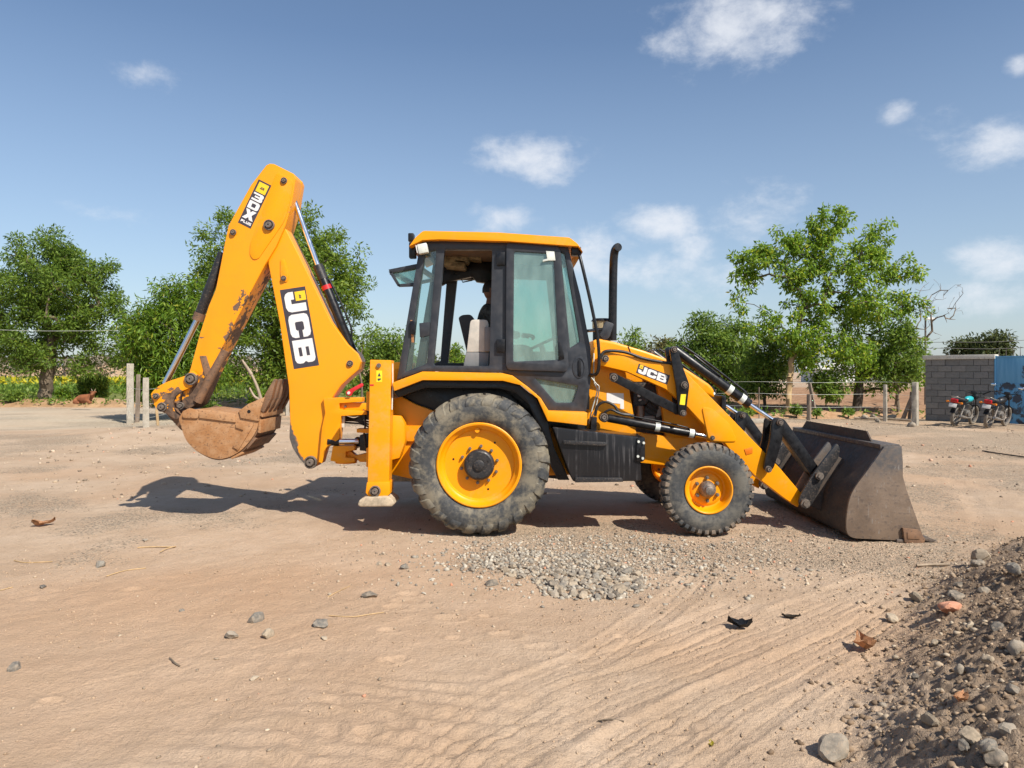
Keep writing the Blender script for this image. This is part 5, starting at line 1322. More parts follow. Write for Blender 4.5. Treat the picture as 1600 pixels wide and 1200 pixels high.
# tipping levers
LNK = rnd([(290, 587), (299, 578), (309, 586), (308, 597), (300, 605), (284, 611), (273, 620), (269, 632), (274, 643), (281, 652), (275, 656), (262, 648), (247, 641), (237, 628), (235, 615), (246, 604), (262, 596)], 4, 2)
lv = slab('tipping_lever', LNK, DN - .06, DN - .02, M['worn'], BH, .006)
for q, r in (((299, 592), .068), ((245, 619), .034), ((254, 636), .052), ((283, 634), .040)): pin('lever_pin', q[0], q[1], DN - .06, r, M['pin'], lv, .05)
copy_to(lv, BH, (0, .41, 0))
slab('bucket_link', rnd([(248, 630), (260, 628), (284, 650), (296, 668), (284, 674), (262, 650)], 4, 2), DN + .02, DF - .02, M['rust_dark'], BH, .010)

# --- digging bucket
KY0, KY1 = BY - .36, BY + .36
kb = bpy.data.objects.new('digging_bucket', None); kb.empty_display_size = .1; kb.location = P(340, 690, BY); link(kb, BH)
KS = [(279, 654), (286, 642), (296, 638), (312, 644), (366, 650), (376, 640), (388, 632), (413, 621), (408, 636), (404, 651), (401, 671), (388, 692), (372, 707), (352, 716), (332, 716), (308, 705), (291, 688), (284, 670)]
KS = KS[:9] + smooth2(KS[9:] + [KS[0]], 5)[:-1]
slab('side_plate', KS, KY0, KY0 + .025, M['rust'], kb, .004); slab('side_plate', KS, KY1 - .025, KY1, M['rust_dark'], kb, .004, ref=KY0)
KSH = [(277, 651), (283, 671), (290, 689), (307, 706), (331, 718), (352, 718), (373, 709), (389, 694), (402, 673), (406, 651), (415, 620)]
curved_plate('shell', smooth2(KSH, 4), KY0 + .025, KY1 - .025, .018, M['rust_dark'], kb, KY0)
for i, (a, b, c, d) in enumerate((((404, 655), (402, 676), (406, 677), (408, 656)), ((396, 684), (384, 699), (386, 702), (400, 686)), ((377, 706), (360, 715), (361, 718), (379, 709)), ((408, 636), (405, 650), (410, 652), (413, 637)))):
    slab('wear_strip', [a, b, c, d], KY0 + .012, KY1 - .012, M['rust'] if i != 1 else M['rust_dark'], kb, .004, ref=KY0)
slab('rim_bar', [(311, 644), (367, 650), (368, 660), (311, 653)], KY0 - .02, KY0 - .001, M['rust'], kb, .004)
slab('rim_bar', rnd([(287, 642), (296, 637), (310, 642), (310, 654), (284, 653)], 4, 2), KY0 - .02, KY0 - .001, M['rust'], kb, .004)
slab('rim_bar', [(368, 662), (396, 664), (372, 704), (363, 698), (380, 672), (368, 668)], KY0 - .018, KY0 - .001, M['rust'], kb, .004)
slab('cheek_plate', [(376, 653), (373, 642), (388, 631), (414, 620), (407, 640), (404, 658)], KY0 - .02, KY0 - .001, M['rust'], kb, .004); pin('cheek_bolt', 389, 643, KY0 - .02, .02, M['black'], kb, .004, 10, False)
slab('top_beam', [(300, 640), (312, 640), (372, 648), (372, 655), (300, 652)], KY0 + .03, KY1 - .03, M['rust'], kb, .008, ref=KY0)
tip = slab('bucket_tooth', [(405, 640), (414, 616), (428, 592), (431, 594), (424, 622), (412, 645)], KY0 + .0, KY0 + .085, M['rust_dark'], kb, .006)
for i in range(1, 5): copy_to(tip, kb, (0, i * .159, 0))
slab('lip_plate', [(400, 640), (414, 619), (419, 622), (408, 648)], KY0 + .026, KY1 - .026, M['rust_dark'], kb, .004, ref=KY0)

# --- kingpost, carriage and swing gear
kp = slabs('kingpost', [([(505, 622), (566, 621), (566, 628), (530, 630), (530, 640), (572, 642), (573, 648), (533, 650), (532, 662), (530, 686), (510, 700), (503, 724), (498, 722), (503, 668), (508, 645)], BN - .05, BN + .10),
                        ([(530, 629), (573, 630), (574, 641), (530, 641)], BN + .0, BN + .22), ([(520, 697), (554, 697), (554, 703), (540, 706), (540, 715), (554, 716), (554, 722), (535, 724), (516, 720)], BN - .04, BN + .30)], y_, BH, .006)
pin('pin', 540, 635, BN, .014, M['pin'], kp, .02, 8, False)
slabs('swing_lug', [([(532, 704), (548, 705), (556, 712), (572, 708), (574, 722), (562, 722), (556, 716), (534, 714)], BN + .02, BN + .12)], y_, BH, .008)
cyl('swing_bush', P(541, 703, BN + .1), P(541, 697, BN + .1), .12, y_, BH); cyl('swing_bush', P(541, 723, BN + .1), P(541, 713, BN + .1), .12, y_, BH)
sc2 = cyl('swing_cylinder', P(558, 690, BN + .06), P(590, 692, BN + .30), .055, k_, BH); cyl('swing_rod', P(528, 690, BN + .0), P(560, 690, BN + .06), .032, M['chrome'], sc2); cyl('swing_eye', P(512, 690, BN - .02), P(530, 690, BN + .0), .045, k_, sc2)
for i in range(7): tube('hydraulic_hose', [P(535, 646 + i * 2.3, BN + .1 + .02 * i), P(552, 650 + i * 2.0 + 3 * math.sin(i), BN + .08), P(566, 647 + i * 2.6, BN + .06), P(582, 640 + i * 5, BN + .1)], .011, M['rubber_hose'], BH, 6, 5)
tube('hydraulic_hose', [P(568, 640, BN), P(571, 660, BN - .03), P(569, 680, BN - .03), P(572, 705, BN)], .012, M['rubber_hose'], BH, 6, 5)
slab('valve_block', [(562, 680), (575, 678), (574, 705), (562, 704)], BN, BN + .2, k_, BH, .005); slab('valve_block', [(566, 642), (576, 640), (576, 655), (566, 655)], BN, BN + .1, k_, BH, .005)
slab('carriage_plate', [(533, 648), (539, 648), (538, 668), (534, 668)], BN + .02, BN + .05, M['galv'], BH, .003)
slabs('carriage', [([(572, 612), (604, 612), (604, 642), (572, 642)], 7.45, 9.15), ([(572, 700), (604, 700), (604, 730), (572, 730)], 7.45, 9.15), ([(578, 640), (600, 640), (600, 702), (578, 702)], 8.35, 8.6), ([(557, 670), (576, 670), (576, 677), (557, 676)], BN - .05, BN + .1)], y_, BH, .008)
# red travel lock lever
slabs('lock_lever', [(rnd([(540, 612), (547, 608), (566, 598), (568, 603), (552, 612), (548, 619), (541, 618)], 2, 2), BN - .08, BN - .05)], M['red'], BH, .004)
pin('lock_pin', 545, 614, BN - .08, .018, M['galv'], BH, .012, 10, False)

# --- stabilisers
def stabiliser(Y0, parent):
    s = slab('stabiliser', [(578, 562), (611, 563), (607.5, 757), (574, 757)], Y0, Y0 + .20, y_, parent, .010, 3)
    slab('inner_leg', [(573, 754), (609, 753), (609, 772), (602, 778), (576, 776), (571, 770)], Y0 - .012, Y0 + .215, y_, s, .008)
    pin('pivot_pin', 586.5, 767, Y0 - .012, .055, M['pin'], s, .05); pin('bolt', 592, 571, Y0, .024, M['pin'], s, .02, 12, False)
    slab('caution_label', [(588, 579), (597, 579), (597, 597), (588, 597)], Y0 - .002, Y0, M['label_y'], s, 0)
    slabs('caution_symbols', [([(590, 588), (592.5, 582), (595, 588)], Y0 - .004, Y0 - .002), ([(590, 591.5), (595, 591), (595, 593), (592, 595), (590, 594)], Y0 - .004, Y0 - .002)], M['plaque'], s, 0)
    slab('red_sticker', [(578, 600.5), (584, 600.5), (584, 603), (578, 603)], Y0 - .002, Y0, M['red'], s, 0)
    bm = bmesh.new(); ring0 = []
    prof = [(559, 788), (562, 781), (570, 776), (606, 775), (614, 780), (618, 786), (613, 791), (563, 791.5)]
    prism_bm(bm, xz(prof, Y0 - .03), Y0 - .06, Y0 + .26); bev(bm, .02, 3)
    obj('foot_pad', bm, M['pad'], s, 40)
    tube('hydraulic_pipe', [P(613.5, 568, Y0 + .05), P(613.5, 600, Y0 + .05), P(612.5, 640, Y0 + .05)], .007, M['galv'], s, 6)
    return s
s1 = stabiliser(7.36, BH); copy_to(s1, BH, (0, 1.66, 0))
slab('carriage_upright', [(615, 566), (625, 566), (624, 594), (614, 598)], 7.95, 8.05, y_, BH, .005)
# ------------------------------------------------------------------ the driver
def skin_mesh(name, verts, edges, radii, mat, parent, root=0, sub=2):
    me = bpy.data.meshes.new('t'); me.from_pydata([tuple(v) for v in verts], edges, [])
    o = bpy.data.objects.new('t', me); COL.objects.link(o)
    sk = o.modifiers.new('s', 'SKIN'); sk.use_smooth_shade = True
    sb_ = o.modifiers.new('d', 'SUBSURF'); sb_.levels = sub; sb_.render_levels = sub
    for v, r in zip(me.skin_vertices[0].data, radii):
        v.radius = (r, r) if not isinstance(r, tuple) else r; v.use_root = False
    me.skin_vertices[0].data[root].use_root = True
    dg = bpy.context.evaluated_depsgraph_get(); m2 = bpy.data.meshes.new_from_object(o.evaluated_get(dg))
    bpy.data.objects.remove(o); bpy.data.meshes.remove(me)
    m2.materials.clear(); m2.name = name
    m2.polygons.foreach_set('use_smooth', np.ones(len(m2.polygons), dtype=bool))
    return obj(name, m2, mat, parent)
skinm = basic('brown_skin', (.16, .075, .045), .55, var=.08)
shirt = basic('dark_patterned_shirt', (.055, .058, .050), .85, var=.8, scale=22)
trous = basic('grey_trousers', (.06, .06, .065), .85, var=.15)
hairm = basic('black_hair', (.008, .007, .006), .6)
hip = P(762, 552, 8.28); PX = Vector((1, 0, 0)); PZ = Vector((0, 0, 1)); PY = Vector((0, 1, 0))
per = thing('person', hip - PZ * .12, 'driver in dark shirt sitting in the cab, mostly hidden behind the door post', 'person')
V_, E_, R_ = [], [], []
def pv(p, r, frm=None):
    V_.append(p); R_.append(r)
    if frm is not None: E_.append((frm, len(V_) - 1))
    return len(V_) - 1
pel = pv(hip, (.15, .12)); be = pv(hip + PZ * .16 + PX * .0, (.14, .115), pel); ch = pv(hip + PZ * .34 + PX * .02, (.165, .12), be)
sh = pv(hip + PZ * .47 + PX * .02, (.12, .09), ch); nk = pv(hip + PZ * .55 + PX * .035, .055, sh)
hands = []
for s in (-1, 1):
    a = pv(hip + PZ * .46 + PY * s * .19 + PX * .02, .065, sh); b = pv(hip + PZ * .22 + PY * s * .26 + PX * .14, .05, a)
    c_ = pv(hip + PZ * .20 + PY * s * .18 + PX * .37, .034, b); hands.append(V_[c_])
    k1 = pv(hip + PY * s * .10 + PX * .10 - PZ * .01, .095, pel); k2 = pv(hip + PY * s * .14 + PX * .46 + PZ * .04, .07, k1)
    k3 = pv(hip + PY * s * .13 + PX * .50 - PZ * .36, .048, k2); pv(hip + PY * s * .13 + PX * .64 - PZ * .40, .035, k3)
skin_mesh('body', V_, E_, R_, shirt, per)
hc = hip + PZ * .70 + PX * .05
bm = bmesh.new(); bmesh.ops.create_uvsphere(bm, u_segments=24, v_segments=18, radius=1.0)
for v in bm.verts:
    x, y, z = v.co
    r = Vector((x * .098, y * .076, z * .118))
    if z < -.2: r.x *= 1 - .10 * (-z); r.y *= 1 - .25 * (-z - .2)
    if x > .85 and -.35 < z < .1: r.x += .022 * (1 - abs(z + .15) / .25) * max(0, 1 - abs(y) * 4)        # nose
    if x > .8 and .05 < z < .25 and .2 < abs(y) < .55: r.x -= .006                                          # eye sockets
    if x > .7 and -.55 < z < -.42 and abs(y) < .35: r.x -= .005                                             # mouth line
    v.co = r + hc
for s in (-1, 1): box_bm(bm, hc + PY * s * .078 + PX * -.005, (.045, .016, .06), None, .006)
cyl_bm(bm, hc - PZ * .08 - PX * .01, hip + PZ * .52 + PX * .03, .05, .058, n=14)
obj('head', bm, skinm, per, 60)
bm = bmesh.new(); bmesh.ops.create_uvsphere(bm, u_segments=24, v_segments=18, radius=1.0)
for v in list(bm.verts):
    if v.co.z < -.25 or (v.co.x > .55 and v.co.z < .45): bm.verts.remove(v)
for v in bm.verts: v.co = Vector((v.co.x * .108 - .004, v.co.y * .086, v.co.z * .13 + .004)) + hc
obj('hair', bm, hairm, per, 60)
for s, hp_ in zip((-1, 1), hands):
    Vh, Eh, Rh = [], [], []
    def hv(p, r, frm=None):
        Vh.append(p); Rh.append(r)
        if frm is not None: Eh.append((frm, len(Vh) - 1))
        return len(Vh) - 1
    w = hv(hp_, .026); pm = hv(hp_ + PX * .05, (.036, .018), w); kn = hv(hp_ + PX * .09, (.038, .016), pm)
    for i, ln in enumerate((.035, .042, .038, .028)):
        f0 = hv(hp_ + PX * .105 + PY * (i - 1.5) * .019, .009, kn); f1 = hv(hp_ + PX * (.105 + ln) + PY * (i - 1.5) * .020 - PZ * .012, .0085, f0); hv(hp_ + PX * (.11 + ln) + PY * (i - 1.5) * .020 - PZ * .045, .0075, f1)
    t1_ = hv(hp_ + PX * .06 - PY * s * .04 - PZ * .01, .011, pm); hv(hp_ + PX * .10 - PY * s * .052 - PZ * .025, .009, t1_)
    skin_mesh('hand', Vh, Eh, Rh, skinm, per)

# ------------------------------------------------------------------ block wall, gate, lamp post at the right
WA = G(1446, 656.5); WB = WA + Vector((.6, -.8, 0)) * 2.05
wd = (WB - WA); wd.z = 0; wlen = wd.length; wd.normalize(); wn_ = Vector((-wd.y, wd.x, 0));  wn_ = wn_ if wn_.y > 0 else -wn_
rotw = Matrix.Rotation(math.atan2(wd.y, wd.x), 3, 'Z')
blockm = []
for i, c in enumerate(((.185, .18, .168), (.205, .197, .185), (.17, .165, .156), (.215, .205, .19))): blockm.append(rusty('concrete_block_%s' % 'abcd'[i], c, tuple(v * 1.15 for v in c), tuple(v * .7 for v in c), 0, .9, 6))
bw = thing('block_wall', WA, 'grey concrete block wall with pale coping behind the motorcycles', 'wall')
HW = 2.02
core = WA + wd * wlen / 2 + wn_ * .12; box('mortar_core', core + PZ * HW / 2, (wlen - .02, .186, HW), blockm[0], bw, rotw, 0)
rg = random.Random(2); bh = HW / 10; proto = {}
for r in range(10):
    x = -.02 if r % 2 == 0 else -.22
    while x < wlen - .02:
        x0, x1 = max(x, 0), min(x + .42, wlen)
        if x1 - x0 > .06:
            key = (round(x1 - x0, 2), rg.randrange(4))
            if key not in proto:
                bm = bmesh.new(); box_bm(bm, (0, 0, 0), (x1 - x0 - rg.uniform(.006, .016), .06, bh - rg.uniform(.006, .016)), None, .008)
                m_ = bpy.data.meshes.new('block'); bm.to_mesh(m_); bm.free(); m_.materials.append(blockm[key[1]]); proto[key] = m_
            o = bpy.data.objects.new('block', proto[key]); o.location = WA + wd * (x0 + x1) / 2 + wn_ * (.016 + rg.uniform(-.007, .007)) + PZ * (bh * (r + .5))
            o.rotation_euler = (0, 0, math.atan2(wd.y, wd.x)); link(o, bw)
        x += .42
box('coping', WA + wd * (wlen / 2 - .02) + wn_ * .09 + PZ * (HW + .07), (wlen + .10, .30, .14), M['coping'], bw, rotw, .01)
# return wall end towards the field, and the blue sheet-metal gate
GA = WB + Vector((.6, -.8, 0)) * .03; gd = Vector((.6, -.8, 0)).normalized(); glen = 3.2; rotg = Matrix.Rotation(math.atan2(gd.y, gd.x), 3, 'Z')
gm, gnt, gb_ = new_mat('weathered_blue_paint'); k = NT(gnt); p = k.co(); n1 = k.noise(p, 3.2, 5, .62, .3); n2 = k.noise(k.scale(p, (8, 8, .6)), 2, 4)
sp_ = gnt.nodes.new('ShaderNodeSeparateXYZ'); gnt.links.new(p, sp_.inputs[0])
low = k.mapr(sp_.outputs[2], 1.35, 1.2, 0, .16)
gnt.links.new(k.mix(k.mapr(k.math('ADD', n1, low), .62, .69), k.mix(k.mapr(n2, .35, .7), (.10, .31, .52), (.14, .37, .58)), (.05, .06, .08)), gb_.inputs['Base Color']); gb_.inputs['Roughness'].default_value = .5
gt = thing('blue_gate', GA, 'weathered blue sheet metal gate at the right edge, spikes on top', 'gate')
gw = 1.15
for i in range(3):
    c = GA + gd * (gw * (i + .5))
    box('gate_sheet', c + PZ * 1.66, (gw - .03, .02, .86), gm, gt, rotg, .003); box('gate_sheet', c + PZ * .62, (gw - .03, .02, 1.18), gm, gt, rotg, .003)
for z in (.05, 1.225, 2.08): box('gate_rail', GA + gd * glen * .54 + PZ * z, (glen * 1.08, .055, .05), gm, gt, rotg, .004)
for i in range(4): box('gate_post', GA + gd * gw * i + PZ * 1.07, (.05, .06, 2.1), gm, gt, rotg, .004)
for i in range(18):
    c = GA + gd * (.1 + i * .19) + PZ * 2.1; cyl('spike', c, c + PZ * .30, .012, M['steel'], gt, .003, n=6)
lp = thing('lamp_post', G(1449, 650), 'thin street lamp post rising behind the block wall', 'lamp post')
lb0 = P(1446, 640, 30.5); lb0.z = 0; lt = P(1446, 500, 30.5)
cyl('pole', lb0, lt, .05, M['steel'], lp, .035, 10); box('lamp_head', P(1452, 498, 30.3), (.38, .16, .09), M['white'], lp, None, .03); lp.location = lb0
for ch in lp.children: ch.matrix_parent_inverse = Matrix.Translation(lb0).inverted()

# overhead lines
def wire(label, pts, r=.012, name='power_line', cat='wire', mat=None, group=None):
    o = tube(name, pts, r, mat or M['rubber_hose'], None, 5, 8); tag(o, label, cat, group); return o
wire('thin pale power line crossing in front of the left tree', [P(-60, 513, 33), P(60, 517, 33), P(200, 516, 33), P(420, 512, 33)], .007, mat=M['galv'])
wire('upper power line above the block wall at the right', [P(1330, 540, 34), P(1450, 535, 34), P(1560, 534, 34), P(1680, 525, 34)], .012)
wire('lower power line just above the block wall coping', [P(1330, 546, 34), P(1450, 544, 34), P(1560, 545, 34), P(1680, 538, 34)], .012)

# ------------------------------------------------------------------ fences
def post(label, px, py_base, py_top, wpx, mat, lean=0., name='fence_post', dy=0., group=None, dpx=None):
    yaw = -44 if px > 800 else 25; wpx *= .80
    b = G(px, py_base); Y = b.y; w = wpx * Y / F; t = P(px + lean, py_top, Y)
    root = None
    bm = bmesh.new(); d = (dpx or wpx) * Y / F
    a = [bm.verts.new((b.x + sx * w / 2, b.y + sy * d / 2, -.15)) for sx, sy in ((-1, -1), (1, -1), (1, 1), (-1, 1))]
    c = [bm.verts.new((t.x + sx * w * .46, b.y + dy + sy * d * .46, t.z)) for sx, sy in ((-1, -1), (1, -1), (1, 1), (-1, 1))]
    bm.faces.new(a[::-1]); bm.faces.new(c)
    for i in range(4): bm.faces.new((a[i], a[(i+1) % 4], c[(i+1) % 4], c[i]))
    bmesh.ops.recalc_face_normals(bm, faces=bm.faces); bev(bm, .012, 2)
    bmesh.ops.rotate(bm, verts=bm.verts, cent=b, matrix=Matrix.Rotation(R(yaw), 3, 'Z'))
    bmesh.ops.subdivide_edges(bm, edges=[e for e in bm.edges if abs(e.verts[0].co.z - e.verts[1].co.z) > .5], cuts=5)
    rr = random.Random(int(px))
    for v in bm.verts: v.co += Vector((rr.uniform(-1, 1), rr.uniform(-1, 1), 0)) * .006
    o = obj(name, bm, mat, None, 40); tag(o, label, 'post', group); return b, t
post('pale concrete fence post standing on the low bank, left of the digging bucket', 228, 676, 590, 11.5, M['concrete'])
post('thick grey concrete post behind the paler one, darkened foot', 203.5, 661, 568, 13, M['concrete'])
post('dark wooden post close behind the thick grey post', 214, 660, 585, 8, M['wood_old'], 2)
post('reddish wooden stake between the pale post and the bucket linkage', 248, 672, 625, 5, M['bark_tan'], -4)
post('pale concrete fence post above the digging bucket', 387, 636, 583, 7, M['concrete'])
post('pale concrete post behind the boom and the digging bucket teeth', 449, 650, 612, 7, M['concrete'])
post('dark wooden post beside the leaning grey one', 1264, 657, 616, 7, M['wood_old'])
post('leaning grey wooden post right of the tan trunk', 1276, 653, 598, 6, M['wood_old'], -11)
post('pale squared fence post in front of the field, left of the block wall', 1383, 658, 601, 6.5, M['concrete'])
post('tall pale fence post nearest to the block wall', 1430, 664, 597, 10, M['concrete'], 0, dpx=11)
post('dark leaning timber strut left of the tall pale post', 1408, 655, 612, 7, M['wood_old'], 17, dy=.1)
post('second dark strut leaning beside the tall pale post', 1420, 655, 612, 5, M['wood_old'], 4)
post('thin steel stake above the loader cylinder rod', 1186, 660, 605, 2.2, M['wood_old'], 0)
post('short pale post far behind the bushy trees', 1152, 640, 598, 2.5, M['concrete'], 0)
fx = [(1120, 652), (1186, 655), (1264, 656), (1383, 657.5), (1430, 663)]
for j, (hz, wrd) in enumerate(((1.25, 'top'), (.85, 'middle'), (.42, 'bottom'))):
    wire('%s strand of the wire fence along the ploughed field' % wrd, [G(a, b) + PZ * (hz + (.03 if i % 2 else 0)) + PY * -.06 for i, (a, b) in enumerate(fx)], .0045, 'fence_wire', 'wire', M['galv'])
fx = [(203, 660), (228, 675), (300, 655), (387, 636), (449, 645), (520, 640)]
for j, (hz, wrd) in enumerate(((1.15, 'top'), (.75, 'middle'), (.38, 'bottom'))):
    wire('%s strand of the wire fence at the left behind the bucket' % wrd, [G(a, b) + PZ * hz + PY * -.1 for a, b in fx], .004, 'fence_wire', 'wire', M['galv'])
# chicken-wire mesh seen behind the digging bucket
bm = bmesh.new(); a0, a1 = G(300, 652), G(455, 645)
for i in range(26): 
    c = a0.lerp(a1, i / 25); cyl_bm(bm, c, c + PZ * 1.0, .002, n=4, caps=False)
for i in range(6): cyl_bm(bm, a0 + PZ * (.1 + i * .17), a1 + PZ * (.1 + i * .17), .002, n=4, caps=False)
tag(obj('wire_netting', bm, M['steel'], None), 'thin wire netting panel behind the digging bucket', 'netting')
# dead branch by the bucket teeth and dry sticks by the boom
def branch(label, pts, r, mat, name='dead_branch', cat='branch'):
    bm = bmesh.new()
    for q in pts:
        c = curve_pts(q, 4); tube_bm(bm, c, [r * (1 - .6 * i / (len(c) - 1)) for i in range(len(c))], 6)
    return tag(obj(name, bm, mat, None, 60), label, cat)
branch('pale forked dead branch leaning up left of the digging bucket teeth', [[P(412, 640, 21), P(403, 608, 21), P(393, 585, 21), P(381, 567, 21)], [P(393, 585, 21), P(384, 571, 21), P(378, 562, 21)], [P(409, 625, 21), P(398, 620, 21), P(390, 606, 21)]], .055, M['twig'])
branch('thin brown stick standing behind the boom cylinder', [[P(566, 640, 14), P(565, 600, 14), P(561, 575, 14), P(566, 545, 14)], [P(561, 575, 14), P(558, 560, 14)]], .028, M['bark'])

# pale slabs, rubble and white sheds at the field edge
def rock_mesh(seed, sub=2, jag=.34, flat=.66):
    rr = np.random.default_rng(seed); bm = bmesh.new(); bmesh.ops.create_icosphere(bm, subdivisions=sub, radius=1.0)
    off = rr.random(3) * 50; cuts = rr.normal(size=(9, 3)); cuts /= np.linalg.norm(cuts, axis=1, keepdims=True); dist = rr.uniform(.45 if sub < 3 else .66, .85 if sub < 3 else .98, 9)
    sc = np.array([1, rr.uniform(.65, .95), flat * rr.uniform(.8, 1.15)])
    for v in bm.verts:
        p = np.array(v.co)
        for c, d in zip(cuts, dist):
            t = p @ c
            if t > d: p = p - c * (t - d) * .95
        n = float(perlin(np.array([p[0] * 1.7 + off[0]]), np.array([p[1] * 1.7 + p[2] * 1.3 + off[1]]), seed)[0])
        p = p * (1 + jag * n); v.co = Vector(p * sc)
    me = bpy.data.meshes.new('stone'); bm.to_mesh(me); bm.free(); return me
def stone_mat(name, c0, c1, dust=(.42, .30, .20)):
    m, nt, b = new_mat(name); k = NT(nt); p = k.co(); n1 = k.noise(p, 2.5, 4); n2 = k.noise(p, 18, 4, .65)
    info = nt.nodes.new('ShaderNodeObjectInfo')
    g = nt.nodes.new('ShaderNodeNewGeometry'); sx = nt.nodes.new('ShaderNodeSeparateXYZ')
    col = k.mix(k.mapr(k.math('ADD', n1, k.math('MULTIPLY', info.outputs['Random'], .5)), .4, 1.0), c0, c1)
    col = k.mix(k.mapr(k.math('ADD', n2, k.math('MULTIPLY', n1, .5)), .72, 1.0, .0, .75), col, dust)
    nt.links.new(col, b.inputs['Base Color']); b.inputs['Roughness'].default_value = .85; b.inputs['Specular IOR Level'].default_value = .25
    nt.links.new(k.bump(n2, .5, .01), b.inputs['Normal']); return m
SM = [stone_mat('grey_stone', (.15, .132, .108), (.34, .295, .235)), stone_mat('buff_stone', (.25, .205, .15), (.44, .365, .27)), stone_mat('dark_grey_stone', (.105, .10, .092), (.25, .23, .195))]
pink = stone_mat('pink_brick', (.52, .21, .12), (.58, .28, .18), (.55, .33, .22))
ROCKS = [rock_mesh(200 + i, 2) for i in range(14)]; BIG = [rock_mesh(300 + i, 3, flat=.95) for i in range(5)]
RVAR = {}
def rock(px, py, rad, label, si=0, big=False, group=None, name='stone', rr=random.Random(9), sink=.48, mat=None, cat='stone', flat=1.0):
    g = G(px, py)
    if g.y < 9:                                                     # settle the pixel on the uneven ground
        for _ in range(6):
            z = gz_at(g.x, g.y); Y = (EYE - z) * F / (py - CYH); g = Vector(((px - CX) * Y / F, Y, z))
    pool = BIG if big else ROCKS; i = rr.randrange(len(pool)); key = (big, i, si if mat is None else mat.name)
    if key not in RVAR:
        m = pool[i].copy(); m.materials.clear(); m.materials.append(mat or SM[si]); smooth_by_angle(m, 22); RVAR[key] = m
    o = bpy.data.objects.new(name, RVAR[key]); s = rad * rr.uniform(.9, 1.1)
    o.scale = (s, s * rr.uniform(.8, 1.1), s * rr.uniform(.75, 1.05) * flat); o.rotation_euler = (rr.uniform(-.3, .3), rr.uniform(-.3, .3), rr.uniform(0, 6.28))
    o.location = (g.x, g.y + rad * .3, g.z + rad * (.7 * flat - (sink - .22 if big else sink))); COL.objects.link(o)
    return tag(o, label, cat, group)
for a, b, r, l, si in [
    (577, 934, .062, 'grey stone alone on the sand right of the straw stalk in mid foreground', 0), (399, 972, .075, 'largest dark grey stone of the small group left of centre', 2),
    (361, 996, .055, 'half buried stone at the left of the small foreground group', 0), (418, 997, .062, 'flat buff stone at the lower right of the small foreground group', 1),
    (501, 979, .06, 'flat grey stone right of the small foreground group', 2), (506, 1000, .035, 'small pale stone just below the flat grey stone', 1),
    (768, 915, .07, 'rounded grey stone left of the stone heap', 0), (737, 893, .045, 'small grey stone at the upper left of the stone heap', 0),
    (20, 1048, .05, 'lone dark stone at the left edge of the picture', 2), (155, 886, .07, 'flat dark stone at the left near the straw', 2),
    (632, 889, .06, 'grey stone below the rear tyre, right one of three', 2), (606, 884, .035, 'small buff stone below the stabiliser foot, middle of three', 1), (592, 883, .035, 'small buff stone below the stabiliser foot, left of three', 1),
    (397, 1063, .03, 'tiny pale stone on the bare sand below the small stone group', 1), (284, 955, .022, 'tiny dark stone alone on the left sand', 2),
    (515, 930, .025, 'tiny pale stone beside a straw stalk', 1), (226, 846, .04, 'small stone near the straw at the left', 0), (66, 919, .03, 'tiny dark pebble left of the straw stalks', 2)]:
    rock(a, b, r, l, si)
for a, b, r, l, si, big in [
    (1306, 1186, .085, 'large grey stone at the bottom right of the foreground', 0, True), (1457, 1136, .055, 'upright buff stone on the lower gravel heap', 1, True),
    (1396, 972, .062, 'pale angular stone at the foot of the gravel heap', 1, True), (1434, 940, .07, 'buff stone on the heap edge left of the pink brick', 1, True),
    (1497, 938, .062, 'pale grey stone directly behind the pink brick', 0, True), (1536, 876, .085, 'large pale stone at the top edge of the gravel heap', 1, True),
    (1530, 886, .06, 'pale broken slab against the large top stone', 0, True), (1586, 896, .07, 'dark squarish stone near the right edge on the heap', 2, True),
    (1538, 926, .06, 'grey oval stone right of the pink brick', 0, False), (1572, 908, .04, 'small pale stone high on the heap', 1, False), (1500, 918, .06, 'flat grey stone above the pink brick', 0, False),
    (1462, 1006, .035, 'small buff stone in the middle of the heap slope', 1, False), (1520, 980, .05, 'buff stone below the grey oval stone', 1, False), (1578, 1145, .045, 'grey broken stone near the lower right corner', 0, False),
    (1520, 1160, .05, 'rounded buff stone of the lower right cluster', 1, True), (1548, 1178, .048, 'dark rounded stone of the lower right cluster', 2, True), (1560, 1195, .05, 'lowest stone of the lower right cluster', 0, True), (1508, 1172, .04, 'small grey stone left of the lower right cluster', 2, True)]:
    rock(a, b, r * (1. if b > 1180 and a < 1400 else .82), l, si, big)
rh = random.Random(31)
for (a, b, r, l, si) in [(1560, 985, .05, 'dark stone right of the heap middle', 2), (1590, 1020, .06, 'grey stone at the right edge halfway down the heap', 0), (1545, 1035, .04, 'buff stone in the heap centre', 1), (1500, 1050, .035, 'small grey stone on the lower heap slope', 0),
        (1585, 1085, .05, 'grey stone at the right edge above the lower cluster', 0), (1470, 1085, .03, 'small buff stone above the upright stone', 1), (1430, 1060, .03, 'small dark stone at the left of the heap slope', 2), (1400, 1030, .028, 'small pale stone at the left foot of the heap', 1), (1380, 1105, .026, 'tiny grey stone between the large stone and the heap', 0)]:
    rock(a, b, r * .72, l, si, True, rr=rh)
rock(1490, 958, .085, 'broken pink brick lying on the gravel heap', 0, True, None, 'brick_piece', mat=pink, cat='brick', flat=.8)
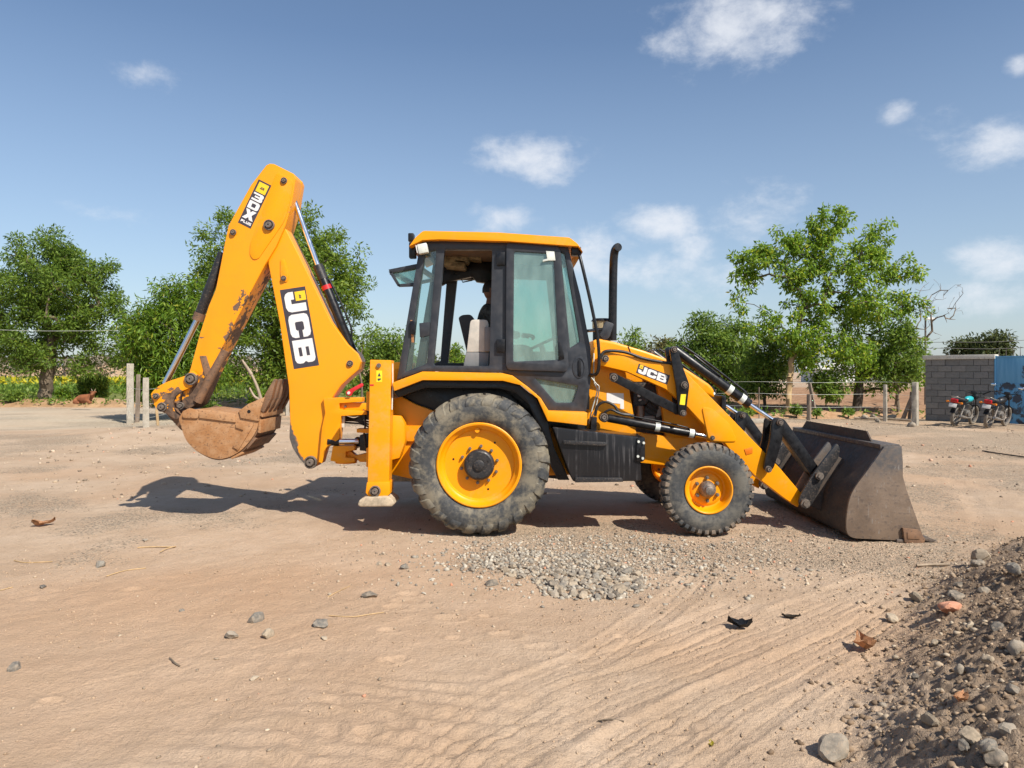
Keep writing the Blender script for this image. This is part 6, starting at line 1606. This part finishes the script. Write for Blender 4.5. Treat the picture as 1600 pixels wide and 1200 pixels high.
# the heap of river stones in front of the rear wheel
def in_poly(x, y, pl):
    c = False; j = len(pl) - 1
    for i in range(len(pl)):
        if (pl[i][1] > y) != (pl[j][1] > y) and x < (pl[j][0] - pl[i][0]) * (y - pl[i][1]) / (pl[j][1] - pl[i][1]) + pl[i][0]: c = not c
        j = i
    return c
HP = [(728, 872), (790, 858), (880, 862), (960, 872), (1004, 900), (1004, 925), (965, 938), (900, 936), (850, 930), (835, 912), (790, 898), (740, 886)]
rr = random.Random(17); cnt = 0; placed = []
while cnt < 270:
    x, y = rr.uniform(725, 1008), rr.uniform(856, 940)
    if not in_poly(x, y, HP): continue
    w = max(0, min(1, (x - 740) / 260)) * .5 + max(0, min(1, (y - 858) / 75)) * .5
    rad = (.017 + .034 * w) * rr.uniform(.6, 1.35)
    if any(math.hypot((x - a), (y - b) * 2.2) < (rad + c) * 190 * .50 for a, b, c in placed): 
        if rr.random() < .93: continue
    placed.append((x, y, rad)); cnt += 1
    rock(x, y, rad, 'grey river stone in the heap in front of the rear wheel', rr.choice((0, 0, 1, 1, 2)), False, 'river stones heaped in front of the rear wheel', rr=rr, sink=rr.uniform(.30, .62))
# loose gravel: too many to count
def gravel(name, label, n, region, r0, r1, mat, seed, accept=None):
    rgn = np.random.default_rng(seed); bmx = bmesh.new(); bmesh.ops.create_icosphere(bmx, subdivisions=1, radius=1.0)
    base = np.array([list(v.co) for v in bmx.verts]); tris = np.array([[v.index for v in f.verts] for f in bmx.faces]); bmx.free()
    x = rgn.uniform(region[0], region[1], n * 3); y = rgn.uniform(region[2], region[3], n * 3)
    w = accept(x, y); keep = rgn.random(n * 3) < w; x, y = x[keep][:n], y[keep][:n]; n = len(x)
    z = ground_h(x, y); r = r0 + (r1 - r0) * rgn.random(n) ** 3.2
    sc = rgn.uniform(.6, 1.25, (n, 1, 3)) * np.array([1, 1, .75]); v = base[None] * sc * (1 + .24 * rgn.normal(size=(n, len(base), 1))) * r[:, None, None]
    ang = rgn.random(n) * 6.28; ca_, sa = np.cos(ang)[:, None], np.sin(ang)[:, None]
    v = np.stack([v[..., 0] * ca_ - v[..., 1] * sa, v[..., 0] * sa + v[..., 1] * ca_, v[..., 2]], -1) + np.stack([x, y, z + r * .25], 1)[:, None, :]
    f = tris[None] + (np.arange(n) * len(base))[:, None, None]
    me = bpy.data.meshes.new(name); me.vertices.add(n * len(base)); me.vertices.foreach_set('co', v.reshape(-1).astype(np.float32)); set_faces(me, f.reshape(-1, 3))
    o = obj(name, me, mat); o['kind'] = 'stuff'; tag(o, label, 'gravel'); return o
def chip_mat(name, cols):
    m, nt, b = new_mat(name); g = nt.nodes.new('ShaderNodeNewGeometry'); r = nt.nodes.new('ShaderNodeValToRGB'); nt.links.new(g.outputs['Random Per Island'], r.inputs[0])
    el_ = r.color_ramp.elements
    while len(el_) < len(cols): el_.new(.5)
    for e, (p, c) in zip(el_, cols): e.position = p; e.color = (*c, 1)
    nt.links.new(r.outputs[0], b.inputs['Base Color']); b.inputs['Roughness'].default_value = .9; b.inputs['Specular IOR Level'].default_value = .2; return m
CM = chip_mat('gravel_chips', [(0, (.17, .135, .10)), (.35, (.30, .235, .17)), (.7, (.40, .31, .22)), (.93, (.52, .43, .32)), (1, (.50, .22, .13))])
CG = chip_mat('heap_stone_chips', [(0, (.20, .175, .145)), (.5, (.34, .30, .24)), (1, (.48, .43, .35))])
CS = chip_mat('dry_soil_crumbs', [(0, (.33, .235, .155)), (.6, (.42, .30, .20)), (1, (.47, .35, .24))])
CD = chip_mat('heap_clods', [(0, (.15, .105, .070)), (.5, (.25, .178, .118)), (.85, (.34, .25, .17)), (1, (.46, .38, .28))])
def in_stone_heap(x, y):
    px = CX + x * F / y; py = CYH + EYE * F / y; w = np.array([1.0 if in_poly(a, b, HP) else 0.0 for a, b in zip(px, py)])
    return np.maximum(w, .55 * np.exp(-((px - 920) / 200) ** 2 - ((py - 880) / 36) ** 2))
def near_machine(x, y):
    d = np.exp(-((x - 1.3) / 1.9) ** 2 - ((y - 6.6) / 1.0) ** 2)
    for cx_, r_ in ((-.325, .40), (1.94, .30)): d = d * (1 - .9 * np.exp(-((x - cx_) / r_) ** 4 - ((y - 7.4) / .35) ** 4))
    return np.clip(d, 0, 1)
gravel('loose_gravel', 'fine loose gravel spread in front of the side tank and front wheel', 6500, (-1.6, 5.2, 4.8, 8.6), .004, .017, CM, 301, near_machine)
gravel('stone_chips', 'broken grey chips filling between the river stones', 6500, (-1.0, 2.6, 4.9, 7.3), .004, .024, CG, 309, in_stone_heap)
gravel('soil_crumbs', 'crumbs of dry soil over the sandy foreground', 6500, (-4.2, 4.2, 2.7, 7.5), .002, .010, CS, 310, lambda x, y: np.clip(.25 + 1.1 * fbm(x, y, .9, 3, 311) + .25 * sstep(x, 0, 2), .02, 1))
gravel('scattered_grit', 'scattered small grit over the sandy yard', 4200, (-7, 8, 2.4, 16), .003, .015, CM, 302, lambda x, y: np.clip(.15 + .9 * fbm(x, y, .5, 3, 303), .03, 1))
gravel('heap_gravel', 'dark gravel and clods of the heap in the right foreground', 15000, (1.0, 5.2, 2.4, 7.2), .003, .019, CD, 304, lambda x, y: sstep(heap_amt(x, y) + .25 * fbm(x, y, 1.5, 2, 9), -.35, .5))
gravel('yard_stones', 'small stones scattered over the yard beyond the loader bucket', 1800, (-12, 14, 9.5, 23), .012, .042, CM, 306, lambda x, y: np.clip(.3 + fbm(x, y, .3, 3, 307), .05, 1))

# straw, sticks, leaves and scraps on the sand
straw = basic('dry_straw', (.46, .31, .15), .7, var=.2)
def stalk(label, pts, r=.006, mat=None, name='straw_stalk', cat='straw', fork=None):
    def gp(a, b):
        g = G(a, b); g.z = gz_at(g.x, g.y) + r * 1.5; return g
    bm = bmesh.new(); r *= .62 if mat is None else 1.; tube_bm(bm, curve_pts([gp(*q) for q in pts], 4), r, 5)
    if fork: tube_bm(bm, curve_pts([gp(*q) + PZ * .008 for q in fork], 4), r * .8, 5)
    return tag(obj(name, bm, mat or straw, None, 60), label, cat)
stalk('forked straw stalk left of centre in the mid foreground', [(215, 858), (240, 857), (274, 857)], .009, fork=[(250, 865), (262, 860), (275, 857)])
stalk('long straw stalk at the far left of the sand', [(22, 874), (40, 878), (82, 877)], .007)
stalk('straw stalk below the forked one', [(166, 899), (195, 892), (228, 888)], .007)
stalk('straw stalk right of the flat grey stone', [(514, 968), (550, 970), (575, 966), (600, 961)], .006)
stalk('short straw stalk left of the lone grey stone', [(512, 938), (528, 930), (547, 921)], .005)
stalk('short straw stalk at the left picture edge', [(0, 920), (20, 916)], .006)
stalk('dark thin stick on the sand below the small stone group', [(265, 1029), (275, 1038), (281, 1041)], .005, M['bark'])
stalk('dry stick lying at the top of the gravel heap', [(1432, 888), (1455, 887), (1482, 888)], .012, M['twig'], 'dry_stick', 'stick')
stalk('thin twig on the tracks near the bottom centre', [(934, 1119), (955, 1122), (975, 1125)], .004, M['bark'], 'dry_stick', 'stick')
stalk('dark long pole lying on the yard at the right edge', [(1535, 706), (1560, 710), (1605, 716)], .014, M['bark_dark'], 'dry_stick', 'stick')
def leaf(label, px, py, size, mat, seed, name='fallen_leaf', cat='leaf', curl=.5, aspect=.55):
    rr = random.Random(seed); g = G(px, py); g.z = gz_at(g.x, g.y) + .004
    bm = bmesh.new(); N, Mx = 8, 5; a = rr.uniform(0, 6.28); grid = []
    for i in range(N + 1):
        t = i / N; row = []
        for j in range(Mx):
            s = (j / (Mx - 1) - .5) * 2; w = math.sin(math.pi * min(1, t * .93 + .07)) * aspect
            x = (t - .5) * size; y = s * w * size * .5; z = abs(s) ** 1.5 * curl * size * .28 + (t - .5) ** 2 * size * curl + rr.uniform(-.01, .01) * size
            row.append(bm.verts.new((g.x + x * math.cos(a) - y * math.sin(a), g.y + x * math.sin(a) + y * math.cos(a), g.z + z)))
        grid.append(row)
    for A, B in zip(grid, grid[1:]):
        for j in range(Mx - 1): bm.faces.new((A[j], A[j+1], B[j+1], B[j]))
    rr2 = random.Random(seed + 1)
    for v in bm.verts: v.co += Vector((rr2.uniform(-1, 1), rr2.uniform(-1, 1), rr2.uniform(0, 1.4))) * size * .06
    bmesh.ops.solidify(bm, geom=bm.faces[:], thickness=.0015)
    return tag(obj(name, bm, mat, None, 60), label, cat)
dry = basic('dry_leaf_tan', (.50, .27, .14), .75, var=.2)
leaf('curled tan dry leaf at the foot of the gravel heap', 1351, 1012, .16, dry, 3, curl=1.0, aspect=.8)
leaf('tan dry leaf at the bottom right edge below the stone cluster', 1502, 1194, .10, dry, 5)
leaf('small yellow leaf on the tracks near the bottom', 1111, 1157, .05, basic('yellow_leaf', (.50, .42, .04), .6), 8, curl=.3)
leaf('crumpled black plastic scrap on the tyre tracks', 1157, 978, .15, basic('black_plastic_scrap', (.02, .021, .025), .4), 11, 'plastic_scrap', 'scrap', .8, .7)
leaf('small dark scrap right of the crumpled black plastic', 1236, 962, .12, M['bark_dark'], 12, 'plastic_scrap', 'scrap', .5, .35)
leaf('pale crumpled leaf at the left yard beneath the arm shadow', 68, 822, .22, dry, 14, curl=.6)

# slabs and rubble along the field edge

box_o = box('kerb_slab', G(1178, 660) + PZ * .05, (1.0, .25, .14), M['concrete'], None, Matrix.Rotation(.05, 3, 'Z'), .02); tag(box_o, 'pale concrete slab lying along the field edge behind the loader arm', 'slab')
for a, b, r, l in ((1352, 655, .14, 'rubble stone left of the pale squared post'), (1366, 654, .12, 'second rubble stone left of the pale squared post'), (1395, 654, .14, 'rubble stone right of the pale squared post'), (1256, 653, .10, 'pale rubble stone by the tan trunk'), (1372, 660, .11, 'dark rubble stone in front of the pale squared post'), (1425, 667, .13, 'dark stone at the foot of the tall pale post')):
    rock(a, b, r, l, 0, True, None, 'rubble_stone')
stalk('pale timber batten lying along the field edge', [(1335, 656), (1380, 657), (1425, 660)], .045, M['twig'], 'timber_batten', 'timber')
# far sheds
def shed(label, px, Y, w, h, d, wall, roofm, seed):
    b = P(px, 600, Y); b.z = 0; s = thing('shed', b, label, 'building')
    box('wall', b + PZ * h / 2, (w, d, h), wall, s, None, .02)
    bm = bmesh.new(); prism_bm(bm, [(b.x - w * .56, h), (b.x + w * .56, h), (b.x + w * .5, h + .12), (b.x, h + d * .18 + .12), (b.x - w * .5, h + .12)], b.y - d * .58, b.y + d * .58); obj('roof', bm, roofm, s, 30)
    for i in range(2): box('window', b + Vector(((i - .5) * w * .45, -d / 2 - .01, h * .55)), (w * .14, .04, h * .3), M['black'], s, None, .005)
    box('door', b + Vector((0, -d / 2 - .012, h * .36)), (w * .12, .05, h * .72), M['grey_panel'], s, None, .005)
wh = basic('whitewashed_wall', (.62, .62, .60), .8)
shed('white shed far behind the ploughed field, left one', 1293, 110, 6.0, 1.9, 5, wh, wh, 1); shed('grey shed with white roof far behind the ploughed field, right one', 1360, 112, 8.0, 2.0, 5, M['grey_panel'], wh, 2)

# ------------------------------------------------------------------ brown calf resting by the road
cy = G(133, 640.5); cy.z = .0
calf = thing('calf', cy, 'brown calf lying on the road verge beside the dark bush', 'calf')
cz = .24
def cp(x, y, z): return cy + Vector((x, y, z + cz))
V = [cp(-.44, .05, .19), cp(-.25, .04, .23), cp(.0, .02, .24), cp(.20, .0, .25), cp(.32, -.04, .36), cp(.40, -.08, .46),
     cp(-.36, -.12, .10), cp(-.12, -.24, .07), cp(-.30, -.26, .05), cp(.20, -.14, .12), cp(.40, -.20, .07), cp(.22, -.22, .05), cp(-.36, .18, .10), cp(-.14, .28, .06), cp(-.56, .06, .12)]
E = [(0, 1), (1, 2), (2, 3), (3, 4), (4, 5), (0, 6), (6, 7), (7, 8), (3, 9), (9, 10), (10, 11), (0, 12), (12, 13), (0, 14)]
Rr_ = [.13, .17, .19, .17, .11, .08, .10, .05, .03, .07, .04, .028, .09, .05, .018]
hide = basic('reddish_brown_hide', (.21, .072, .026), .75, var=.3, scale=6)
skin_mesh('body', V, E, Rr_, hide, calf, 2)
skin_mesh('head', [cp(.40, -.09, .47), cp(.42, -.15, .50), cp(.43, -.24, .44), cp(.435, -.31, .37), cp(.33, -.12, .53), cp(.27, -.12, .52), cp(.50, -.13, .53), cp(.56, -.13, .52)], [(0, 1), (1, 2), (2, 3), (1, 4), (4, 5), (1, 6), (6, 7)], [.075, .085, .065, .048, .032, .02, .032, .02], hide, calf, 1)
for s in (-1, 1): cyl('horn', cp(.42 + s * .05, -.12, .57), cp(.42 + s * .09, -.12, .66), .018, M['twig'], calf, .006, 8)

# ------------------------------------------------------------------ two motorcycles against the wall
bike_rub = basic('motorcycle_tyre_rubber', (.19, .165, .135), .85, var=.2); bike_blk = basic('motorcycle_black', (.012, .012, .013), .4); alu = basic('engine_alloy', (.26, .25, .235), .5, .6, var=.35, dust=.4)
bike_red = basic('tail_lamp_red', (.38, .008, .012), .25); teal = basic('tank_teal', (.03, .36, .40), .3); silv = basic('mirror_face', (.62, .72, .82), .08, 1.); plate = basic('number_plate_white', (.66, .64, .60), .6)
def motorcycle(label, px, py, ang, lean, tankm, mirrors):
    g = G(px, py); root = thing('motorcycle', g, label, 'motorcycle', 'motorcycles parked at the block wall')
    T = Matrix.Translation(g) @ Matrix.Rotation(ang, 4, 'Z') @ Matrix.Rotation(lean, 4, 'X') @ Matrix.Scale(.97, 4)      # local x forward, z up, rear wheel at x = 0
    def fin(name, bm, mat, parent=root, sm=40):
        bm.transform(T); return obj(name, bm, mat, parent, sm)
    B = bmesh.new
    for xw in (0, 1.27):
        bm = B(); n = 32
        prof = [(.235, .035), (.262, .048), (.290, .040), (.303, 0), (.290, -.040), (.262, -.048), (.235, -.035), (.235, .035)]
        lathe_bm(bm, prof, n); bmesh.ops.recalc_face_normals(bm, faces=bm.faces); bmesh.ops.translate(bm, verts=bm.verts, vec=(xw, 0, .303)); w = fin('wheel', bm, bike_rub)
        bm = B(); lathe_bm(bm, [(.232, .03), (.222, .034), (.214, 0), (.222, -.034), (.232, -.03)], n); cyl_bm(bm, (0, -.06, 0), (0, .06, 0), .045, n=12)
        for k in range(12): a = k * math.pi / 6; cyl_bm(bm, (.04 * math.cos(a), .03 * (-1) ** k, .04 * math.sin(a)), (.22 * math.cos(a + .2), 0, .22 * math.sin(a + .2)), .004, n=4)
        bmesh.ops.recalc_face_normals(bm, faces=bm.faces); bmesh.ops.translate(bm, verts=bm.verts, vec=(xw, 0, .303)); fin('spoked_rim', bm, alu, w)
    def strip(xc, a0, a1, r, wdt, name, mat):
        bm = B(); rows = []
        for k in range(13):
            a = R(a0 + (a1 - a0) * k / 12); rows.append([bm.verts.new((xc + (r + dz) * math.cos(a), yy, .303 + (r + dz) * math.sin(a))) for yy, dz in ((-wdt, -.02), (-wdt * .6, 0), (wdt * .6, 0), (wdt, -.02))])
        for p, q in zip(rows, rows[1:]):
            for j in range(3): bm.faces.new((p[j], p[j+1], q[j+1], q[j]))
        bmesh.ops.solidify(bm, geom=bm.faces[:], thickness=.004); fin(name, bm, mat)
    strip(0, 60, 160, .345, .075, 'rear_mudguard', bike_blk); strip(1.27, 20, 150, .335, .06, 'front_mudguard', bike_blk)
    bm = B()
    for s in (-1, 1):
        tube_bm(bm, [(1.27, s * .07, .303), (1.10, s * .07, .72), (1.02, s * .07, .92)], .02, 8); tube_bm(bm, [(0, s * .09, .303), (.35, s * .08, .36), (.55, s * .06, .36)], .02, 6)
    tube_bm(bm, curve_pts([(1.03, 0, .88), (.82, 0, .62), (.72, 0, .34), (.45, 0, .32), (.32, 0, .66), (-.12, 0, .72)], 5), .02, 8); tube_bm(bm, curve_pts([(1.03, 0, .84), (.7, 0, .78), (.3, 0, .70), (-.18, 0, .74)], 5), .018, 8)
    fin('frame', bm, bike_blk)
    for s in (-1, 1): bm = B(); cyl_bm(bm, (.05, s * .11, .34), (.18, s * .11, .66), .028, n=10); fin('shock_absorber', bm, alu)
    bm = B(); box_bm(bm, (.58, 0, .40), (.30, .22, .20), None, .04); box_bm(bm, (.70, 0, .55), (.16, .15, .20), Matrix.Rotation(.3, 3, 'Y'), .02)
    for i in range(5): box_bm(bm, (.69 + i * .006, 0, .48 + i * .035), (.20, .19, .010), Matrix.Rotation(.3, 3, 'Y'))
    cyl_bm(bm, (.55, -.16, .39), (.55, .16, .39), .085, n=16); fin('engine', bm, alu)
    bm = B(); tube_bm(bm, curve_pts([(.78, -.10, .52), (.80, -.14, .34), (.6, -.17, .27), (.3, -.18, .28)], 5), .02, 8); tube_bm(bm, [(.32, -.18, .28), (.05, -.19, .31), (-.22, -.20, .36)], [.035, .05, .04], 10); fin('exhaust', bm, alu)
    bm = B(); bmesh.ops.create_uvsphere(bm, u_segments=16, v_segments=10, radius=1.0)
    for v in bm.verts: v.co = Vector((v.co.x * .24 + .70, v.co.y * .12 * (1 - .25 * max(0, -v.co.x)), v.co.z * .10 + .82 + .03 * v.co.x))
    fin('fuel_tank', bm, tankm, sm=60)
    bm = B(); tube_bm(bm, curve_pts([(.52, 0, .80), (.3, 0, .78), (.05, 0, .81), (-.24, 0, .86)], 4), [.09, .10, .10, .10, .11, .11, .115, .115, .11, .10, .10, .09, .07], 10)
    for v in bm.verts: v.co.z = .80 + (v.co.z - .80) * .55
    fin('seat', bm, bike_blk, sm=60)
    for s in (-1, 1): bm = B(); box_bm(bm, (.12, s * .115, .66), (.30, .02, .18), None, .02); fin('side_panel', bm, bike_blk)
    bm = B(); tube_bm(bm, curve_pts([(.10, .12, .86), (-.15, .13, .88), (-.34, .09, .93), (-.36, 0, .93), (-.34, -.09, .93), (-.15, -.13, .88), (.10, -.12, .86)], 4), .012, 6); fin('grab_bar', bm, alu)
    bm = B(); box_bm(bm, (-.30, 0, .80), (.10, .20, .12), Matrix.Rotation(-.25, 3, 'Y'), .03); fin('tail_lamp', bm, bike_red)
    bm = B(); box_bm(bm, (-.36, 0, .66), (.012, .22, .12), Matrix.Rotation(.25, 3, 'Y'), .004); fin('number_plate', bm, plate)
    for s in (-1, 1):
        bm = B(); cyl_bm(bm, (-.26, s * .10, .75), (-.27, s * .17, .75), .012, n=6); box_bm(bm, (-.28, s * .20, .75), (.06, .07, .06), None, .02); fin('indicator', bm, M['amber'])
    bm = B(); tube_bm(bm, curve_pts([(.86, .36, 1.02), (.92, .26, 1.05), (1.0, .1, 1.0), (1.0, -.1, 1.0), (.92, -.26, 1.05), (.86, -.36, 1.02)], 4), .014, 8); fin('handlebar', bm, bike_blk)
    bm = B(); cyl_bm(bm, (1.04, 0, .90), (1.18, 0, .90), .07, .10, n=18); box_bm(bm, (1.02, 0, 1.02), (.10, .16, .10), None, .03); fin('headlamp', bm, bike_blk)
    if mirrors:
        for s, hh in ((1, 1.24), (-1, 1.24)):
            bm = B(); cyl_bm(bm, (.92, s * .24, 1.05), (.90, s * .34, hh - .04), .006, n=6)
            st_ = fin('mirror_stem', bm, bike_blk)
            bm = B(); bmesh.ops.create_uvsphere(bm, u_segments=14, v_segments=8, radius=1.0)
            for v in bm.verts: v.co = Vector((v.co.x * .018 + .90, v.co.y * .075 + s * .37, v.co.z * .045 + hh))
            fin('mirror', bm, silv, st_, 60)
    else:
        bm = B(); cyl_bm(bm, (.90, -.30, 1.03), (.86, -.52, 1.16), .02, n=8); fin('brake_lever', bm, bike_blk)
    bm = B(); tube_bm(bm, [(.45, .12, .30), (.38, .26, .03)], .012, 6); fin('side_stand', bm, bike_blk)
    return root
motorcycle('motorcycle with teal fuel tank leaning in front of the block wall', 1491, 665.5, R(37), R(9), teal, False)
motorcycle('black motorcycle with two round mirrors in front of the blue gate', 1543, 668.5, R(37), R(9), bike_blk, True)
